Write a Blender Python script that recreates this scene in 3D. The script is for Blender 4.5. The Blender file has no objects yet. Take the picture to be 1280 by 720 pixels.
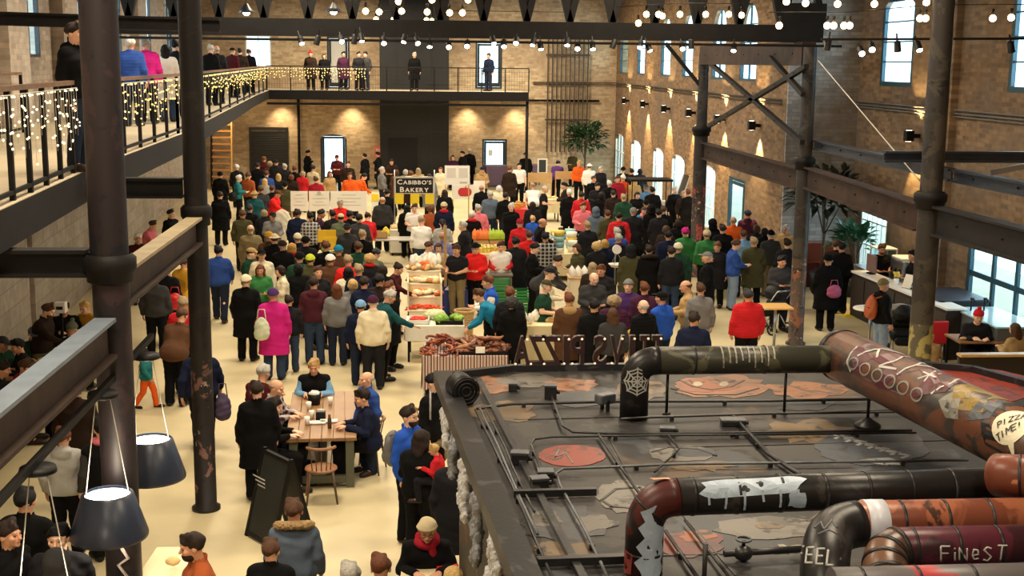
import bpy, bmesh, math, random
import numpy as np
from mathutils import Vector, Matrix, Euler
random.seed(7)
rng = np.random.default_rng(5)
PI = math.pi
SC = bpy.context.scene
COL = SC.collection

# ---------------------------------------------------------------- camera (solved from the photo's vanishing points)
F = 1566.0
EYE = Vector((0, 0, 6.0))
_N = Vector((-95, 8700, F)).normalized()
CZ = -_N
CY = Vector((510-640, -283.3, F)).normalized()
CX = CY.cross(CZ).normalized()

def ray(px, py):
    v = Vector((px-640, py-360, F))
    return Vector((v.dot(CX), v.dot(CY), v.dot(CZ)))
def at(px, py, z=0.0):
    d = ray(px, py); t = (z-EYE.z)/d.z
    return EYE + d*t
def atY(px, py, Y):
    d = ray(px, py); return EYE + d*(Y/d.y)
def atX(px, py, X):
    d = ray(px, py); return EYE + d*(X/d.x)

cam_d = bpy.data.cameras.new('camera'); cam = bpy.data.objects.new('camera', cam_d); COL.objects.link(cam)
cam_d.sensor_width = 36; cam_d.lens = 36*F/1280; cam_d.clip_end = 400
M = Matrix((( CX.x, -CX.y, -CX.z, 0), (CY.x, -CY.y, -CY.z, 0), (CZ.x, -CZ.y, -CZ.z, 0), (0, 0, 0, 1)))
M.translation = EYE
cam.matrix_world = M
SC.camera = cam

# ---------------------------------------------------------------- materials
def lin(c):
    return tuple(((x/255)/12.92 if x/255 <= .04045 else ((x/255+.055)/1.055)**2.4) for x in c)
class NT:
    def __init__(s, name):
        s.m = bpy.data.materials.new(name); s.m.use_nodes = True
        s.t = s.m.node_tree; s.b = s.t.nodes['Principled BSDF']; s.out = s.t.nodes['Material Output']
    def n(s, typ, **kw):
        nd = s.t.nodes.new(typ)
        for k, v in kw.items():
            if k.startswith('_'): setattr(nd, k[1:], v)
            else: nd.inputs[k.replace('_', ' ')].default_value = v
        return nd
    def l(s, a, b): s.t.links.new(a, b)
def mat(name, col, rough=.6, metal=0, noise=.0, scale=8, bump=0, col2=None, emit=None, es=1, spec=.5, coord='Object', bscale=None):
    k = NT(name); b = k.b
    c = lin(col)+(1,)
    b.inputs['Base Color'].default_value = c; b.inputs['Roughness'].default_value = rough
    b.inputs['Metallic'].default_value = metal; b.inputs['Specular IOR Level'].default_value = spec
    tc = k.n('ShaderNodeTexCoord')
    if noise or col2:
        nz = k.n('ShaderNodeTexNoise', Scale=scale, Detail=4.0); k.l(tc.outputs[coord], nz.inputs['Vector'])
        rp = k.n('ShaderNodeValToRGB'); rp.color_ramp.elements[0].position = .38; rp.color_ramp.elements[1].position = .62
        if col2: a2 = lin(col2)
        else: a2 = tuple(x*(1-noise) for x in c[:3])
        rp.color_ramp.elements[0].color = a2+(1,); rp.color_ramp.elements[1].color = c
        k.l(nz.outputs['Fac'], rp.inputs['Fac']); k.l(rp.outputs['Color'], b.inputs['Base Color'])
    if bump:
        nb = k.n('ShaderNodeTexNoise', Scale=bscale or scale*2, Detail=3.0); k.l(tc.outputs[coord], nb.inputs['Vector'])
        bp = k.n('ShaderNodeBump', Strength=bump, Distance=.02); k.l(nb.outputs['Fac'], bp.inputs['Height']); k.l(bp.outputs['Normal'], b.inputs['Normal'])
    if emit:
        b.inputs['Emission Color'].default_value = lin(emit)+(1,); b.inputs['Emission Strength'].default_value = es
    return k.m
def objcol_mat(name, rough=.85, bump=.4, bscale=60, noise=.25, nscale=12, feat=False, spec=.3, sheen=0, stripe=None):
    """one material whose base colour is the object's own colour"""
    k = NT(name); b = k.b
    oi = k.n('ShaderNodeObjectInfo'); tc = k.n('ShaderNodeTexCoord')
    nz = k.n('ShaderNodeTexNoise', Scale=nscale, Detail=3.0); k.l(tc.outputs['Object'], nz.inputs['Vector'])
    mr = k.n('ShaderNodeMapRange'); mr.inputs['To Min'].default_value = 1-noise; mr.inputs['To Max'].default_value = 1+noise*.6
    k.l(nz.outputs['Fac'], mr.inputs['Value'])
    mx = k.n('ShaderNodeVectorMath', _operation='SCALE'); k.l(oi.outputs['Color'], mx.inputs[0]); k.l(mr.outputs['Result'], mx.inputs['Scale'])
    src = mx.outputs['Vector']
    if stripe == 'plaid':
        prev = src
        for ax in (0, 2):
            sp = k.n('ShaderNodeSeparateXYZ'); k.l(tc.outputs['Object'], sp.inputs[0])
            m1 = k.n('ShaderNodeMath', _operation='MULTIPLY'); m1.inputs[1].default_value = 70; k.l(sp.outputs[ax], m1.inputs[0])
            m2 = k.n('ShaderNodeMath', _operation='SINE'); k.l(m1.outputs[0], m2.inputs[0])
            m3 = k.n('ShaderNodeMath', _operation='GREATER_THAN'); m3.inputs[1].default_value = .35; k.l(m2.outputs[0], m3.inputs[0])
            m4 = k.n('ShaderNodeMix', _data_type='RGBA'); m4.inputs['B'].default_value = lin((215, 210, 205))+(1,)
            m5 = k.n('ShaderNodeMath', _operation='MULTIPLY'); m5.inputs[1].default_value = .5; k.l(m3.outputs[0], m5.inputs[0])
            k.l(m5.outputs[0], m4.inputs['Factor']); k.l(prev, m4.inputs['A']); prev = m4.outputs['Result']
        src = prev
    if feat:
        at_ = k.n('ShaderNodeAttribute', _attribute_name='feat')
        sp = k.n('ShaderNodeSeparateColor'); k.l(at_.outputs['Color'], sp.inputs[0])
        m1 = k.n('ShaderNodeMix', _data_type='RGBA'); m1.inputs['B'].default_value = lin((150, 70, 62))+(1,)
        k.l(sp.outputs[0], m1.inputs['Factor']); k.l(src, m1.inputs['A'])
        m2 = k.n('ShaderNodeMix', _data_type='RGBA'); m2.inputs['B'].default_value = lin((40, 28, 22))+(1,)
        k.l(sp.outputs[1], m2.inputs['Factor']); k.l(m1.outputs['Result'], m2.inputs['A'])
        src = m2.outputs['Result']
    k.l(src, b.inputs['Base Color'])
    b.inputs['Roughness'].default_value = rough; b.inputs['Specular IOR Level'].default_value = spec
    nb = k.n('ShaderNodeTexNoise', Scale=bscale, Detail=3.0); k.l(tc.outputs['Object'], nb.inputs['Vector'])
    bp = k.n('ShaderNodeBump', Strength=bump, Distance=.01); k.l(nb.outputs['Fac'], bp.inputs['Height']); k.l(bp.outputs['Normal'], b.inputs['Normal'])
    return k.m
def brick_mat(name, c1, c2, mortar, axis='Y', tint=None, tscale=.35, bw=.24, bh=.08, lo=.42, hi=.66):
    k = NT(name); b = k.b
    ge = k.n('ShaderNodeNewGeometry'); sp = k.n('ShaderNodeSeparateXYZ'); k.l(ge.outputs['Position'], sp.inputs[0])
    cb = k.n('ShaderNodeCombineXYZ'); k.l(sp.outputs[axis], cb.inputs[0]); k.l(sp.outputs['Z'], cb.inputs[1])
    br = k.n('ShaderNodeTexBrick', Scale=1.0, Mortar_Size=.009, Brick_Width=bw, Row_Height=bh, Bias=-.1)
    br.inputs['Color1'].default_value = lin(c1)+(1,); br.inputs['Color2'].default_value = lin(c2)+(1,); br.inputs['Mortar'].default_value = lin(mortar)+(1,)
    k.l(cb.outputs[0], br.inputs['Vector'])
    src = br.outputs['Color']
    nz = k.n('ShaderNodeTexNoise', Scale=tscale, Detail=6.0, Roughness=.65); k.l(ge.outputs['Position'], nz.inputs['Vector'])
    rp = k.n('ShaderNodeValToRGB'); rp.color_ramp.elements[0].position = lo; rp.color_ramp.elements[1].position = hi
    rp.color_ramp.elements[0].color = (0, 0, 0, 1); rp.color_ramp.elements[1].color = (.8, .8, .8, 1); k.l(nz.outputs['Fac'], rp.inputs['Fac'])
    mx = k.n('ShaderNodeMix', _data_type='RGBA'); mx.inputs['B'].default_value = lin(tint or c2)+(1,)
    k.l(rp.outputs['Color'], mx.inputs['Factor']); k.l(src, mx.inputs['A'])
    n2 = k.n('ShaderNodeTexNoise', Scale=5.0, Detail=4.0); k.l(ge.outputs['Position'], n2.inputs['Vector'])
    mr = k.n('ShaderNodeMapRange'); mr.inputs['To Min'].default_value = .62; mr.inputs['To Max'].default_value = 1.3; k.l(n2.outputs['Fac'], mr.inputs['Value'])
    vs = k.n('ShaderNodeVectorMath', _operation='SCALE'); k.l(mx.outputs['Result'], vs.inputs[0]); k.l(mr.outputs['Result'], vs.inputs['Scale'])
    k.l(vs.outputs['Vector'], b.inputs['Base Color']); b.inputs['Roughness'].default_value = .9; b.inputs['Specular IOR Level'].default_value = .2
    bp = k.n('ShaderNodeBump', Strength=.5, Distance=.01); k.l(br.outputs['Fac'], bp.inputs['Height']); bp.invert = True
    k.l(bp.outputs['Normal'], b.inputs['Normal'])
    return k.m
def paint_mat(name, base, paints, rough=.5, scale=3.0, metal=0, bump=.1, seam=None):
    """worn / graffitied metal: base colour with patches of several paints at different noise levels"""
    k = NT(name); b = k.b; tc = k.n('ShaderNodeTexCoord')
    prev = None; base = lin(base)+(1,)
    for i, (c, th, sc, off) in enumerate(paints):
        mp = k.n('ShaderNodeMapping'); mp.inputs['Location'].default_value = (off, off*1.7, off*.3); k.l(tc.outputs['Object'], mp.inputs['Vector'])
        nz = k.n('ShaderNodeTexNoise', Scale=sc, Detail=4.0, Roughness=.6, Distortion=.6); k.l(mp.outputs[0], nz.inputs['Vector'])
        rp = k.n('ShaderNodeValToRGB'); rp.color_ramp.elements[0].position = th; rp.color_ramp.elements[1].position = th+.03; k.l(nz.outputs['Fac'], rp.inputs['Fac'])
        mx = k.n('ShaderNodeMix', _data_type='RGBA'); mx.inputs['B'].default_value = lin(c)+(1,); k.l(rp.outputs['Color'], mx.inputs['Factor'])
        if prev is None: mx.inputs['A'].default_value = base
        else: k.l(prev, mx.inputs['A'])
        prev = mx.outputs['Result']
    if prev is not None: k.l(prev, b.inputs['Base Color'])
    else: b.inputs['Base Color'].default_value = base
    b.inputs['Roughness'].default_value = rough; b.inputs['Metallic'].default_value = metal; b.inputs['Specular IOR Level'].default_value = .3
    nb = k.n('ShaderNodeTexNoise', Scale=30.0, Detail=3.0); k.l(tc.outputs['Object'], nb.inputs['Vector'])
    bp = k.n('ShaderNodeBump', Strength=bump, Distance=.01); k.l(nb.outputs['Fac'], bp.inputs['Height']); k.l(bp.outputs['Normal'], b.inputs['Normal'])
    return k.m
def glass_mat(name, tint=(200, 225, 235), fac=.12):
    k = NT(name); tr = k.n('ShaderNodeBsdfTransparent'); tr.inputs[0].default_value = lin(tint)+(1,)
    gl = k.n('ShaderNodeBsdfGlossy'); gl.inputs['Roughness'].default_value = .05
    mx = k.n('ShaderNodeMixShader'); mx.inputs[0].default_value = fac
    k.l(tr.outputs[0], mx.inputs[1]); k.l(gl.outputs[0], mx.inputs[2]); k.l(mx.outputs[0], k.out.inputs['Surface'])
    return k.m

# ---------------------------------------------------------------- mesh builder
class MB:
    def __init__(s): s.v = []; s.f = []; s.mi = []; s.sm = []; s.cur = 0; s.smooth = False
    def add(s, vs, fs, smooth=None):
        o = len(s.v); s.v += [tuple(v) for v in vs]
        for f in fs: s.f.append(tuple(i+o for i in f)); s.mi.append(s.cur); s.sm.append(s.smooth if smooth is None else smooth)
        return s
    def box(s, c, size, R=None):
        x, y, z = (q/2 for q in size); c = Vector(c)
        vs = [Vector(p) for p in ((-x,-y,-z),(x,-y,-z),(x,y,-z),(-x,y,-z),(-x,-y,z),(x,-y,z),(x,y,z),(-x,y,z))]
        if R is not None: vs = [R @ v for v in vs]
        return s.add([c+v for v in vs], [(0,3,2,1),(4,5,6,7),(0,1,5,4),(1,2,6,5),(2,3,7,6),(3,0,4,7)], False)
    def bar(s, a, b, w, h):
        """box beam from a to b, w wide (horizontal), h high; a and b on the centre line"""
        a = Vector(a); b = Vector(b); d = (b-a); L = d.length; d.normalize()
        up = Vector((0,0,1)) if abs(d.z) < .95 else Vector((0,1,0))
        x = d.cross(up).normalized(); z = x.cross(d)
        R = Matrix((x, d, z)).transposed()
        return s.box((a+b)/2, (w, L, h), R)
    def ibeam(s, a, b, w, h, t=.03):
        up = Vector((0,0,1)); a = Vector(a); b = Vector(b)
        s.bar(a+up*(h/2-t/2), b+up*(h/2-t/2), w, t); s.bar(a-up*(h/2-t/2), b-up*(h/2-t/2), w, t); s.bar(a, b, t, h-2*t)
        return s
    def tube(s, pts, r, n=10, caps=True, radii=None):
        pts = [Vector(p) for p in pts]; N = len(pts); vs = []; prevx = None
        for i, p in enumerate(pts):
            d = (pts[min(i+1, N-1)]-pts[max(i-1, 0)])
            if d.length < 1e-9: d = Vector((0,0,1))
            d.normalize()
            if prevx is None:
                up = Vector((0,0,1)) if abs(d.z) < .9 else Vector((1,0,0))
                x = d.cross(up).normalized()
            else:
                x = (prevx - d*prevx.dot(d)).normalized()
            y = d.cross(x); prevx = x; rr = radii[i] if radii else r
            for k in range(n):
                a = 2*PI*k/n; vs.append(p + x*(rr*math.cos(a)) + y*(rr*math.sin(a)))
        fs = []
        for i in range(N-1):
            for k in range(n):
                k2 = (k+1) % n; fs.append((i*n+k, i*n+k2, (i+1)*n+k2, (i+1)*n+k))
        s.add(vs, fs, True)
        if caps:
            o = len(s.v)-len(vs)
            s.f.append(tuple(o+k for k in reversed(range(n)))); s.mi.append(s.cur); s.sm.append(False)
            s.f.append(tuple(o+(N-1)*n+k for k in range(n))); s.mi.append(s.cur); s.sm.append(False)
        return s
    def cyl(s, a, b, r, r2=None, n=16): return s.tube([a, b], r, n, True, [r, r if r2 is None else r2])
    def lathe(s, prof, c=(0,0,0), n=24, smooth=True, caps=False):
        c = Vector(c); vs = []
        for (r, z) in prof:
            for k in range(n):
                a = 2*PI*k/n; vs.append(c+Vector((r*math.cos(a), r*math.sin(a), z)))
        fs = [(i*n+k, i*n+(k+1)%n, (i+1)*n+(k+1)%n, (i+1)*n+k) for i in range(len(prof)-1) for k in range(n)]
        if caps: fs += [tuple(reversed(range(n))), tuple((len(prof)-1)*n+k for k in range(n))]
        return s.add(vs, fs, smooth)
    def ball(s, c, r, n=10, m=6, jit=0):
        rx, ry, rz = (r, r, r) if not hasattr(r, '__len__') else r; c = Vector(c)
        vs = [c+Vector((0,0,-rz))]
        for i in range(1, m):
            t = PI*i/m
            for k in range(n):
                a = 2*PI*k/n; j = 1+random.uniform(-jit, jit)
                vs.append(c+Vector((rx*math.sin(t)*math.cos(a)*j, ry*math.sin(t)*math.sin(a)*j, -rz*math.cos(t)*j)))
        vs.append(c+Vector((0,0,rz))); fs = []
        for k in range(n): fs.append((0, 1+(k+1)%n, 1+k))
        for i in range(m-2):
            for k in range(n): fs.append((1+i*n+k, 1+i*n+(k+1)%n, 1+(i+1)*n+(k+1)%n, 1+(i+1)*n+k))
        o = 1+(m-2)*n; t = len(vs)-1
        for k in range(n): fs.append((o+k, o+(k+1)%n, t))
        return s.add(vs, fs, True)
    def prism(s, poly, z0, z1):
        """poly: list of (x,y); vertical prism"""
        n = len(poly); ar = sum(poly[i][0]*poly[(i+1)%n][1]-poly[(i+1)%n][0]*poly[i][1] for i in range(n))
        if ar < 0: poly = poly[::-1]
        vs = [(x,y,z0) for x,y in poly]+[(x,y,z1) for x,y in poly]
        return s.add(vs, [tuple(reversed(range(n))), tuple(range(n,2*n))]+[(i,(i+1)%n,n+(i+1)%n,n+i) for i in range(n)], False)
    def rbox(s, c, size, r=.02, R=None):
        """box with bevelled edges"""
        bm = bmesh.new(); bmesh.ops.create_cube(bm, size=1)
        for v in bm.verts: v.co = Vector((v.co.x*size[0], v.co.y*size[1], v.co.z*size[2]))
        bmesh.ops.bevel(bm, geom=bm.edges[:], offset=min(r, min(size)*.45), segments=2, affect='EDGES', profile=.5)
        c = Vector(c); bm.verts.index_update()
        vs = [c+((R @ v.co) if R is not None else v.co) for v in bm.verts]; fs = [[v.index for v in f.verts] for f in bm.faces]
        bm.free(); return s.add(vs, fs, False)
    def mesh(s, name, mats):
        me = bpy.data.meshes.new(name); me.from_pydata(s.v, [], s.f)
        for m in (mats if isinstance(mats, (list, tuple)) else [mats]): me.materials.append(m)
        me.polygons.foreach_set('material_index', s.mi); me.polygons.foreach_set('use_smooth', s.sm); me.update()
        return me
    def build(s, name, mats, parent=None, loc=None):
        return mobj(name, s.mesh(name, mats), parent, loc)
def mobj(name, me, parent=None, loc=None, rot=None, scale=None, color=None):
    o = bpy.data.objects.new(name, me); COL.objects.link(o)
    if parent is not None: o.parent = parent
    if loc is not None: o.location = loc
    if rot is not None: o.rotation_euler = rot
    if scale is not None: o.scale = scale if hasattr(scale, '__len__') else (scale,)*3
    if color is not None: o.color = tuple(color)[:3]+(1,)
    return o
def tag(o, label=None, cat=None, group=None, kind=None):
    if label: o['label'] = label
    if cat: o['category'] = cat
    if group: o['group'] = group
    if kind: o['kind'] = kind
    return o
def thing(name, label, cat, loc=(0,0,0), rz=0, group=None, kind=None):
    o = bpy.data.objects.new(name, None); COL.objects.link(o); o.empty_display_size = .1
    o.location = loc; o.rotation_euler = (0,0,rz); return tag(o, label, cat, group, kind)
def copy_tree(o, parent=None):
    c = o.copy(); COL.objects.link(c)
    if parent is not None: c.parent = parent
    for ch in list(o.children): copy_tree(ch, c)
    return c
def struct(o): o['kind'] = 'structure'; return o
def text_mesh(txt, size=1.0, extrude=.01, shear=0, bold=0):
    """flat letters, lower-left corner at the origin, in the XY plane"""
    cu = bpy.data.curves.new('lettering', 'FONT'); cu.body = txt; cu.size = size; cu.extrude = extrude; cu.shear = shear; cu.offset = bold
    cu.resolution_u = 4
    o = bpy.data.objects.new('lettering', cu); COL.objects.link(o)
    dg = bpy.context.evaluated_depsgraph_get(); me = bpy.data.meshes.new_from_object(o.evaluated_get(dg))
    bpy.data.objects.remove(o); bpy.data.curves.remove(cu)
    return me

# ---------------------------------------------------------------- implicit surfaces for bodies and clothes
def seg(p0, p1, r0, r1=None, k=.03): return ('c', np.array(p0, float), np.array(p1, float), r0, r0 if r1 is None else r1, k)
def ell(c, r, R=None, k=.02): return ('e', np.array(c, float), np.array(r, float), R, k)
def field_mesh(prims, h, cut=None, subs=(), name='m', fold=0):
    los = []; his = []
    def bb(p):
        if p[0] == 'c': lo = np.minimum(p[1]-p[3], p[2]-p[4]); hi = np.maximum(p[1]+p[3], p[2]+p[4])
        else: m = p[2].max(); lo = p[1]-m; hi = p[1]+m
        return lo, hi
    for p in prims: a, b = bb(p); los.append(a); his.append(b)
    lo = np.min(los, 0)-3*h; hi = np.max(his, 0)+3*h
    n = np.ceil((hi-lo)/h).astype(int)+1
    f = np.full(n, .5, np.float32)
    ax = [lo[i]+h*np.arange(n[i]) for i in range(3)]
    def ev(p, marg):
        a, b = bb(p); i0 = np.maximum(((a-marg-lo)/h).astype(int), 0); i1 = np.minimum(((b+marg-lo)/h).astype(int)+2, n)
        sl = tuple(slice(i0[q], i1[q]) for q in range(3))
        X = ax[0][sl[0]][:,None,None]; Y = ax[1][sl[1]][None,:,None]; Z = ax[2][sl[2]][None,None,:]
        if p[0] == 'c':
            d = p[2]-p[1]; L2 = max(float(d@d), 1e-9)
            t = np.clip(((X-p[1][0])*d[0]+(Y-p[1][1])*d[1]+(Z-p[1][2])*d[2])/L2, 0, 1)
            g = np.sqrt((X-p[1][0]-t*d[0])**2+(Y-p[1][1]-t*d[1])**2+(Z-p[1][2]-t*d[2])**2)-(p[3]+(p[4]-p[3])*t)
        else:
            x, y, z = X-p[1][0], Y-p[1][1], Z-p[1][2]
            if p[3] is not None:
                R = p[3]; x, y, z = (R[0][0]*x+R[1][0]*y+R[2][0]*z, R[0][1]*x+R[1][1]*y+R[2][1]*z, R[0][2]*x+R[1][2]*y+R[2][2]*z)
            r = p[2]; k0 = np.sqrt((x/r[0])**2+(y/r[1])**2+(z/r[2])**2); k1 = np.sqrt((x/r[0]**2)**2+(y/r[1]**2)**2+(z/r[2]**2)**2)
            g = k0*(k0-1)/np.maximum(k1, 1e-6)
        return sl, g.astype(np.float32)
    for p in prims:
        k = p[-1]; sl, g = ev(p, max(k, 2*h)+.01); a = f[sl]
        hh = np.maximum(k-np.abs(a-g), 0)/k
        f[sl] = np.minimum(a, g)-hh*hh*k*.25
    X = ax[0][:,None,None]; Y = ax[1][None,:,None]; Z = ax[2][None,None,:]
    if fold: f = f+(fold*(np.sin(23*Z+9*X+4*np.sin(11*Y+5*X))*.6+np.sin(38*Z-17*X+13*Y+3*np.sin(9*Z))*.4)).astype(np.float32)
    for p in subs:
        sl, g = ev(p, .02); f[sl] = np.maximum(f[sl], -g)
    if cut is not None: f = cut(X, Y, Z, f)
    return surfnet(f, lo, h, name)
def surfnet(f, lo, h, name):
    s = f < 0
    c = np.zeros(np.array(f.shape)-1, np.int8)
    for i in (0,1):
        for j in (0,1):
            for k in (0,1):
                c += s[i:s.shape[0]-1+i, j:s.shape[1]-1+j, k:s.shape[2]-1+k]
    act = (c > 0) & (c < 8); I = np.argwhere(act); idx = np.full(c.shape, -1, np.int32); idx[act] = np.arange(len(I))
    cor = np.array([(i,j,k) for i in (0,1) for j in (0,1) for k in (0,1)])
    V = np.stack([f[I[:,0]+a, I[:,1]+b, I[:,2]+d] for a,b,d in cor], 1)
    P = np.zeros((len(I), 3)); W = np.zeros(len(I))
    for a in range(8):
        for b in range(a+1, 8):
            if np.abs(cor[a]-cor[b]).sum() != 1: continue
            m = (V[:,a] < 0) != (V[:,b] < 0); t = V[m,a]/(V[m,a]-V[m,b])
            P[m] += cor[a]+t[:,None]*(cor[b]-cor[a]); W[m] += 1
    P = (P/W[:,None]+I)*h+lo
    Q = []
    for axn in range(3):
        u, v = (axn+1) % 3, (axn+2) % 3
        sl0 = [slice(None)]*3; sl1 = [slice(None)]*3; sl0[axn] = slice(0,-1); sl1[axn] = slice(1,None)
        s0 = s[tuple(sl0)]; s1 = s[tuple(sl1)]
        E = np.argwhere(s0 != s1)
        ok = (E[:,u] > 0) & (E[:,v] > 0) & (E[:,u] < f.shape[u]-1) & (E[:,v] < f.shape[v]-1); E = E[ok]
        ins = s0[E[:,0],E[:,1],E[:,2]]
        def g(du, dv):
            e = E.copy(); e[:,u] += du; e[:,v] += dv; return idx[e[:,0],e[:,1],e[:,2]]
        q = np.stack([g(-1,-1), g(0,-1), g(0,0), g(-1,0)], 1)
        q[~ins] = q[~ins][:, ::-1]; Q.append(q)
    Q = np.concatenate(Q); Q = Q[(Q >= 0).all(1)]
    me = bpy.data.meshes.new(name); me.vertices.add(len(P)); me.vertices.foreach_set('co', P.ravel())
    me.loops.add(Q.size); me.loops.foreach_set('vertex_index', Q.ravel().astype(np.int32))
    me.polygons.add(len(Q)); me.polygons.foreach_set('loop_start', np.arange(0, Q.size, 4, dtype=np.int32))
    me.polygons.foreach_set('use_smooth', np.ones(len(Q), bool)); me.update(calc_edges=True); me.validate()
    return me
# ---------------------------------------------------------------- people
COLS = dict(black=(13,13,15), charcoal=(30,30,34), navy=(24,31,56), blue=(48,78,150), royal=(40,85,185), teal=(40,115,120), dkteal=(28,78,84), green=(58,125,70),
 dkgreen=(32,68,50), olive=(70,68,44), khaki=(128,114,82), tan=(176,146,100), beige=(205,190,155), cream=(228,218,188), white=(236,234,228), grey=(120,120,120), ltgrey=(172,172,168),
 dkgrey=(56,56,58), red=(196,36,44), brightred=(222,40,40), crimson=(150,28,44), maroon=(72,24,30), burgundy=(78,36,46), magenta=(196,36,128), pink=(226,120,132), purple=(74,46,100), plum=(68,32,56), orange=(228,96,34),
 rust=(160,82,44), brown=(86,58,40), dkbrown=(44,31,25), jeans=(50,64,88), dkjeans=(34,42,60), ltjeans=(128,146,168), turq=(34,130,168), lime=(190,205,60), yellow=(225,190,50), lav=(130,140,195),
 auburn=(112,66,42), blond=(214,178,116), ash=(168,146,112), silver=(190,186,178), ltblue=(120,165,205), slate=(92,106,124), greygreen=(96,104,84), mustard=(190,140,40), gold=(205,160,80))
SKIN = [(224,172,140), (232,184,154), (214,160,128), (205,150,118), (236,190,162)]
FAB = objcol_mat('woven_fabric', .9, .35, 55, .22, 9, spec=.15)
PLAID = objcol_mat('plaid_fabric', .9, .3, 55, .15, 9, spec=.15, stripe='plaid')
SKINM = objcol_mat('skin', .55, .08, 90, .08, 20, feat=True, spec=.35)
HAIRM = objcol_mat('hair', .65, 1.0, 120, .75, 45, spec=.25)
SHOE = objcol_mat('shoe_leather', .5, .15, 40, .15, 20)
HEAD = np.array([0, -.012, 1.602])

def rotx(a):
    c, s = math.cos(a), math.sin(a); return np.array([[1,0,0],[0,c,-s],[0,s,c]])
def pose_joints(p):
    """joints of a 1.745 m figure facing -Y, x>0 its left side"""
    J = {}
    for s, n in ((1,'L'),(-1,'R')):
        J['hip'+n] = [s*.088,0,.92]; J['kn'+n] = [s*.10,-.02,.50]; J['an'+n] = [s*.105,.025,.085]; J['toe'+n] = [s*.125,-.135,.035]
        J['sh'+n] = [s*.165,.012,1.375]; J['el'+n] = [s*.232,.035,1.10]; J['wr'+n] = [s*.245,-.055,.87]; J['hd'+n] = [0,-.25,-1]; J['pn'+n] = [-s*1,-.1,0]
    J['pel'] = [0,.005,.96]; J['wai'] = [0,.0,1.12]; J['che'] = [0,.005,1.28]; J['nk'] = [0,.012,1.445]; J['head'] = HEAD.copy(); tilt = 0.0; lean = 0.0
    def arm(n, el, wr, hd, pn): J['el'+n], J['wr'+n], J['hd'+n], J['pn'+n] = el, wr, hd, pn
    if p == 'walk':
        J['knL'] = [.10,-.15,.51]; J['anL'] = [.105,-.20,.085]; J['toeL'] = [.12,-.36,.045]
        J['knR'] = [-.10,.06,.50]; J['anR'] = [-.105,.27,.13]; J['toeR'] = [-.12,.15,.035]
        arm('L',[.235,.12,1.13],[.25,.10,.89],[0,-.2,-1],[-1,0,0]); arm('R',[-.235,-.06,1.13],[-.22,-.21,.93],[0,-.5,-1],[1,0,0])
    if p == 'hold':
        for s, n in ((1,'L'),(-1,'R')): arm(n,[s*.225,-.02,1.13],[s*.12,-.26,1.09],[-s*.55,-.8,.1],[-s*.3,.2,.9])
        tilt = .22
    if p == 'reach':
        arm('R',[-.22,-.20,1.2],[-.17,-.45,1.12],[.1,-1,-.25],[0,-.2,-1]); lean = .16; tilt = .25
    if p == 'phone':
        arm('R',[-.23,-.03,1.12],[-.11,-.24,1.24],[.5,-.4,.75],[.4,.8,.1]); tilt = .1
    if p == 'pocket':
        for s, n in ((1,'L'),(-1,'R')): arm(n,[s*.265,.06,1.13],[s*.20,-.075,.96],[-s*.3,-.3,-.9],[-s,0,0])
    if p == 'lean':
        for s, n in ((1,'L'),(-1,'R')): arm(n,[s*.21,-.13,1.16],[s*.14,-.30,1.02],[-s*.2,-.7,-.7],[-s*.3,.6,-.6])
        lean = .62; tilt = -.1
    if p in ('sit', 'sitfold'):
        for s, n in ((1,'L'),(-1,'R')):
            J['hip'+n] = [s*.09,0,.52]; J['kn'+n] = [s*.12,-.42,.50]; J['an'+n] = [s*.12,-.40,.085]; J['toe'+n] = [s*.13,-.56,.035]
        for k in ('pel','wai','che','nk','head','shL','shR','elL','elR','wrL','wrR'):
            J[k] = list(np.array(J[k], float)-np.array([0,0,.41]))
        for s, n in ((1,'L'),(-1,'R')): arm(n,[s*.24,-.10,.74],[s*.11,-.32,.80],[-s*.5,-.85,.05],[0,.1,-1])
        lean = .10; tilt = .2
    J = {k: np.array(v, float) for k, v in J.items()}
    if lean:
        R = rotx(lean); piv = J['pel'].copy()     # rotating +x tips the chest towards -Y
        for k in ('wai','che','nk','head','shL','shR'): J[k] = piv+R@(J[k]-piv)
        if p in ('reach','lean'):
            for k in ('elL','elR','wrL','wrR'): J[k] = piv+R@(J[k]-piv)
        if p == 'lean':
            for s, n in ((1,'L'),(-1,'R')): J['el'+n] = J['sh'+n]+np.array([s*.03,-.08,-.27]); J['wr'+n] = J['el'+n]+np.array([-s*.05,-.2,-.14])
            for n in 'LR': J['pel'][1] += .04
    J['R'] = rotx(lean*.75+tilt); J['piv'] = J['nk']
    if tilt or lean:
        J['head'] = J['nk']+J['R']@(HEAD-np.array([0,.012,1.445]))
    J['pose'] = p
    return J
def torso(J, g=0.0):
    s = J['shL']-J['shR']; s = s/np.linalg.norm(s); P = []
    b = np.array([0, .0, 0])
    P += [seg(J['pel']-s*.075, J['pel']+s*.075, .115+g, None, .05), seg(J['wai']-s*.062, J['wai']+s*.062, .105+g, None, .06),
          seg(J['che']-s*.09, J['che']+s*.09, .112+g, None, .06), seg(J['shL']-s*.03, J['shR']+s*.03, .048+g, None, .04), seg(J['nk']-np.array([0,0,.015]), J['shL'], .046+g*.7, .046+g*.7, .03), seg(J['nk']-np.array([0,0,.015]), J['shR'], .046+g*.7, .046+g*.7, .03),
          seg(J['pel']*.5+J['wai']*.5-s*.06, J['pel']*.5+J['wai']*.5+s*.06, .105+g, None, .05), seg(J['wai']*.5+J['che']*.5-s*.07, J['wai']*.5+J['che']*.5+s*.07, .107+g, None, .05)]
    return P
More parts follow.
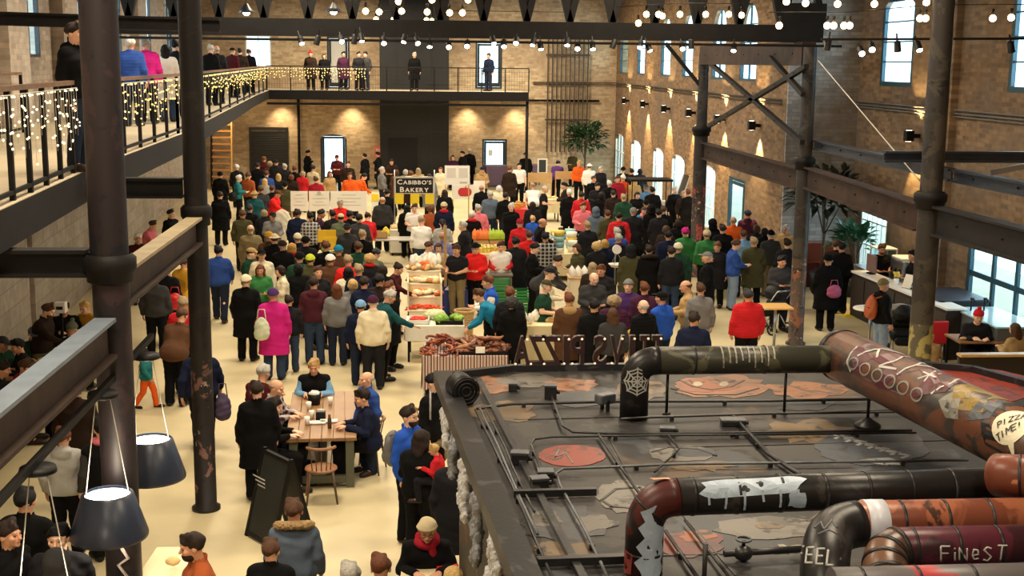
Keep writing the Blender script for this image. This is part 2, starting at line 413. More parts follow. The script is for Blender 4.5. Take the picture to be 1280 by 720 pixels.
def head_prims(J):
    R = J['R']; c = J['head']; T = lambda q: c+R@np.array(q)
    P = [ell(T((0,.015,.035)), (.075,.094,.092), R, .02), ell(T((0,-.028,-.042)), (.056,.064,.066), R, .03), seg(T((0,-.09,.012)), T((0,-.108,-.018)), .008, .014, .012),
         seg(T((-.034,-.080,.032)), T((.034,-.080,.032)), .012, None, .015), ell(T((0,-.076,-.085)), (.022,.02,.018), R, .02),
         ell(T((0,-.087,-.052)), (.024,.012,.010), R, .012), ell(T((.04,-.06,-.015)), (.025,.025,.025), R, .02), ell(T((-.04,-.06,-.015)), (.025,.025,.025), R, .02)]
    for s in (1,-1): P.append(ell(T((s*.077,.012,-.004)), (.011,.022,.033), R, .008))
    return P
def hand_prims(J, n, fingers=True):
    w = J['wr'+n]; d = J['hd'+n]/np.linalg.norm(J['hd'+n]); pn = J['pn'+n]-d*(J['pn'+n]@d); pn /= np.linalg.norm(pn)
    a = np.cross(d, pn); a *= (1 if n == 'L' else -1); P = []      # a points to the thumb side
    for i, L in enumerate((.066,.074,.070,.055)):
        off = (1.5-i)*.0205; kn = w+d*.088+a*off
        P.append(seg(w+d*.012+a*off*.5, kn, .0165, .0125, .012))
        m = kn+d*L*.55+a*off*.18+pn*.010; t = m+(d*.75+pn*.66)*L*.5+a*off*.12
        P += [seg(kn, m, .0105, .0095, .004), seg(m, t, .0095, .0078, .004)]
    tb = w+d*.03+a*.026; tm = tb+d*.032+a*.026+pn*.012; tt = tm+d*.030+a*.006+pn*.012
    P += [seg(tb, tm, .015, .0115, .008), seg(tm, tt, .0115, .009, .004)]
    return P
def limbs(J, g=0.0, arm_to=1.0, arms=True, legs=True, ga=None):
    P = []; ga = g if ga is None else ga
    for n in 'LR':
        if arms:
            P.append(seg(J['sh'+n], J['el'+n], .052+ga, .043+ga, .028))
            e, w = J['el'+n], J['wr'+n]
            if arm_to > 0: P.append(seg(e, e+(w-e)*arm_to, .044+ga, .044+(.030-.044)*arm_to+ga*.9, .02))
        if legs:
            P += [seg(J['hip'+n], J['kn'+n], .092+g, .058+g, .035), seg(J['kn'+n], J['an'+n], .058+g, .040+g, .02)]
            c = J['kn'+n]*.68+J['an'+n]*.32; P.append(ell(c+np.array([0,.022,0]), (.045+g,.044+g,.10+g), None, .03))
            P.append(seg(J['an'+n], J['toe'+n], .040, .032, .02))
    return P
_cache = {}
def memo(fn):
    def w(*a):
        k = (fn.__name__,)+a
        if k not in _cache: _cache[k] = fn(*a)
        return _cache[k]
    return w
@memo
def J_of(p): return pose_joints(p)
@memo
def body_mesh(p, lod):
    J = J_of(p); P = torso(J)+limbs(J)+head_prims(J)+[seg(J['nk']-np.array([0,0,.03]), J['head']+J['R']@np.array([0,.015,-.06]), .056, .053, .03)]
    for n in 'LR': P += hand_prims(J, n)
    me = field_mesh(P, .0085 if lod == 0 else .015, name='person_body')
    at_ = me.color_attributes.new('feat', 'FLOAT_COLOR', 'POINT')
    V = np.empty(len(me.vertices)*3); me.vertices.foreach_get('co', V); V = V.reshape(-1,3)
    L = (V-J['head'])@J['R']
    lips = ((np.abs(L[:,0]) < .025) & (np.abs(L[:,2]+.052) < .009) & (L[:,1] < -.075)).astype(float)
    ew = .016 if lod == 0 else .02
    eye = ((np.abs(np.abs(L[:,0])-.032) < ew*.8) & (np.abs(L[:,2]-.012) < .009) & (L[:,1] < -.06)).astype(float)*.8
    brow = ((np.abs(np.abs(L[:,0])-.034) < .02) & (np.abs(L[:,2]-.037) < .006) & (L[:,1] < -.06)).astype(float)*.55
    C = np.zeros((len(V),4)); C[:,0] = lips*.7; C[:,1] = np.maximum(eye, brow); C[:,3] = 1
    at_.data.foreach_set('color', C.ravel()); me.materials.append(SKINM)
    return me
@memo
def top_mesh(p, kind, lod, plaid):
    J = J_of(p); h = .012 if lod == 0 else .018; S = J['pose'].startswith('sit')
    g = dict(jacket=.024, coat=.026, tee=.012, puffer=.036, hoodie=.028, vest=.026, sweater=.018, suit=.022, apron=.036)[kind]
    ga = dict(jacket=.018, coat=.020, tee=.014, puffer=.028, hoodie=.020, vest=.0, sweater=.014, suit=.016, apron=.024)[kind]
    P = torso(J, g)
    arm_to = {'tee': 0, 'vest': 0, 'apron': 0}.get(kind, .93)
    if kind == 'tee':
        for n in 'LR': P.append(seg(J['sh'+n], J['sh'+n]*.45+J['el'+n]*.55, .062+ga, .056+ga, .035))
    elif kind in ('vest', 'apron'):
        for n in 'LR': P.append(seg(J['sh'+n], J['sh'+n]*.9+J['el'+n]*.1, .06+ga, .06+ga, .035))
    else: P += limbs(J, 0, arm_to, True, False, ga)
    for n in 'LR': P.append(seg(J['pel'], J['hip'+n], .118+g, .105+g, .04))
    c = J['nk']; up = J['R']@np.array([0,0,1])
    if kind not in ('tee','sweater','apron'):                             # stand-up collar
        for i in range(10):
            a = 2*PI*i/10; q = np.array([.064*math.cos(a), .060*math.sin(a)-.004, .018+.014*math.sin(a)])
            P.append(seg(c+q, c+q+np.array([0,0,.03]), .014, .012, .012))
    if kind in ('hoodie',):
        P += [ell(c+np.array([0,.085,-.02]), (.115,.055,.085), None, .03), seg(c+np.array([-.08,.03,.0]), c+np.array([.08,.03,.0]), .04, None, .03)]
    if kind in ('coat', 'apron') and not S:
        lo = .50 if kind == 'coat' else .6
        for s in (1,-1):
            P.append(seg(np.array([s*.085,.0,.92])+[0,J['pel'][1],0], np.array([s*.105,.005,lo]), .118+g, .125+g, .06))
        P.append(seg(np.array([0,.01,.9]), np.array([0,.01,lo]), .12+g, .125+g, .06))
    hem = {'coat': .50, 'apron': .62}.get(kind, .80 if kind in ('jacket','puffer') else .86)
    if S: hem = .40
    if p == 'lean': hem = .80
    def cut(X, Y, Z, f):
        f = np.maximum(f, (hem-Z))
        if kind == 'puffer': f = f-.007*np.abs(np.sin(Z*52)).astype(np.float32)+.004
        return f
    me = field_mesh(P, h, cut=cut, name='garment_top', fold=.0065 if kind not in ('puffer',) else .003)
    me.materials.append(PLAID if plaid else FAB); return me
@memo
def legs_mesh(p, lod):
    J = J_of(p); g = .016; P = []
    for n in 'LR':
        P += [seg(J['hip'+n], J['kn'+n], .098+g, .064+g, .03), seg(J['kn'+n], J['an'+n]+np.array([0,0,.0]), .064+g, .054+g, .02), seg(J['pel'], J['hip'+n], .118+g, .10+g, .03)]
    def cut(X, Y, Z, f): return np.maximum(f, .045-Z)
    me = field_mesh(P, .012 if lod == 0 else .018, cut=cut, name='trousers', fold=.005); me.materials.append(FAB); return me
@memo
def shoes_mesh(p, lod):
    J = J_of(p); P = []
    for n in 'LR':
        a, t = J['an'+n], J['toe'+n]; d = t-a; d[2] = 0; d /= np.linalg.norm(d); zb = min(a[2]-.035, .06) if a[2] > .1 else .045
        P += [seg([a[0]-d[0]*.03, a[1]-d[1]*.03, zb], [t[0], t[1], .042], .046, .046, .01), seg([t[0]-d[0]*.06,t[1]-d[1]*.06,.045], [t[0]+d[0]*.03,t[1]+d[1]*.03,.036], .05, .038, .02), seg(a+[0,0,.02], [a[0],a[1],zb], .052, .046, .02)]
    def cut(X, Y, Z, f): return np.maximum(f, .002-Z)
    me = field_mesh(P, .011 if lod == 0 else .017, cut=cut, name='shoes'); me.materials.append(SHOE); return me
@memo
def hair_mesh(kind, lod):
    h = .009 if lod == 0 else .014; P = []; fold = .004; line = .0
    top = ell((0,.020,.045), (.086,.102,.095), None, .02)
    pl = lambda X, Y, Z, off=0: (.074-.853*(Y+.088)+off)-Z      # above the hairline plane is negative
    if kind == 'short': fold = .009; P = [top, seg((-.03,-.05,.125), (.05,.0,.135), .022, .03, .03)]; cut = lambda X,Y,Z,f: np.maximum(f, pl(X,Y,Z))
    elif kind == 'crop': P = [ell((0,.018,.040), (.081,.099,.092), None, .02)]; cut = lambda X,Y,Z,f: np.maximum(f, pl(X,Y,Z,.008)); fold = .002
    elif kind == 'bald':
        P = [ell((0,.022,.030), (.084,.100,.085), None, .02)]; cut = lambda X,Y,Z,f: np.maximum(np.maximum(f, pl(X,Y,Z,.035)), Z-.045+.0*Y+np.where(Y < -.0, 1, 0)*(.05))
    elif kind == 'long':
        P = [top, ell((0,.065,-.07), (.094,.052,.17), None, .04), seg((.078,.02,-.0), (.085,.0,-.16), .028,.03,.03), seg((-.078,.02,-.0), (-.085,.0,-.16), .028,.03,.03)]
        cut = lambda X,Y,Z,f: np.maximum(f, np.where((Y < -.035) & (Z < .06), .05, -1)); fold = .007
    elif kind == 'bob':
        P = [top, ell((0,.045,-.02), (.100,.075,.10), None, .04)]
        cut = lambda X,Y,Z,f: np.maximum(f, np.where((Y < -.03) & (Z < .06), .05, -1)); fold = .007
    elif kind == 'pony':
        P = [top, seg((0,.10,.05), (0,.14,.0), .03,.035,.02), seg((0,.14,.0), (0,.125,-.15), .035,.018,.02)]; cut = lambda X,Y,Z,f: np.maximum(f, np.where(Y < .09, 1, 0)*pl(X,Y,Z)+np.where(Y < .09, 0, -1))
    elif kind == 'bun':
        P = [top, ell((0,.085,.115), (.045,.045,.042), None, .02)]; cut = lambda X,Y,Z,f: np.maximum(f, pl(X,Y,Z))
    elif kind == 'curly':
        P = [ell((0,.03,.035), (.125,.125,.125), None, .02)]; cut = lambda X,Y,Z,f: np.maximum(f-.010*np.sin(70*X)*np.sin(64*Y+1)*np.sin(66*Z), np.where((Y < -.04) & (Z < .065), .05, -1)); fold = .008
    elif kind == 'beanie':
        P = [ell((0,.016,.055), (.090,.106,.098), None, .02)]
        for i in range(14):
            a = 2*PI*i/14; b = 2*PI*(i+1)/14
            q = lambda t: np.array([.083*math.cos(t), .016+.099*math.sin(t), .050-.018*math.sin(t)]); P.append(seg(q(a), q(b), .016, None, .01))
        cut = lambda X,Y,Z,f: np.maximum(f, (.034-.2*(Y-.01))-Z)
    elif kind == 'pompom':
        P = [ell((0,.016,.055), (.092,.108,.102), None, .02), ell((0,.02,.178), (.036,.036,.036), None, .01)]
        cut = lambda X,Y,Z,f: np.maximum(f, (.026-.25*(Y-.01))-Z)
    elif kind == 'cap':
        P = [ell((0,.016,.050), (.088,.104,.090), None, .02), ell((0,-.12,.062), (.068,.07,.013), None, .015)]; cut = lambda X,Y,Z,f: np.maximum(f, .045-.05*Y-Z); fold = 0
    elif kind == 'brim':
        P = [ell((0,.016,.06), (.086,.102,.095), None, .02), ell((0,.016,.058), (.135,.150,.014), None, .02)]; cut = lambda X,Y,Z,f: np.maximum(f, .042-.1*Y-Z); fold = .003
    elif kind == 'hood':
        P = [ell((0,.03,.03), (.108,.122,.128), None, .03), ell((0,.05,-.11), (.115,.095,.08), None, .05)]
        cut = lambda X,Y,Z,f: np.maximum(f, np.where((Y < -.05), .05, -1)); fold = .005
    elif kind == 'fur':
        P = []
        for i in range(16):
            a = 2*PI*i/16; q = lambda t: np.array([.155*math.cos(t), .035+.115*math.sin(t), -.145+.05*math.sin(t)]); P.append(seg(q(a), q(a+2*PI/16), .042, None, .02))
        cut = lambda X,Y,Z,f: f-.012*np.sin(120*X)*np.sin(115*Y+1)*np.sin(118*Z)
    elif kind == 'beard':
        P = [ell((0,-.040,-.060), (.062,.068,.066), None, .02)]; cut = lambda X,Y,Z,f: np.maximum(np.maximum(f, Z+.042-.0*Y), Y-.02)
    elif kind == 'scarf':
        for i in range(14):
            a = 2*PI*i/14; q = lambda t: np.array([.085*math.cos(t), .02+.082*math.sin(t), -.135+.018*math.sin(t)]); P.append(seg(q(a), q(a+2*PI/14), .040, None, .02))
        P += [seg((.05,-.07,-.15), (.06,-.115,-.40), .038,.034,.02)]; cut = lambda X,Y,Z,f: f; fold = .008
    elif kind == 'hoodback':
        P = [ell((0,.10,-.17), (.12,.06,.085), None, .03), seg((-.085,.04,-.155), (.085,.04,-.155), .042, None, .03)]; cut = lambda X,Y,Z,f: f; fold = .006
    me = field_mesh(P, h, cut=cut, name='hair_'+kind, fold=fold); me.materials.append(FAB if kind in ('beanie','pompom','cap','brim','hood','scarf','hoodback') else HAIRM); return me
@memo
def glasses_mesh():
    m = MB()
    for s in (1,-1):
        m.tube([(s*.033+.022*math.cos(a), -.103, .012+.018*math.sin(a)) for a in [2*PI*i/14 for i in range(15)]], .0025, 5)
        m.tube([(s*.055,-.102,.016), (s*.082,-.02,.016), (s*.083,.02,.012)], .0022, 5)
    m.tube([(-.012,-.104,.016),(.012,-.104,.016)], .0022, 5)
    return m.mesh('glasses', mat('glasses_frame', (20,18,18), .3))
WEAR = dict(beanie='beanie', pompom='bobble_hat', cap='cap', brim='brimmed_hat', hood='hood')
NAMES = dict(jacket='jacket', coat='coat', tee='tee_shirt', puffer='puffer_jacket', hoodie='hoodie', vest='vest', sweater='sweater', suit='suit_jacket', apron='apron')
people = []
def person(px, py, face, pose, top, legs, hair, label, extra='', base=0.0, h=None, Y=None, foot=None):
    """px,py: where the crown of the head is in the photo; foot=(px,py) instead places by the feet"""
    tk, tc = top.split(':'); hk, hc = hair.split(':')
    H = h or (1.66 if hk in ('long','bun','pony','bob','curly') else 1.77); s = H/1.745; J = J_of(pose)
    wd = random.uniform(1.06, 1.17) if base == 0 else 1.08
    topz = (J['head']+J['R']@np.array([0,.02,.13]))
    if foot: P = at(foot[0], foot[1], base)
    else:
        P = at(px, py, base+topz[2]*s) if Y is None else atY(px, py, Y)
    rz = math.radians(face); off = Matrix.Rotation(rz,3,'Z') @ Vector((topz[0]*s*wd, topz[1]*s*wd, 0))
    x, y = P.x-off.x*(foot is None), P.y-off.y*(foot is None)
    if base == 0: y = min(y, 62.3)
    x = max(x, -6.05-.066*(y-18)-.75)
    d = math.hypot(x, y); lod = 0 if d < 24 else 1
    r = thing('person', label, 'person', (x, y, base), rz); r.scale = (s*wd, s*wd, s)
    sk = random.choice(SKIN)
    bw = random.uniform(.97, 1.05)
    mobj('body', body_mesh(pose, lod), r, color=lin(sk))
    def part(n, me, c, loc=None, rot=None):
        o = mobj(n, me, r, loc, rot, None, lin(COLS[c])); return o
    plaid = tk.endswith('*'); tk = tk.rstrip('*')
    part(NAMES[tk], top_mesh(pose, tk, lod, plaid), tc)
    part('trousers', legs_mesh(pose, lod), legs)
    part('shoes', shoes_mesh(pose, lod), random.choice(['black','dkbrown','black','charcoal']))
    hl = Vector(J['head']); hr = Matrix(J['R'].tolist()).to_euler()
    if hk != 'none': part(WEAR.get(hk, 'hair'), hair_mesh(hk, lod), hc, hl, hr)
    if hk in ('beanie','pompom','cap','brim') and 'nh' not in extra:
        part('hair', hair_mesh('crop', lod), random.choice(['brown','dkbrown','silver','ash']), hl, hr)
    for e in extra.split(','):
        e = e.strip()
        if e.startswith('beard'): part('beard', hair_mesh('beard', lod), e.split(':')[1], hl, hr)
        if e.startswith('under'): part('shirt', top_mesh(pose, 'sweater', lod, False), e.split(':')[1])
        if e == 'glasses': mobj('glasses', glasses_mesh(), r, hl, hr)
        if e.startswith('scarf'): part('scarf', hair_mesh('scarf', lod), e.split(':')[1], hl, hr)
        if e.startswith('fur'): part('fur_trim', hair_mesh('fur', lod), e.split(':')[1], hl, hr)
        if e.startswith('hb'): part('hood', hair_mesh('hoodback', lod), e.split(':')[1], hl, hr)
        if e.startswith('apron'): part('apron', top_mesh(pose, 'apron', lod, False), e.split(':')[1])
    people.append((r, H, pose)); return r
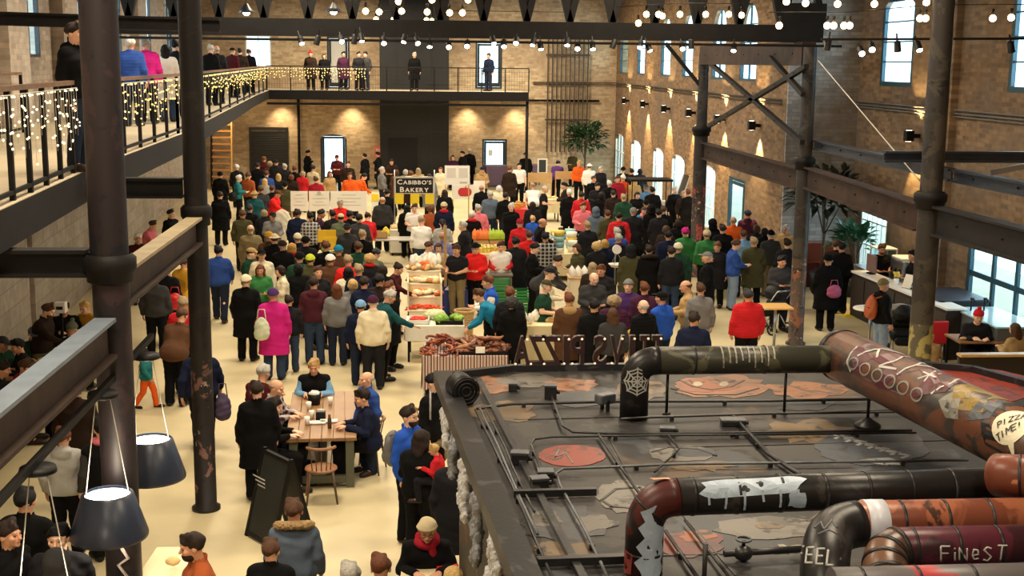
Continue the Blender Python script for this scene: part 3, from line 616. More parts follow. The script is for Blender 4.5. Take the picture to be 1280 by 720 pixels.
# ---------------------------------------------------------------- the crowd: crown-of-head pixel; facing; pose; top; trousers; hair; label; extras
ROWS = """
296,206;180;stand;jacket:charcoal;black;short:white;white-haired person in dark jacket at the back left of the market
299,219;100;hold;jacket:teal;black;short:white;white-haired shopper in a teal jacket carrying a dark shoulder bag
310,216;150;stand;jacket:rust;dkbrown;short:brown;brown-haired person in rust jacket just behind the teal jacket
275,215;180;stand;coat:black;black;beanie:black;person in black coat and cap below the lit staircase
275,240;180;stand;coat:black;black;short:dkbrown;tall person in long black coat standing left of the crowd with a white bag
330,196;170;stand;jacket:maroon;black;short:auburn;red-brown haired person in front of the black roller door
337,202;200;stand;jacket:brown;jeans;curly:ash;curly tan-haired person below the black roller door
333,214;180;stand;jacket:blue;jeans;short:brown;person in a bright blue jacket near the black roller door
331,223;160;stand;jacket:ltgrey;jeans;long:blond;pale blonde person in light grey below the blue jacket
348,217;180;stand;coat:charcoal;black;long:blond;long blonde haired person in dark coat
356,205;190;stand;coat:charcoal;black;short:silver;grey-haired person in dark coat by the roller door edge
368,208;170;stand;jacket:black;dkjeans;short:brown;brown-haired person in black jacket beside the wall pipe
318,239;175;stand;coat:dkteal;black;brim:tan;person in tan hat and dark teal coat
326,233;185;stand;jacket:dkgrey;black;short:brown;brown-haired person in grey jacket beside the tan hat
348,238;70;reach;jacket:brightred;black;cap:brown;person in bright red jacket and cap leaning to produce
303,263;180;stand;jacket:olive;black;short:brown;brown-haired man in olive jacket seen from behind
313,281;185;stand;coat:khaki;charcoal;bald:ash;man in long khaki coat with thinning hair
341,265;20;hold;jacket:grey;black;cap:charcoal;person in dark cap and grey jacket beside the white paper sack
372,262;175;stand;coat:navy;black;short:dkbrown;person in dark navy coat in front of the notice board
388,266;180;stand;jacket*:dkgrey;black;short:black;black-haired man in grey plaid shirt
402,262;90;hold;coat:plum;black;short:dkbrown;dark-haired person in plum coat reading by the notice board
425,250;0;hold;jacket:brightred;black;short:silver;vendor in red behind the notice board table
426,267;180;stand;jacket:greygreen;black;cap:beige;person in pale cap and grey-green jacket
437,264;170;stand;jacket:black;black;short:black;black-haired person in black jacket beside the pale cap
416,263;200;stand;jacket:charcoal;black;short:dkbrown;dark-haired person in charcoal jacket left of the pale cap
385,188;80;phone;coat:black;black;short:black;tall person in black standing alone against the brick wall
391,207;150;stand;jacket:beige;jeans;short:black;black-haired person in beige coat below the wall pipe
421,194;0;hold;jacket:maroon;black;beanie:maroon;person in maroon beanie before the arched glass door
435,202;0;stand;jacket:dkbrown;black;short:brown;brown-haired person just right of the arched door
412,214;30;stand;jacket:tan;jeans;long:brown;long-haired person in tan before the arched door
379,214;150;hold;jacket:red;jeans;bob:ash;ash-blond person in red and white near the notice board
395,221;190;stand;jacket:crimson;black;short:brown;brown-haired person in crimson behind the notice board
437,216;10;stand;jacket:orange;black;short:brown;brown-haired person in orange jacket facing out, left of the other orange jacket
456,192;-120;stand;coat:black;black;short:black;black-coated person standing apart before the brick wall
472,190;-100;phone;coat:charcoal;black;short:dkbrown;man in charcoal coat beside the red wall alarm
489,199;-20;hold;jacket:dkbrown;black;short:dkbrown;dark-haired man in brown jacket below the red wall alarm
477,209;100;stand;jacket:grey;dkjeans;short:silver;grey-haired man in grey jacket left of the bakery sign
456,217;120;lean;jacket:orange;black;short:black;black-haired person in vivid orange jacket bending forward
497,212;180;stand;coat:brown;black;bob:brown;brown-haired person behind the upper left corner of the bakery sign
506,212;160;stand;coat:khaki;black;bob:silver;grey bob-haired person behind the bakery sign
514,214;180;stand;coat:dkbrown;black;short:auburn;auburn-haired person behind the middle of the bakery sign
523,210;180;stand;coat:tan;black;long:ash;long fair-haired person taller than others behind the bakery sign
537,218;170;stand;coat:grey;black;short:dkbrown;dark-haired person behind the right end of the bakery sign
478,246;180;stand;jacket:dkgrey;black;bald:ash;balding person in dark grey left of the bakery stand post
484,237;170;stand;coat:black;black;short:black;person in black coat directly left of the bakery sign
551,209;-20;stand;coat:cream;jeans;bob:auburn;reddish-brown haired person in cream coat
566,194;10;stand;jacket:plum;black;bob:brown;brown-haired person in plum jacket by the back brick wall
578,189;-60;phone;jacket:charcoal;black;short:dkbrown;dark-haired person talking beside the glass door at the back
587,186;170;stand;coat:black;black;short:silver;tall grey-haired person in black coat beside the back glass door
556,237;180;stand;coat:black;black;long:dkbrown;long dark-haired person in black beneath the white posters
555,253;175;stand;jacket:navy;black;beanie:beige;person in cream knit hat, red scarf and navy jacket;scarf:red
509,256;180;stand;coat:black;black;long:black;long black-haired person in black coat at the bakery stand
518,255;0;hold;tee:white;black;short:brown;bakery vendor in white shirt facing the customers
538,257;190;stand;sweater:rust;dkjeans;curly:auburn;person with big curly auburn hair and rust sweater
527,271;180;reach;sweater:white;jeans;short:ash;person in white knit reaching at the bakery counter
553,274;180;stand;sweater:ltgrey;jeans;pony:dkbrown;person with dark ponytail and light grey sweater
553,290;160;stand;jacket:lav;jeans;bald:ash;bald man in lavender-blue shirt
578,277;-110;hold;coat:charcoal;black;short:silver;grey-haired person in charcoal coat facing the bread
590,264;180;stand;coat:black;black;short:white;white-haired person with red collar and black coat;scarf:red
598,256;180;stand;jacket:pink;black;short:silver;grey-haired person in rose pink jacket
460,266;170;lean;jacket:red;black;short:dkbrown;dark-haired person in red jacket bending toward the grey table
449,268;180;stand;coat:dkgrey;black;short:black;black-haired person in dark grey coat beside the red bending one
434,280;175;stand;jacket:dkgrey;black;brim:charcoal;person in grey hat and grey jacket by the cardboard box
603,209;10;hold;jacket:tan;black;beanie:navy;person in navy beanie with a tan scarf;scarf:tan
637,208;170;stand;coat:dkbrown;black;short:auburn;tall person in long brown coat before the purple counter
649,204;0;stand;tee:white;black;short:black;black-haired vendor in white behind the purple counter
657,191;0;stand;coat:black;black;brim:black;person in black hat and coat against the back wall
698,201;160;lean;jacket:purple;black;short:black;person in violet-blue jacket by the framed chalkboard
715,189;-40;hold;jacket:olive;black;short:silver;grey-haired person in black and olive by the wall pipes
724,201;0;stand;jacket:orange;black;short:blond;blond person in orange top beside the grey-haired olive jacket
737,205;160;stand;jacket:white;black;brim:white;vendor in white hat and white jacket
751,208;20;stand;coat:charcoal;black;short:silver;grey-haired person in charcoal below the big corner plant
742,220;20;stand;jacket:black;black;short:brown;brown-haired person in black behind the white-haired black coat
666,229;180;lean;tee:white;charcoal;short:ash;person in white shirt bending over a table, back turned
682,232;80;hold;tee:charcoal;black;bald:silver;bald man in charcoal tee shirt working at a table
705,228;-90;hold;coat:dkbrown;black;short:dkbrown;dark-haired person in brown coat facing the bald vendor
712,237;180;stand;coat:black;black;short:white;white-haired person in broad black coat near the tubs
727,240;170;stand;jacket:red;black;short:dkbrown;dark-haired person in red coat behind the pink jacket
729,253;0;hold;jacket:pink;black;short:auburn;person in pink jacket facing forward
745,259;180;stand;coat:slate;dkjeans;hood:slate;person in slate blue hooded coat
613,239;180;stand;jacket:slate;dkjeans;short:silver;grey-haired man in slate blue shirt and dark trousers
639,254;0;stand;vest:black;black;short:white;white-haired man in black vest facing forward;under:charcoal
624,232;180;stand;coat:cream;jeans;bob:white;white-haired woman in cream coat
632,241;170;stand;jacket:black;black;short:dkbrown;dark-haired person in black right of the cream coat
602,231;180;stand;jacket:black;black;bald:ash;bald man in black jacket right of the apple banner
666,252;180;stand;coat:charcoal;black;bob:dkbrown;dark bob-haired person in charcoal below the bending white shirt
666,270;160;stand;jacket:royal;jeans;short:blond;blond child in bright blue jacket;;h=1.45
650,274;180;stand;jacket:red;black;beanie:crimson;person in red jacket and dark red beanie
679,273;100;hold;coat:black;black;bald:ash;balding man in black coat beside the blond child
662,289;180;stand;jacket:brightred;black;short:brown;brown-haired person in bright red jacket behind the vendor in black
779,209;180;stand;coat:black;black;beanie:black;person in black beanie at the right-hand windows
790,211;180;stand;coat:black;black;short:black;black-haired person before the right wall, left of another black-haired one
800,211;170;stand;coat:charcoal;black;bob:black;black bob-haired person before the right wall windows
779,219;190;stand;jacket:orange;black;pompom:white;person in orange jacket and white bobble hat
772,220;10;stand;jacket:crimson;black;short:brown;brown-haired person in crimson left of the orange bobble hat person
793,223;180;stand;coat:tan;black;long:blond;long blonde haired person in tan coat
762,226;180;stand;coat:black;black;short:white;white-haired person in black coat below the corner plant
747,229;0;hold;coat:charcoal;black;short:dkbrown;dark-haired person in charcoal facing forward near the corner plant
797,240;10;hold;coat:black;black;bob:dkbrown;person with pale face and black coat below the blonde in tan
780,243;180;stand;coat:dkgreen;black;short:ash;ash-haired person in dark green coat
808,231;-160;stand;jacket:ltblue;black;short:silver;silver-haired person in light blue jacket by the windows
816,234;180;stand;coat:black;black;short:black;black-haired person in black beside the light blue jacket
792,260;180;stand;coat:charcoal;black;beanie:grey;person in grey beanie and charcoal coat behind red backpack wearer
805,259;-20;hold;jacket:turq;black;bob:brown;woman in turquoise jacket with a pink scarf;scarf:pink
774,266;180;stand;puffer:red;black;short:black;black-haired person in red puffer jacket wearing black backpack
760,263;190;stand;coat:olive;black;short:brown;brown-haired person in olive coat left of the red puffer
772,285;180;stand;jacket:blue;dkjeans;short:silver;grey-haired person in blue jacket below the red puffer
845,234;20;stand;coat:black;black;short:silver;grey-haired person in black by the right wall holding a tall sign
853,238;10;stand;coat:dkbrown;black;bob:ash;ash-haired person in dark brown by the right windows
861,237;180;stand;coat:black;black;short:auburn;auburn-haired person in black left of the iron column
815,256;180;stand;coat:black;black;hood:black;hooded person in black coat near the leaning sign
824,262;170;stand;coat:charcoal;black;short:black;black-haired person in charcoal beside the hooded person
848,274;180;stand;coat:black;black;bob:dkbrown;dark-haired person in black left of the pink hat
857,285;180;stand;jacket:green;jeans;beanie:magenta;person in magenta hat and green jacket left of the column
833,282;150;stand;coat:dkbrown;black;bob:brown;brown bob-haired person in brown coat by the maroon cooler
891,274;180;stand;coat:black;black;hood:black;person in black hood right of the iron column
884,288;180;stand;jacket:green;black;pompom:beige;person in green jacket and cream bobble hat behind the column
273,308;180;walk;jacket:blue;dkjeans;short:black;black-haired man in blue jacket walking away alone
315,310;80;hold;jacket:dkgreen;black;cap:tan;person in tan cap and dark green jacket
327,312;10;stand;jacket:cream;black;cap:black;person in black cap and cream jacket behind the pumpkin holder
325,331;0;hold;sweater:green;maroon;long:auburn;woman with long auburn hair in green sweater holding bread
307,344;170;stand;coat:black;black;beanie:cream;person in cream beanie and long black coat
343,293;180;stand;coat:black;black;brim:beige;person in cream brimmed hat and black coat
336,290;160;stand;coat:brown;black;beanie:mustard;person in mustard hat left of the cream brimmed hat
372,292;190;stand;coat:navy;black;beanie:cream;person in cream knit hat and dark coat
363,305;150;stand;coat:brown;black;long:gold;golden-haired person in brown coat with red scarf;scarf:red
375,316;180;stand;jacket:dkgreen;black;beanie:black;person in black beanie and dark green jacket, back turned
387,318;180;stand;coat:olive;black;beanie:lime;person in lime green beanie
350,332;-80;hold;coat:cream;jeans;bob:dkbrown;dark-haired woman in cream coat seen from the side
341,361;180;stand;coat:magenta;jeans;beanie:purple;person in purple beanie and knee-length magenta coat
361,370;180;stand;jacket:charcoal;jeans;short:dkbrown;person in charcoal jacket partly hidden by the magenta coat;;h=1.52
392,347;180;stand;hoodie:burgundy;jeans;short:dkbrown;man in burgundy hoodie and jeans, back turned
421,355;180;stand;jacket:grey;dkjeans;long:auburn;auburn-haired woman in grey jacket and dark jeans
414,319;180;stand;coat:brown;black;beanie:white;person in white beanie and brown coat
434,319;180;stand;jacket:brightred;dkjeans;short:ash;ash-haired person in bright red jacket amid the crowd
437,335;180;stand;coat:cream;black;long:black;long black-haired person in cream in front of the red jacket
423,307;180;stand;coat:brown;black;beanie:turq;person in turquoise beanie behind the yellow placards
397,333;20;stand;coat:charcoal;black;short:brown;brown-haired person with pale face left of the white beanie
462,318;180;stand;coat:charcoal;black;curly:blond;pale blond curly-haired person with red scarf and dark coat;scarf:red
471,311;150;lean;jacket:greygreen;black;short:dkgrey;person in grey-green jacket bending by the grey table
498,331;70;reach;sweater:maroon;black;bun:dkbrown;woman with dark bun in maroon sweater reaching for bread
489,363;110;reach;jacket:dkteal;black;short:silver;grey-haired man in dark teal jacket reaching to the vegetables
466,370;180;stand;jacket:cream;charcoal;beanie:plum;man in plum beanie and loose cream jacket
451,376;180;stand;jacket:navy;dkjeans;beanie:ltblue;child in pale blue hat beside the cream jacket;;h=1.62
441,349;180;stand;jacket:grey;dkjeans;bob:blond;blond person in grey jacket left of the navy jacket
456,346;170;stand;jacket:navy;dkjeans;short:dkbrown;dark-haired person in navy jacket facing the stands
473,344;160;stand;coat:dkbrown;black;short:black;black-haired person in dark brown coat near the bread stand
486,352;60;stand;coat:black;black;short:auburn;auburn-haired person in black behind the teal jacket
537,302;60;hold;sweater:white;khaki;short:brown;brown-haired bread vendor in white sweater
548,304;0;hold;tee:beige;black;bob:brown;brown bob-haired vendor in beige by the wooden post
570,306;-30;hold;tee:charcoal;khaki;short:brown;man in charcoal tee shirt behind the blue bin
594,304;-20;hold;jacket:brightred;black;brim:black;person in black hat and bright red jacket by produce boxes
626,302;0;hold;apron:white;black;short:brown;vendor in white apron over red shirt;under:red
645,297;170;stand;coat:charcoal;black;short:black;black-haired person in charcoal behind the white apron vendor
669,304;80;hold;jacket:black;black;short:black;black-haired vendor in black jacket facing right
699,320;75;lean;hoodie:dkgrey;charcoal;short:dkbrown;dark-haired vendor in grey hoodie bending over the counter
688,335;90;hold;sweater:cream;khaki;cap:charcoal;vendor in dark cap and cream sweater
684,350;70;hold;tee:dkgreen;khaki;cap:olive;vendor in olive cap and dark green tee shirt
682,291;180;stand;jacket*:charcoal;black;short:black;black-haired person in black and white plaid shirt
720,305;-70;hold;coat:olive;black;bob:brown;brown-haired woman in olive coat facing the vendors
746,303;180;stand;coat:charcoal;black;curly:blond;curly blond person in dark coat behind the olive coat
757,299;180;stand;coat:navy;black;bob:gold;golden bob-haired person in navy beside the curly blond one
741,328;170;stand;coat:dkbrown;black;long:ash;ash-haired person in brown behind the bald man
751,331;-30;hold;coat:charcoal;black;short:auburn;auburn-haired person with flushed face next to the bald man
743,341;10;hold;coat:dkgrey;charcoal;bald:ash;bald man in long dark grey coat facing forward
712,367;180;stand;coat:brown;black;short:auburn;auburn-haired person in brown hooded coat at the apple crates;hb:tan
637,359;170;stand;jacket:charcoal;black;short:auburn;auburn-haired person in charcoal jacket by the green crates
640,372;190;stand;coat:black;black;curly:dkgrey;person with dark curly hair in long black coat by the marquee letters
597,362;-100;lean;sweater:turq;black;short:brown;vendor in turquoise fleece leaning over the produce
609,345;-90;hold;vest:royal;black;short:auburn;person in royal blue apron behind the turquoise fleece;under:white
773,293;180;stand;coat:charcoal;black;short:silver;silver-haired person with violet scarf;scarf:purple
789,306;180;stand;coat:olive;black;hood:charcoal;person in long olive-black coat with head bowed
812,307;180;stand;coat:black;black;short:dkbrown;dark-haired person in black coat with fur collar;fur:dkbrown
836,289;180;stand;puffer:navy;black;short:black;black-haired person in navy puffer by the cooler
840,309;180;stand;jacket:charcoal;jeans;short:dkbrown;broad man in charcoal leather jacket and jeans, back turned
848,304;180;stand;coat:dkgreen;black;beanie:cream;person in cream knit hat and dark green coat
897,303;-30;phone;coat:charcoal;black;bun:auburn;auburn-haired person eating right of the iron column
885,315;-110;stand;coat:black;black;cap:grey;person in grey cap and black coat beside the column
857,351;-100;hold;jacket:tan;khaki;bald:brown;balding man in tan jacket in profile
876,354;180;stand;jacket:grey;ltjeans;short:brown;brown-haired man in grey jacket and pale jeans
788,351;-20;stand;coat:purple;black;beanie:grey;person in grey beanie and dark purple coat
804,352;180;stand;coat:plum;black;short:auburn;auburn-haired person in plum right of the grey beanie
805,375;-150;stand;puffer:black;black;bald:silver;balding man with glasses in black puffer jacket;glasses
828,365;-140;stand;jacket:royal;dkjeans;cap:black;man in black cap and royal blue jacket
768,370;160;stand;puffer:plum;black;curly:ash;ash-haired woman in plum puffer jacket
764,384;180;stand;jacket:dkgrey;black;long:brown;long brown-haired person in grey beside the marquee letters
746,376;180;stand;coat:black;black;short:black;black-haired man in black facing the apple crates
868,391;160;stand;suit:navy;black;short:dkbrown;dark-haired man in navy jacket behind the roof pipe
797,398;180;stand;jacket:gold;brown;short:blond;blond toddler in gold jacket held near the puffer jacket;;h=1.30
917,271;180;stand;jacket:orange;black;bald:ash;bald man in orange shirt near the right wall
930,288;180;stand;jacket:ltblue;dkjeans;short:brown;brown-haired man in light blue vest with cream sleeves
921,300;90;hold;jacket:blue;ltjeans;short:brown;brown-haired man in blue jacket and pale jeans at the snack table
978,320;10;hold;sweater:dkgrey;charcoal;short:black;black-haired man in dark grey sweater behind the stroller
964,288;180;stand;jacket:dkgrey;khaki;beanie:black;person in black beanie and dark grey jacket
982,281;-40;hold;coat:tan;black;short:silver;silver-haired person in tan coat left of the post
946,281;170;stand;coat:charcoal;black;bob:brown;brown bob-haired person in charcoal right of the orange shirt
956,285;190;stand;coat:black;black;bob:black;black bob-haired person in black near the right wall
943,297;180;stand;coat:olive;black;short:ash;ash-haired person in olive right of the light blue vest
985,299;180;stand;coat:charcoal;black;short:dkbrown;dark-haired person in charcoal left of the tall post
935,263;180;stand;coat:plum;black;beanie:navy;person in navy hat and plum coat before the teal-framed door
904,281;180;stand;coat:black;black;short:dkbrown;dark-haired person in black left of the orange shirt
1036,319;170;stand;coat:black;black;beanie:black;person in long black coat with pink shoulder bag
1053,303;185;stand;jacket:black;black;short:black;black-haired man in black jacket at the bar counter
1046,301;150;stand;coat:dkbrown;black;short:brown;brown-haired person in front of the fern at the bar
936,362;180;stand;puffer:red;black;short:dkgrey;person in red puffer jacket and black trousers
1103,305;0;hold;tee:black;black;short:brown;bartender in black with glasses and beard behind the bar;glasses,beard:auburn
1141,313;-80;hold;tee:black;black;short:black;black-haired bartender in black tee shirt
1104,349;100;stand;jacket:black;ltjeans;beanie:khaki;customer in khaki hat wearing an orange backpack
1224,388;-10;sit;sweater:charcoal;black;pompom:red;seated person in red bobble hat
1268,404;-160;sit;jacket:tan;jeans;long:brown;seated woman with long brown hair beside the paper
1163,416;170;sit;sweater:tan;jeans;short:blond;blond child seated on the red chair;;h=1.3
62,380;80;reach;jacket:dkbrown;khaki;short:brown;bearded man in dark brown jacket by the stone wall;beard:brown
42,409;20;sit;jacket:dkgreen;black;cap:slate;seated man in blue-grey cap and green jacket;beard:silver
4,421;60;sit;jacket:dkgreen;black;cap:dkgrey;seated person in grey cap and dark green jacket
20,424;-60;sit;jacket:charcoal;black;short:black;seated person with pale face beside the grey cap
34,449;120;sit;jacket:red;black;short:brown;seated person in red jacket at the wall table
90,403;170;sit;jacket:charcoal;black;pompom:greygreen;seated person in grey and green bobble hat
80,379;20;sit;jacket:black;black;short:dkbrown;person in black sitting behind the brown jacket man
105,377;-30;sit;jacket:mustard;brown;short:blond;blond person in mustard jacket at the wall tables
4,452;100;sit;jacket:black;black;short:dkbrown;dark seated person at the very left edge
78,536;180;stand;hoodie:ltgrey;black;short:auburn;auburn-haired boy in pale grey hoodie;;h=1.62
127,524;-150;stand;vest:black;black;short:black;black-haired woman in dark vest with pink collar;scarf:pink,under:dkgrey
8,652;70;stand;jacket:black;black;short:dkbrown;dark-haired man in black jacket in the lower left corner
93,475;180;stand;coat:dkbrown;black;short:dkbrown;tall person in dark brown coat behind the grey hoodie boy
30,612;170;stand;jacket:black;black;short:black;broad person in black below the dark lamp canopy
70,688;180;stand;jacket:dkgrey;black;hood:dkgrey;person in dark grey hood at the bottom edge
73,656;0;stand;jacket:charcoal;black;short:black;black-haired person half behind the near pendant lamp
238,667;-75;hold;jacket:rust;dkbrown;short:dkbrown;bearded man in rust jacket at the bottom of the view;beard:dkbrown
338,676;170;stand;jacket:black;black;short:brown;brown-haired boy in black jacket at the bottom edge;;h=1.5
367,626;180;stand;jacket:slate;black;short:brown;boy in slate blue parka with fur-trimmed hood;fur:tan;h=1.62
438,704;180;sit;jacket:grey;black;short:silver;silver-haired person at the bottom edge
476,694;180;sit;jacket:brown;black;short:auburn;auburn-haired person at the bottom edge
534,650;0;sit;jacket:black;black;beanie:beige;woman in beige beanie, glasses and patterned scarf;glasses,scarf:crimson;h=1.7
567,708;180;sit;jacket:dkgrey;black;bob:blond;blond person at the bottom edge by the white garland
330,456;150;sit;sweater:maroon;black;short:silver;grey-haired person in maroon sweater at the long wooden table;;h=1.8
347,475;70;sit;jacket*:plum;black;bald:ash;balding person in plaid shirt at the long wooden table
344,497;80;sit;jacket:black;black;short:dkbrown;person in black jacket nearest on the left of the wooden table
392,449;0;sit;vest:black;black;short:blond;blond boy in black vest at the far end of the wooden table;under:ltblue
459,465;-60;stand;jacket:blue;dkjeans;bald:silver;bald man in blue jacket standing by the wooden table;;h=1.55
451,487;-80;sit;jacket:navy;black;short:dkbrown;dark-haired person in navy at the wooden table
321,478;190;stand;coat:black;black;short:dkbrown;person in long black coat behind the wooden table;;h=1.68
510,508;60;stand;jacket:royal;black;short:dkbrown;man in royal blue jacket, glasses and beard with grey backpack;glasses,beard:dkbrown
528,537;150;hold;jacket:black;black;long:dkbrown;long dark-haired woman in black carrying a child
549,545;-100;sitfold;jacket:red;charcoal;short:blond;small child in red jacket held by the woman;;h=0.95;base=0.80
541,467;60;stand;jacket:black;black;short:black;black-haired person in black beside the kiosk's corner
572,556;170;stand;coat:charcoal;black;short:black;person in charcoal coat hidden behind the white garland
534,503;-20;sit;jacket:khaki;black;short:ash;ash-haired person seated beside the kiosk's corner
228,386;170;lean;jacket:brown;black;short:brown;person in brown jacket bending forward beside the painted column
229,372;180;stand;jacket:red;black;short:ash;person in red behind the bending brown jacket
250,425;180;walk;hoodie:navy;black;hood:navy;person in navy hooded jacket behind the painted column
181,437;80;walk;jacket:teal;orange;short:dkbrown;child in teal and orange beside the near column;;h=1.05
193,340;180;stand;jacket:dkgrey;black;short:dkbrown;person in dark grey jacket under the wooden beam
207,330;170;stand;coat:black;black;short:black;person in black with red bag under the wooden beam
229,322;150;stand;apron:mustard;khaki;short:brown;person in mustard apron left of the painted column;under:beige
172,292;20;stand;jacket:maroon;black;short:white;white-haired person in maroon by the left stall
192,276;70;reach;jacket:pink;black;short:brown;person in pink reaching beside the salad greens
213,262;60;stand;jacket:black;black;short:dkbrown;dark-haired person in black behind the wooden beam
322,204;180;stand;coat:black;black;short:dkbrown;dark-haired person in black at the foot of the roller door's left side
345,200;180;stand;coat:charcoal;black;beanie:charcoal;person in charcoal beanie and coat before the roller door
364,218;170;stand;coat:dkbrown;black;bob:auburn;auburn bob-haired person behind the notice panels
340,232;190;stand;coat:black;black;short:brown;brown-haired person in black behind the red jacket and cap
356,228;180;stand;coat:olive;black;beanie:black;person in black beanie and olive coat behind the notice panels
312,256;175;stand;coat:black;black;short:dkgrey;grey-haired person in black between the tan hat and the olive jacket
330,262;185;stand;jacket:charcoal;black;bob:ash;ash bob-haired person in charcoal behind the cap and grey jacket
355,300;180;stand;coat:black;black;beanie:dkbrown;person in dark brown beanie and black coat amid the hats
382,296;175;stand;coat:charcoal;black;beanie:black;person in black beanie and charcoal coat before the plaid shirt
408,302;185;stand;coat:black;black;short:auburn;auburn-haired person in black above the yellow placards
448,303;180;stand;coat:dkgreen;black;short:brown;brown-haired person in dark green by the cardboard box
453,288;170;stand;coat:black;black;short:ash;ash-haired person in black behind the cardboard box
480,330;180;stand;coat:black;black;bob:dkbrown;dark bob-haired person in black left of the bread stand
447,330;180;stand;coat:navy;black;short:ash;ash-haired person in navy behind the navy jacket man
372,330;180;stand;coat:black;black;bob:black;black bob-haired person in black right of the cream-coated woman
767,238;180;stand;coat:dkbrown;black;short:dkbrown;dark-haired person in brown behind the white-haired black coat
752,240;170;stand;coat:black;black;bob:dkbrown;dark bob-haired person in black left of the white-haired black coat
808,250;180;stand;coat:black;black;beanie:black;person in black beanie and black coat near the lower windows
830,258;175;stand;coat:black;black;short:brown;brown-haired person in black beside the leaning sign
735,277;185;stand;coat:charcoal;black;short:ash;ash-haired person in charcoal before the slate blue hooded coat
92,35;70;stand;hoodie:black;dkjeans;short:dkbrown;young man in black hoodie leaning on the balcony rail;;base=4.65;Y=15.6
163,59;175;stand;puffer:blue;dkjeans;short:white;white-haired person in blue puffer on the balcony;;base=4.65;Y=26
182,58;180;stand;puffer:magenta;black;short:silver;grey-haired person in magenta puffer on the balcony;;base=4.65;Y=27
207,63;175;stand;coat:white;jeans;long:black;long black-haired person in white on the balcony;;base=4.65;Y=28
220,66;180;stand;coat:charcoal;black;short:black;black-haired person in charcoal on the balcony beside the painted column;;base=4.65;Y=29.5
263,61;160;stand;coat:black;black;short:silver;grey-haired person in black on the balcony right of the column;;base=4.65;Y=38
271,62;180;stand;coat:charcoal;black;bald:silver;balding person in charcoal on the balcony;;base=4.65;Y=39.5
290,57;150;stand;coat:maroon;black;cap:black;person in dark red and black cap far along the balcony;;base=4.65;Y=46
300,57;190;stand;coat:dkbrown;black;short:dkbrown;dark-haired person in brown coat far along the balcony;;base=4.65;Y=49
311,56;170;stand;coat:black;black;short:brown;brown-haired person in black at the balcony's far corner;;base=4.65;Y=53
388,67;0;stand;coat:dkbrown;black;pompom:red;person in red bobble hat on the back balcony;;base=4.65;Y=59.2
405,67;0;stand;coat:black;black;bob:brown;person in black beside the red bobble hat on the back balcony;;base=4.65;Y=59.3
429,68;20;stand;coat:plum;black;short:black;person in plum before the white doorway of the back balcony;;base=4.65;Y=59.8
448,69;30;stand;jacket:charcoal;black;short:dkbrown;left one of the pair right of the white balcony doorway;;base=4.65;Y=59.2
457,67;-30;stand;jacket:dkgrey;dkjeans;short:black;taller one of the pair right of the white balcony doorway;;base=4.65;Y=59.6
518,74;0;stand;coat:black;black;short:silver;person in black before the black balcony panels;;base=4.65;Y=59.5
611,70;-40;stand;jacket:navy;dkjeans;short:dkbrown;person at the right doorway of the back balcony;;base=4.65;Y=60
"""
PERSON = {}
for ln in ROWS.strip().split('\n'):
    f = ln.split(';'); px, py = (float(q) for q in f[0].split(','))
    kw = {}; ex = ''
    for e in f[7:]:
        if '=' in e: a, b = e.split('='); kw[a] = float(b)
        elif e: ex = e
    PERSON[f[6]] = person(px, py, float(f[1]), f[2], f[3], f[4], f[5], f[6], ex, **kw)
# keep neighbours from standing inside one another: nudge along the sight line, a few centimetres at a time
CREW = [q for q in people if q[0].location.z < 1]
FIX = []     # (x, y, radius) of tables and counters, filled before the nudging
def settle(n=60, dmin=.50):
    for it in range(n):
        mv = 0
        for i in range(len(CREW)):
            a = CREW[i][0]
            if a.get('pin'): continue
            for j in range(i+1, len(CREW)):
                b = CREW[j][0]
                if b.get('pin'): continue
                dx, dy = b.location.x-a.location.x, b.location.y-a.location.y
                d = math.hypot(dx, dy)
                if d < dmin:
                    push = (dmin-d)*.25+.003; s = 1 if dy >= 0 else -1
                    for o, q in ((a,-s),(b,s)):
                        L = math.hypot(o.location.x, o.location.y); o.location.x += q*push*o.location.x/L; o.location.y += q*push*o.location.y/L
                        if d > 1e-6: o.location.x += (dx/d)*push*.35*(1 if o is b else -1)
                    mv += 1
        if not mv: break
    return mv
# ---------------------------------------------------------------- materials of the place
FLOOR_M = mat('pale_concrete', (214,200,160), .45, noise=.16, scale=.7, bump=.05, bscale=6, spec=.4)
BRICK_B = brick_mat('buff_brick', (216,194,158), (174,148,116), (190,174,148), 'X', tint=(164,138,112), bw=.34, bh=.11)
BRICK_R = brick_mat('ochre_brick', (154,124,92), (104,82,62), (128,110,92), 'Y', tint=(112,98,86), bw=.32, bh=.10)
STONE_R = brick_mat('grey_brick', (186,182,178), (146,140,134), (150,146,142), 'X', tint=(138,122,106), bw=.34, bh=.11)
BRICK_L = brick_mat('grey_tan_brick', (196,178,158), (158,140,122), (172,162,148), 'Y', tint=(182,178,174), bw=.34, bh=.11)
BLOCK_L = brick_mat('pale_stone_block', (176,166,150), (160,150,136), (140,130,118), 'Y', tint=(146,134,118), bw=.8, bh=.4)
BLACKP = mat('black_panel', (24,24,25), .55, noise=.3, scale=2)
IRON = mat('black_iron', (20,18,18), .6, noise=.35, scale=5, bump=.1, spec=.22)
DKSTEEL = mat('dark_steel', (34,31,30), .55, noise=.3, scale=4, bump=.1, spec=.25)
BLUESTEEL = mat('blue_grey_steel', (38,44,54), .45, noise=.25, scale=5)
WOODBEAM = mat('brown_steel_beam', (66,52,44), .6, spec=.25, noise=.35, scale=3, bump=.15)
RUSTBEAM = mat('rusty_beam', (60,42,31), .6, noise=.4, scale=3, bump=.2, col2=(40,28,22), spec=.25)
FRAMEB = mat('black_frame', (26,28,30), .45)
FRAMET = mat('teal_frame', (28,70,84), .45)
GLASS = glass_mat('window_glass', (225,240,245), .06)
RAILWOOD = mat('oak_handrail', (128,96,68), .5, noise=.3, scale=6)
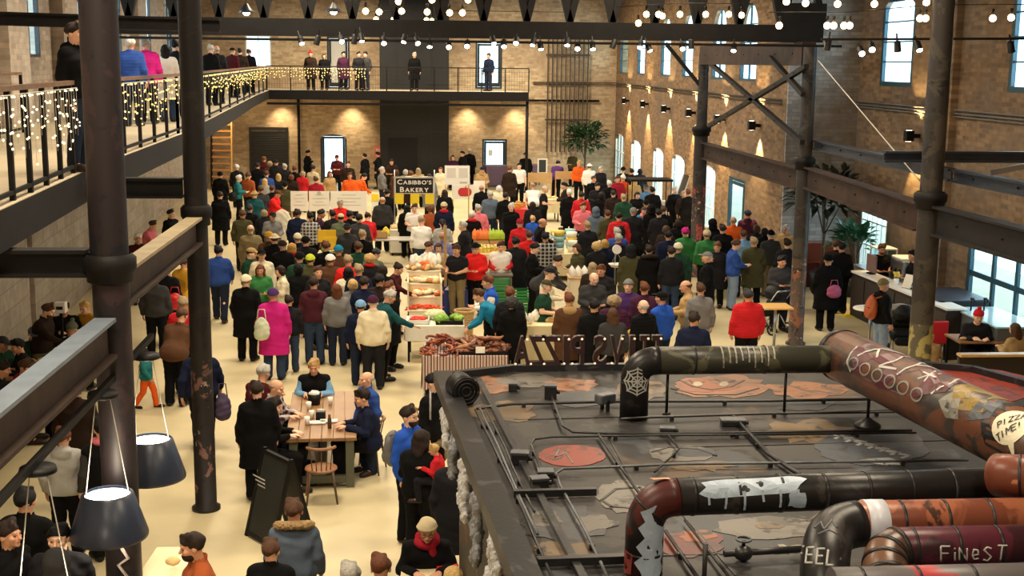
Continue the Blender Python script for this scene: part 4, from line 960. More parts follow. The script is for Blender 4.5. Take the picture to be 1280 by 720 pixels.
WHITE = mat('white_paint', (232,230,222), .6)
CREAMM = mat('cream_board', (226,214,184), .7)
CHROME = mat('brushed_steel', (170,172,174), .3, metal=.9)
BLACKPL = mat('black_plastic', (15,15,16), .5, spec=.25)
BULB = mat('warm_bulb', (255,236,200), .3, emit=(255,206,136), es=22)
BULBW = mat('lamp_face', (255,246,228), .3, emit=(255,236,205), es=20)
FAIRY = mat('fairy_bulb', (255,236,170), .3, emit=(255,216,110), es=2.4)
FAIRYW = mat('white_fairy_bulb', (255,248,225), .3, emit=(255,232,180), es=2.4)
WIRE = mat('black_wire', (20,20,20), .6)
WIREL = mat('pale_wire', (190,186,175), .5)

YB = 63.0                                   # back wall
XR, XRN, YJ = 10.4, 12.4, 34.2              # right wall: far plane, near plane, jog
def XL(y): return -6.05-.066*(y-18)         # left wall, slightly splayed
m = MB(); m.box((1, 30, -.05), (34, 70, .1)); struct(m.build('floor', FLOOR_M))
m = MB(); m.box((1, 30, 9.8), (34, 70, .1)); struct(m.build('ceiling', mat('dark_timber_roof', (70,54,40), .8, noise=.3, scale=2)))

def wall(name, P0, P1, z0, z1, t, holes, m_):
    """wall along P0->P1 (2D), thickness t to the right of that direction, with openings (s0,s1,z0,z1,arched)"""
    P0 = Vector(P0); P1 = Vector(P1); d = (P1-P0); L = d.length; d.normalize(); nn = Vector((d.y, -d.x))
    S = sorted({0, L}|{h[0] for h in holes}|{h[1] for h in holes}); Z = sorted({z0, z1}|{h[2] for h in holes}|{h[3] for h in holes})
    mb = MB(); R = Matrix(((d.x, nn.x, 0), (d.y, nn.y, 0), (0,0,1)))
    def blk(s0, s1, a, b):
        c = P0+d*((s0+s1)/2)+nn*(t/2); mb.box((c.x, c.y, (a+b)/2), (s1-s0, t, b-a), R)
    for i in range(len(S)-1):
        run = None
        for k in range(len(Z)-1):
            s, z = (S[i]+S[i+1])/2, (Z[k]+Z[k+1])/2
            solid = not any(h[0] < s < h[1] and h[2] < z < h[3] for h in holes)
            if solid: run = (run[0] if run else Z[k], Z[k+1])
            if (not solid or k == len(Z)-2) and run: blk(S[i], S[i+1], *run); run = None
    for h in holes:
        if len(h) > 4 and h[4]:                      # brick spandrels of an arched head
            s0, s1, zt = h[0], h[1], h[3]; w = (s1-s0)/2; rise = w*h[4]; N = 8
            for sgn in (-1, 1):
                for q in range(N):
                    u0, u1 = q/N, (q+1)/N
                    za = zt-rise+rise*math.sqrt(max(0,1-u0*u0)); zb = zt-rise+rise*math.sqrt(max(0,1-u1*u1))
                    sm = (s0+s1)/2
                    vs = []
                    for (u, zz) in ((u0,za),(u1,zb)):
                        for top in (0,1):
                            for tt in (0,t):
                                p = P0+d*(sm+sgn*u*w)+nn*tt; vs.append((p.x,p.y, zt if top else zz))
                    mb.add(vs, [(0,4,6,2),(1,3,7,5),(0,1,5,4),(2,6,7,3),(0,2,3,1),(4,5,7,6)], False)
    o = mb.build(name, m_); return struct(o), (P0, d, nn)
def window(name, fr, s0, s1, z0, z1, m_frame, cols=1, rows=3, arch=0, fw=.07, depth=.05, bars=.035, pane=True):
    P0, d, nn = fr; w = s1-s0; c = P0+d*((s0+s1)/2)+nn*depth
    r = bpy.data.objects.new(name, None); COL.objects.link(r); r['kind'] = 'structure'
    r.matrix_world = Matrix(((d.x, nn.x, 0, c.x), (d.y, nn.y, 0, c.y), (0,0,1,z0), (0,0,0,1)))
    h = z1-z0; mb = MB()
    for x in (-w/2+fw/2, w/2-fw/2): mb.box((x, 0, h/2), (fw, .09, h))
    for z in (fw/2, h-fw/2): mb.box((0, 0, z), (w-2*fw, .09, fw))
    mb.build('frame', m_frame, r)
    mb = MB()
    for i in range(1, cols): mb.box((-w/2+fw+(w-2*fw)*i/cols, 0, h/2), (bars, .06, h-2*fw))
    for i in range(1, rows): mb.box((0, .0, fw+(h-2*fw)*i/rows), (w-2*fw, .05, bars))
    if mb.v: mb.build('muntins', m_frame, r)
    if pane:
        mb = MB(); mb.box((0, .01, h/2), (w-2*fw, .008, h-2*fw)); mb.build('pane', GLASS, r)
    return r
# openings of a wall from pixel columns/rows on a known plane
def sX(px, X): p = ray(px, 78); return X/p.x*p.y      # Y where the pixel column meets the plane X
def zX(px, py, X): return atX(px, py, X).z
# ---- back wall (faces the camera): P0 -> P1 runs from right to left so that its thickness lies behind it
def sB(px): return 11.0-atY(px, 150, YB).x
def zB(py, px=500): return atY(px, py, YB).z
holes = []; BW = []
def bhole(x0, x1, y0, y1, arch=0):
    h = (sB(x1), sB(x0), max(0, zB(y1,(x0+x1)/2)), zB(y0,(x0+x1)/2), arch); holes.append(h); BW.append(h); return h
arched = bhole(400, 433, 168, 224, .35); backdoor = bhole(603, 634, 174, 226)
bright = bhole(309, 341, 44, 84); whdoor = bhole(410, 438, 46, 111); updoor = bhole(594, 627, 52, 111)
for h in (arched, backdoor):
    i = holes.index(h); holes[i] = (h[0],h[1],0,h[3],h[4]); 
arched = holes[0]; backdoor = holes[1]
wb, frB = wall('wall_back', (11.0, YB), (-11.5, YB), 0, 9.75, .5, holes, BRICK_B)
# direction runs towards -X, so 'right of it' is +Y (behind)
window('window_1', frB, *bright[:4], WHITE, 2, 2, 0)
def door(name, fr, s0, s1, z0, z1, m_frame, glass=True, leafm=None, handle=True, transom=None):
    r = window(name, fr, s0, s1, z0, z1, m_frame, 1, 1, 0, fw=.09, pane=glass)
    w, h = s1-s0, z1-z0; mb = MB()
    lw = w-.18
    for x in (-lw/2+.06, lw/2-.06): mb.box((x, -.03, h/2), (.11, .05, h-.2))
    for z in (.2, h-.16): mb.box((0, -.03, z), (lw-.22, .05, .2 if z < 1 else .1))
    lf = mb.build('leaf', m_frame, r)
    if not glass:
        mb = MB(); mb.box((0, 0, h/2), (lw-.2, .04, h-.2)); mb.build('panel', leafm, r)
    mb = MB(); mb.tube([(lw/2-.1,-.12,.95),(lw/2-.1,-.12,1.25)], .014, 8); mb.tube([(lw/2-.1,-.12,1.0),(lw/2-.1,-.04,1.0)], .01, 6); mb.tube([(lw/2-.1,-.12,1.2),(lw/2-.1,-.04,1.2)], .01, 6)
    mb.build('handle', CHROME, r); return r
door('door_1', frB, *arched[:4], FRAMEB); door('door_2', frB, *backdoor[:4], FRAMEB)
door('door_3', frB, *whdoor[:4], FRAMEB, False, mat('grey_white_door', (196,196,190), .5)); door('door_4', frB, *updoor[:4], FRAMEB)
# notice taped to the glass of the back door
p = atY(613, 191, YB+.02); m = MB(); m.box((0,0,0), (.22,.01,.32)); tag(m.build('paper_notice', WHITE, None, p), 'white paper notice on the glass of the back door', 'notice')
# black lift shaft clad in panels, and the black roller door
pl, pr = atY(475, 150, 62.2), atY(561, 150, 62.2)
m = MB(); m.box(((pl.x+pr.x)/2, 62.55, 4.85), (pr.x-pl.x, .85, 9.7)); 
t = thing('lift_shaft', 'tall black panelled shaft rising behind the back balcony', 'shaft', ((pl.x+pr.x)/2, 62.3, 0), kind='structure')
W = pr.x-pl.x; m = MB(); m.box((0, .25, 4.85), (W, .85, 9.7)); m.build('casing', BLACKP, t)
m = MB()
for i in range(1,4): m.box((-W/2+W*i/4, -.185, 4.85), (.03,.02,9.6))
for z in (2.6, 4.9, 7.2): m.box((0,-.185,z), (W,.02,.03))
m.build('joint', FRAMEB, t)
m = MB(); m.box((-W*.17,-.2,1.15), (W*.42,.03,2.3)); m.build('lift_door', mat('matt_black', (10,10,11), .7), t)
p = atY(337, 226, YB-.1); z1 = zB(162, 337)
t = thing('roller_door', 'black roller shutter door in the back brick wall', 'door', (p.x, YB-.06, 0), kind='structure'); w = (atY(361,200,YB).x-atY(313,200,YB).x)
m = MB()
for i in range(int(z1/.12)): m.rbox((0,0,.06+.12*i), (w-.16,.05,.118), .02)
m.build('slats', BLACKP, t); m = MB()
for s in (-1,1): m.box((s*(w/2-.04),0,z1/2), (.1,.12,z1))
m.box((0,0,z1+.05), (w+.02,.14,.14)); m.build('frame', FRAMEB, t)
# ---- right wall: two planes and the jog between them
RH = []; RW = []
UP = [(775,785,52,89),(797,806,52,91),(826,838,50,93),(853,866,24,95),(890,907,12,99),(925,946,7,101)]
for (x0,x1,ya,yb) in UP:
    y1, y0 = sX(x0, XR), sX(x1, XR); RH.append((YB-y1, YB-y0, 5.52, 7.85, .9))
LO = [(792,804),(820,833),(844,860),(881,900)]
for (x0,x1) in LO:
    y1, y0 = sX(x0, XR), sX(x1, XR); RH.append((YB-y1, YB-y0, .35, 2.55, .25))
yd1, yd0 = sX(917, XR), sX(938, XR); RH.append((YB-yd1, YB-yd0, 0, 2.45, 0))
yc1, yc0 = sX(772, XR), sX(783, XR); RH.append((YB-yc1, YB-yc0, 0, 2.6, .3))
wr, frR = wall('wall_right', (XR, YB), (XR, YJ), 0, 9.75, .14, RH, BRICK_R)
# direction is -Y; right of it is -X: flip so the thickness lies outside
for v in wr.data.vertices:
    if v.co.x < XR-1e-4: v.co.x = 2*XR-v.co.x
wr.data.flip_normals(); frR = (frR[0], frR[1], -frR[2])
k = 2
for i, h in enumerate(RH):
    if i < 6: window(f'window_{k}', frR, *h[:4], FRAMET, 2 if i > 3 else 1, 4); k += 1
    elif i < 10: window(f'window_{k}', frR, *h[:4], WHITE, 4, 3, bars=.03); k += 1
    elif i == 10: door('door_5', frR, *h[:4], FRAMET)
    else: window(f'window_{k}', frR, *h[:4], WHITE, 3, 3); k += 1
m = MB(); m.box(((XR+XRN)/2+.1, YJ+.1, 4.875), (XRN-XR+.18, .4, 9.75)); struct(m.build('wall_return', STONE_R))
NH = []
def nh(x0, x1, z0, z1, arch=0): NH.append((YJ-sX(x0,XRN), YJ-sX(x1,XRN), z0, z1, arch))
nh(1101, 1141, 5.5, 7.75, .35); nh(1262, 1312, 5.5, 7.75, .35)
nh(1088, 1122, .5, 2.6, .2); nh(1228, 1330, .3, 2.75)
wn, frN = wall('wall_right_near', (XRN, YJ), (XRN, -4.0), 0, 9.75, .14, NH, BRICK_R)
for v in wn.data.vertices:
    if v.co.x < XRN-1e-4: v.co.x = 2*XRN-v.co.x
wn.data.flip_normals(); frN = (frN[0], frN[1], -frN[2])
window('window_20', frN, *NH[0][:4], FRAMET, 1, 4, fw=.12); window('window_21', frN, *NH[1][:4], FRAMET, 1, 4, fw=.12)
window('window_22', frN, *NH[2][:4], WHITE, 5, 3); window('window_23', frN, *NH[3][:4], FRAMET, 3, 2, fw=.14, bars=.12)
# brick piers on the near right wall
for i, px in enumerate((1190,)):
    y = sX(px, XRN); m = MB(); m.box((XRN-.08, y, 4.875), (.16, .9, 9.75)); struct(m.build('wall_pier', BRICK_R))
# ---- left wall and the stone partition under the balcony
LHs = []
def lwall_s(y): return (y+4)*math.sqrt(1+.066**2)
Pa, Pb = (XL(-4)-1.4, -4.0), (XL(YB)-1.4, YB)
for (ya, yb_) in ((22.5,24.3),(27.5,29.3),(33,35),(39,41),(46,48),(52.5,54.5)):
    LHs.append((lwall_s(ya), lwall_s(yb_), 6.0, 8.9, .4))
wl, frL = wall('wall_left', Pa, Pb, 0, 9.75, .4, LHs, BRICK_L)
d2 = (Vector(Pb)-Vector(Pa)).normalized(); nr = Vector((d2.y,-d2.x))
for v in wl.data.vertices:
    q = Vector((v.co.x-Pa[0], v.co.y-Pa[1])).dot(nr)
    if q > 1e-4: v.co.x -= 2*q*nr.x; v.co.y -= 2*q*nr.y
wl.data.flip_normals(); frL = (frL[0], frL[1], -frL[2])
for i, h in enumerate(LHs): window(f'window_{30+i}', frL, *h[:4], FRAMEB, 2, 4)
for y in (20.8, 25.9, 31.2, 37, 43.5):
    m = MB(); m.box((XL(y)-1.32, y, 7.2), (.5, 1.3, 5.1)); struct(m.build('wall_pilaster', BRICK_L))
m = MB(); m.bar((XL(11)-1.3, 11, 2.05), (XL(26)-1.3, 26, 2.05), .2, 4.1); struct(m.build('wall_partition', BLOCK_L))
m = MB(); m.bar((XL(27)-1.4, 27, 2.0), (XL(46)-1.4, 46, 2.0), .2, 4.0); struct(m.build('wall_partition', BLOCK_L))
# behind the camera and beyond the frame the hall is closed as well
m = MB(); m.box((2.0, -4.2, 4.875), (24, .4, 9.75)); struct(m.build('wall_front', BRICK_B))

# ---------------------------------------------------------------- balconies
EDGE = [(0,262),(113,210),(227,167),(320,119)]
ZM = 4.65
ed = [at(px, py, ZM) for px, py in EDGE]; e0 = ed[0]+(ed[0]-ed[1])*.5; ed = [e0]+ed
endp = Vector((atY(336,112,58.2).x, 58.2, ZM)); ed.append(endp)
inner = [Vector((XL(p.y)-1.25, p.y, ZM)) for p in ed]
slabM = mat('pale_deck', (198,184,156), .6, noise=.15, scale=1)
m = MB()
for i in range(len(ed)-1):
    a, b, c, d = ed[i], ed[i+1], inner[i+1], inner[i]
    m.prism([(a.x,a.y),(b.x,b.y),(c.x,c.y),(d.x,d.y)], ZM-.12, ZM)
o = m.build('floor_balcony', slabM); struct(o)
m = MB()
for i in range(len(ed)-1): m.bar(ed[i]+Vector((-.04,0,-.2)), ed[i+1]+Vector((-.04,0,-.2)), .08, .38)
struct(m.build('trim_1', IRON))
m = MB()       # joists under the walkway, one part of the setting
for y in np.arange(12.5, 57, 2.7):
    for i in range(len(ed)-1):
        if ed[i].y <= y < ed[i+1].y:
            f = (y-ed[i].y)/(ed[i+1].y-ed[i].y); a = ed[i].lerp(ed[i+1], f); m.bar((a.x-.1, y, ZM-.26), (XL(y)-1.2, y, ZM-.26), .12, .26)
struct(m.build('beam_joists', DKSTEEL))
# railing in panels
def railing(a, b, label, nposts, first, icicle, mesh_m=None):
    a = Vector(a); b = Vector(b); t = thing('balcony_railing', label, 'railing', a); d = b-a
    m = MB(); m.rbox(d/2+Vector((0,0,1.07)), (.07,.0,.0)) if False else m.bar(Vector((0,0,1.06)), d+Vector((0,0,1.06)), .075, .05); m.build('handrail', RAILWOOD, t)
    m = MB(); m.bar(Vector((0,0,.08)), d+Vector((0,0,.08)), .04, .04); m.build('bottom_rail', IRON, t)
    for i in range(nposts):
        p = d*((i+(0 if first else .5))/max(1, nposts-(1 if first else 0)))
        m = MB(); m.box(p+Vector((0,0,.52)), (.05,.05,1.04)); m.build('post', IRON, t)
    return t
def edgept(f):
    i = min(int(f), len(ed)-2); return ed[i].lerp(ed[i+1], f-i)
def drop(v): return Vector((v.x-.06, v.y, ZM))
RL = [(0,1,'wooden-topped balcony railing nearest the camera, hung with icicle lights',4),(1,2,'icicle-lit balcony railing crossing the near thick column',7),(2,3,'icicle-lit balcony railing between the two thick columns',7),(3,4,'long balcony railing beyond the painted column',9),(4,4.97,'far short balcony railing by the back platform',4)]
for (f0, f1, lb, n) in RL: railing(drop(edgept(f0)), drop(edgept(f1)), lb, n, True, True)
inn = [Vector((XL(p.y)-.55, p.y, ZM)) for p in ed]
railing(inn[0], inn[3], 'inner balcony railing along the brick wall', 9, True, False)
# icicle lights: strings of warm bulbs hung from the handrail
def icicles(a, b, label, n, length, m_, r=.012):
    t = thing('icicle_light_string', label, 'string lights', a); d = b-a
    m = MB(); m.tube([Vector((.06,0,1.0)), d+Vector((.06,0,1.0))], .006, 5); m.build('cable', WIREL, t)
    for i in range(n):
        p = d*((i+.5)/n)+Vector((.06,0,1.0)); L = length*random.uniform(.45, 1.0); m = MB(); m.cur = 0
        m.tube([p, p-Vector((0,0,L))], .002, 4); m.cur = 1
        z = .02
        while z < L:
            m.ball(p+Vector((random.uniform(-.03,.03),random.uniform(-.06,.06),-z)), r*random.uniform(.8,1.3), 6, 4); z += random.uniform(.08,.19)
        m.build('strand', [WIREL, m_], t)
icicles(drop(edgept(0)), drop(edgept(1)), 'icicle lights on the railing at the frame edge', 10, .7, FAIRYW, .011)
icicles(drop(edgept(1)), drop(edgept(2)), 'bright icicle lights under the young man at the rail', 30, .75, FAIRYW, .011)
icicles(drop(edgept(2)), drop(edgept(3)), 'icicle lights between the two thick columns', 34, .68, FAIRY, .012)
icicles(drop(edgept(3)), drop(edgept(4)), 'yellow icicle lights beyond the painted column', 70, .62, FAIRY, .014)
icicles(drop(edgept(4)), drop(edgept(4.97)), 'yellow icicle lights at the corner of the balconies', 12, .6, FAIRY, .018)
# back platform
YF = 58.2; xa, xb = atY(333,112,YF).x, atY(661,113,YF).x
m = MB(); m.box(((xa-3+xb)/2, (YF+YB)/2, ZM-.06), (xb-xa+3, YB-YF, .12)); struct(m.build('floor_platform', slabM))
m = MB(); m.box(((xa+xb)/2, YF+.03, ZM-.2), (xb-xa, .1, .42)); m.box(((xa+xb)/2, YF+.1, ZM-.6), (xb-xa, .1, .1)); struct(m.build('trim_2', IRON))
m = MB(); m.tube([(atY(373,120,YB).x, YB-.15, 0),(atY(373,120,YB).x, YB-.15, 4.4)], .07, 8); m.tube([(xa,YB-.15,4.15),(xb+4,YB-.15,4.15)], .05, 8)
tag(m.build('drain_pipe', IRON), 'black drain pipe down the back wall under the platform', 'pipe')
t = thing('platform_railing', 'wire mesh railing along the back platform', 'railing', (xa, YF+.06, ZM)); Wd = xb-xa
m = MB(); m.bar((0,0,1.08), (Wd,0,1.08), .06, .05); m.build('handrail', DKSTEEL, t)
for i in range(12): m = MB(); m.box((Wd*i/11,0,.54), (.05,.05,1.08)); m.build('post', IRON, t)
m = MB()
for i in range(int(Wd/.12)): m.box((.12*i,0,.52), (.008,.008,.98))
for z in (.1,.3,.5,.7,.9): m.bar((0,0,z), (Wd,0,z), .008, .008)
m.build('wire_mesh', DKSTEEL, t)
icicles(Vector((xa+.1,YF-.06,ZM)), Vector((atY(456,85,YF).x,YF-.06,ZM)), 'yellow icicle lights on the back platform railing', 34, .6, FAIRY, .019)
t = thing('platform_post', 'slim black post under the right end of the back platform', 'post', (xb-.05, YF+.15, 0))
m = MB(); m.tube([(0,0,0),(0,0,ZM-.3)], .07, 10); m.build('shaft', IRON, t); m = MB(); m.lathe([(.14,0),(.14,.05),(.07,.09)], n=12, caps=True); m.build('foot_plate', IRON, t)
# staircase at the far left corner
t = thing('staircase', 'lit wooden staircase in the far left corner', 'staircase', (atY(276,200,59.5).x, 59.6, 0))
tread = mat('oak_tread', (200,140,78), .5); m0 = MB()
for i in range(14):
    m = MB(); m.box((0, .27*i*.2, .3+.3*i), (.85,.3,.07)); m.build('tread', tread, t)
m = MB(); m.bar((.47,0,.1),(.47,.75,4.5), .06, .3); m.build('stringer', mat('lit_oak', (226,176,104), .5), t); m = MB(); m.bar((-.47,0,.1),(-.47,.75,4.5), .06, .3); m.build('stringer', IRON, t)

# ---------------------------------------------------------------- iron columns
COLPAINT = {'near': paint_mat('column_paint_dark', (36,30,32), [((50,38,40),.56,2.2,1.0),((24,24,30),.6,5,4.0)], .5),
 'left': paint_mat('column_paint_left', (30,28,29), [((42,37,34),.55,2.0,2.0)], .5),
 'leftlow': paint_mat('column_graffiti_left', (40,36,35), [((120,88,80),.585,3.2,3.3),((178,164,152),.65,5,7.0),((30,26,28),.6,6,1.0)], .5),
 'right': paint_mat('column_paint_right', (50,46,43), [((66,60,53),.55,2.5,3.0),((36,34,32),.6,4,8.0)], .45),
 'rightlow': paint_mat('column_graffiti_yellow', (84,78,64), [((150,138,84),.5,3.5,3.0),((60,52,44),.6,6,8.0)], .5),
 'mid': paint_mat('column_graffiti_red', (70,58,50), [((168,74,62),.53,3.2,2.0),((40,34,32),.56,5,5.0),((176,166,140),.63,7,9.0)], .5),
 'post': paint_mat('column_graffiti_rust', (80,66,56), [((132,84,58),.52,3.5,1.0),((42,36,34),.57,5,6.0),((182,172,156),.65,8,3.0)], .5)}
def column(label, x, y, r, zb, top, m_top, m_low, zlow, r2=None):
    t = thing('iron_column', label, 'column', (x, y, 0), kind='thing')
    m = MB(); m.lathe([(r*1.35,0),(r*1.35,.04),(r*1.02,.07),(r*1.0,zlow)], n=20); m.build('painted_foot', m_low, t)
    m = MB(); m.lathe([(r,zlow),(r,zb-.12)], n=20); m.build('lower_shaft', m_top if zlow < zb-.2 else m_low, t)
    m = MB(); m.lathe([(r,zb-.14),(r*1.25,zb-.12),(r*1.25,zb-.04),(r*1.42,zb),(r*1.42,zb+.10),(r*1.15,zb+.14)], n=20); m.build('bracket_collar', IRON, t)
    m = MB(); r2 = r2 or r*.9; m.lathe([(r2,zb+.12),(r2*.96,top)], n=20); m.build('upper_shaft', m_top, t)
    return t
cN = at(161, 834, 0); cL = at(258, 636, 0)
rN, rL = .172, .142
XC = 8.2
column('thick dark column nearest the camera, in front of the balcony', cN.x, cN.y, rN, 4.05, 9.7, COLPAINT['near'], COLPAINT['near'], 1.2, rN*1.03)
column('dark column with painted foot standing on the open floor', cL.x, cL.y, rL, 4.0, 9.7, COLPAINT['left'], COLPAINT['leftlow'], 2.1, rL*1.05)
c1 = atY(1186, 520, 18.9); c1.z = 0; c1.x = 8.12
column('tall weathered column beside the bar, yellow paint at its foot', c1.x, 18.9, .18, 3.95, 9.7, COLPAINT['right'], COLPAINT['rightlow'], 2.0, .172)
pm = at(870, 345, 0); column('red graffitied column amid the crowd', pm.x, pm.y, .19, 2.55+1.6, 6.3, COLPAINT['right'], COLPAINT['mid'], 2.6, .15)
pp = at(994, 430, 0); column('graffitied post between the crowd and the bar', pp.x, pp.y, .16, 3.95, 6.4, COLPAINT['right'], COLPAINT['post'], 1.9, .15)
nc = [o for o in COL.objects if o.name.startswith('iron_column')][0]; m = MB()
m.tube([(.0+.185*math.sin(a_), -.185*math.cos(a_), z_) for a_, z_ in ((.1,1.35),(.45,1.22),(-.05,1.16),(.4,1.02),(-.1,.96),(.35,.84),(.0,.78),(.3,.6))], .018, 6); m.build('graffiti_squiggle', mat('squiggle_white', (190,180,172), .5), nc)
# ---------------------------------------------------------------- beams along the column rows
def beam(name, label, a, b, w, h, m_, flange=True, group=None):
    a = Vector(a); b = Vector(b); t = thing(name, label, 'beam', a, kind='thing', group=group); d = b-a; up = Vector((0,0,1)); tt = .035
    m = MB()
    if flange:
        m.bar(up*0, d, .03, h-2*tt); m.build('web', m_, t)
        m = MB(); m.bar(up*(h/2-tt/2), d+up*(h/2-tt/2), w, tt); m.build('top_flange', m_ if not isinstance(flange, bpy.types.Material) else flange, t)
        m = MB(); m.bar(up*(-h/2+tt/2), d+up*(-h/2+tt/2), w, tt); m.build('bottom_flange', m_, t)
    else:
        m.bar(up*0, d, w, h); m.build('bar', m_, t)
    n = max(2, int(d.length/1.2)); m = MB()
    for i in range(n):
        p = d*((i+.5)/n); m.ball(p+Vector((-w/2 if not flange else -.03, 0, 0)), .018, 6, 4)
    if n > 3: m.build('bolts', IRON, t.children[0] if t.children else t)
    return t
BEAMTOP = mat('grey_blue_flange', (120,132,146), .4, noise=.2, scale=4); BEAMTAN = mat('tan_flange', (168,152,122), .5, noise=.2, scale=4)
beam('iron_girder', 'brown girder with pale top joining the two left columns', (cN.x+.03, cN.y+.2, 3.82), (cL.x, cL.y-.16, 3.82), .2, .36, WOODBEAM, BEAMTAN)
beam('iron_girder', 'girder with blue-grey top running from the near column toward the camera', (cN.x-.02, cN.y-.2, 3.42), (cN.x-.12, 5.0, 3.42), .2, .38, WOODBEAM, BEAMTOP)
beam('iron_girder', 'black crossbeam from the near column to the left wall', (cN.x-.2, cN.y+.02, 4.1), (XL(12.6)-.03, cN.y+.02, 4.1), .2, .26, IRON)
beam('iron_girder', 'black crossbeam from the painted column to the left wall', (cL.x-.16, cL.y, 4.36), (XL(17)-1.2, cL.y, 4.36), .2, .26, IRON)
p = at(168, 30, 7.0)
def lz(px, py, X): q = atX(px, py, X); return q
pmx, ppx = pm, pp
beam('iron_girder', 'brown girder from the red graffitied column to the post', (pm.x+.05, pm.y-.22, 3.62), (pp.x-.02, pp.y+.2, 3.60), .22, .46, RUSTBEAM)
beam('iron_girder', 'brown girder from the post to the weathered column', (pp.x+.03, pp.y-.2, 3.66), (c1.x-.03, 18.9+.26, 3.66), .22, .46, RUSTBEAM)
beam('iron_girder', 'dark girder leaving the weathered column toward the camera', (c1.x+.03, 18.9-.26, 3.66), (c1.x+.35, 10.5, 3.66), .22, .46, DKSTEEL)
beam('iron_girder', 'blue-grey upper beam from the post past the weathered column', (pp.x+.2, pp.y-.0, 4.35), (c1.x+.32, 18.9, 4.35), .14, .2, BLUESTEEL)
beam('iron_girder', 'blue-grey upper beam from the weathered column toward the camera', (c1.x+.32, 18.8, 4.35), (c1.x+.62, 11, 4.35), .14, .2, BLUESTEEL)
beam('iron_girder', 'dark blue crossbeam from the upper beam to the right wall', (7.6, 19.6, 4.58), (XRN-.05, 19.6, 4.58), .14, .18, BLUESTEEL)
q0, q1 = atY(1237,216,17.5), atY(1300,204,17.5)
beam('tie_rod', 'pale steel brace beside the weathered column', q0, q1, .08, .08, CHROME, False)
# posts' cross bracing in the plane of the right column row
def yrow(px): return sX(px, 8.2)
def brow(px, py): return atX(px, py, 8.2)
for (a, b, lb) in (((832,54),(875,107),'dark brace rising from the column to the roof truss'),((882,74),(1003,178),'long diagonal brace falling toward the post'),((887,157),(1008,83),'long diagonal brace rising toward the post'),((963,72),(1004,118),'short dark brace at the top of the post')):
    A = brow(*a) if a[0] > 870 else atY(a[0], a[1], pm.y+.0); B = brow(*b) if b[0] > 876 else atY(b[0], b[1], pm.y)
    if a[0] < 870: A.x = atY(832,54,pm.y).x
    beam('steel_brace', lb, A, B, .10, .10, DKSTEEL, False)
A, B = brow(1023,76), atY(1180,262,18.9); m = MB(); m.tube([A,B], .011, 6); tag(m.build('guy_wire', WIREL), 'thin pale guy wire from the post down to the weathered column', 'wire')
a, b = (pm.x, pm.y-.1, 6.25), (pp.x, pp.y+.1, 6.25); beam('iron_girder', 'brown girder at the head of the post', a, b, .3, .5, RUSTBEAM, False)
# ---------------------------------------------------------------- roof truss
YT = 26.8
tr = thing('roof_truss', 'black lattice roof truss spanning the hall', 'truss', (0, YT, 6.48), kind='thing')
x0, x1 = -6.6, atY(1027,48,YT).x
m = MB(); m.bar((x0,0,.19),(x1,0,.19), .22, .36); m.build('bottom_chord', IRON, tr)
m = MB(); m.bar((x0,0,2.3),(x1,0,2.3), .22, .3); m.build('top_chord', IRON, tr)
n = 17
for i in range(n):
    xa_ = x0+(x1-x0)*i/n; xm = x0+(x1-x0)*(i+.5)/n; xb_ = x0+(x1-x0)*(i+1)/n
    for (p, q) in ((xa_,xm),(xb_,xm)):
        m = MB(); m.bar((p,0,.37),(q,0,2.2), .14, .16); m.build('diagonal', IRON, tr)
    m = MB(); m.bar((xa_,0,.37),(xa_,0,2.2), .12, .10); m.build('strut', IRON, tr)
m = MB(); m.prism([(-.55,-.1),(.45,-.1),(.45,.1),(-.55,.1)], 0, .5); 
o = m.build('gusset_plate', IRON, tr, Vector((x1-.4, 0, .33)))
m = MB(); m.bar((x0,-1.3,.35),(x1,-1.3,.35), .05, .05); m.bar((x0,-1.3,.0),(x0,-1.3,.35), .03,.03)
tag(m.build('ceiling_track', IRON, None, (0,YT,6.05)), 'black lighting track below the roof truss', 'track')
beam('iron_girder', 'black crossbeam over the balcony at the upper left', (-6.9, 21.5, 6.62), (-3.1, 21.5, 6.55), .2, .22, IRON)
# high-bay pendants over the hall
LAMPM = mat('pendant_enamel', (46,46,48), .35)
for (px, py, lb) in ((417,15,'industrial pendant lamp above the back platform'),(308,16,'industrial pendant lamp near the balcony corner'),(925,18,'industrial pendant lamp right of the truss lattice')):
    c = atY(px, py, 40); t = thing('pendant_lamp', lb, 'lamp', c)
    m = MB(); m.lathe([(.05,.28),(.09,.22),(.16,.12),(.26,.0),(.25,-.005),(.14,.11),(.04,.2)], n=20); m.build('shade', LAMPM, t)
    m = MB(); m.ball((0,0,.03), .12, 12, 8); m.build('bulb', BULBW, t); m = MB(); m.tube([(0,0,.26),(0,0,9.7-c.z)], .012, 6); m.build('cord', WIRE, t)
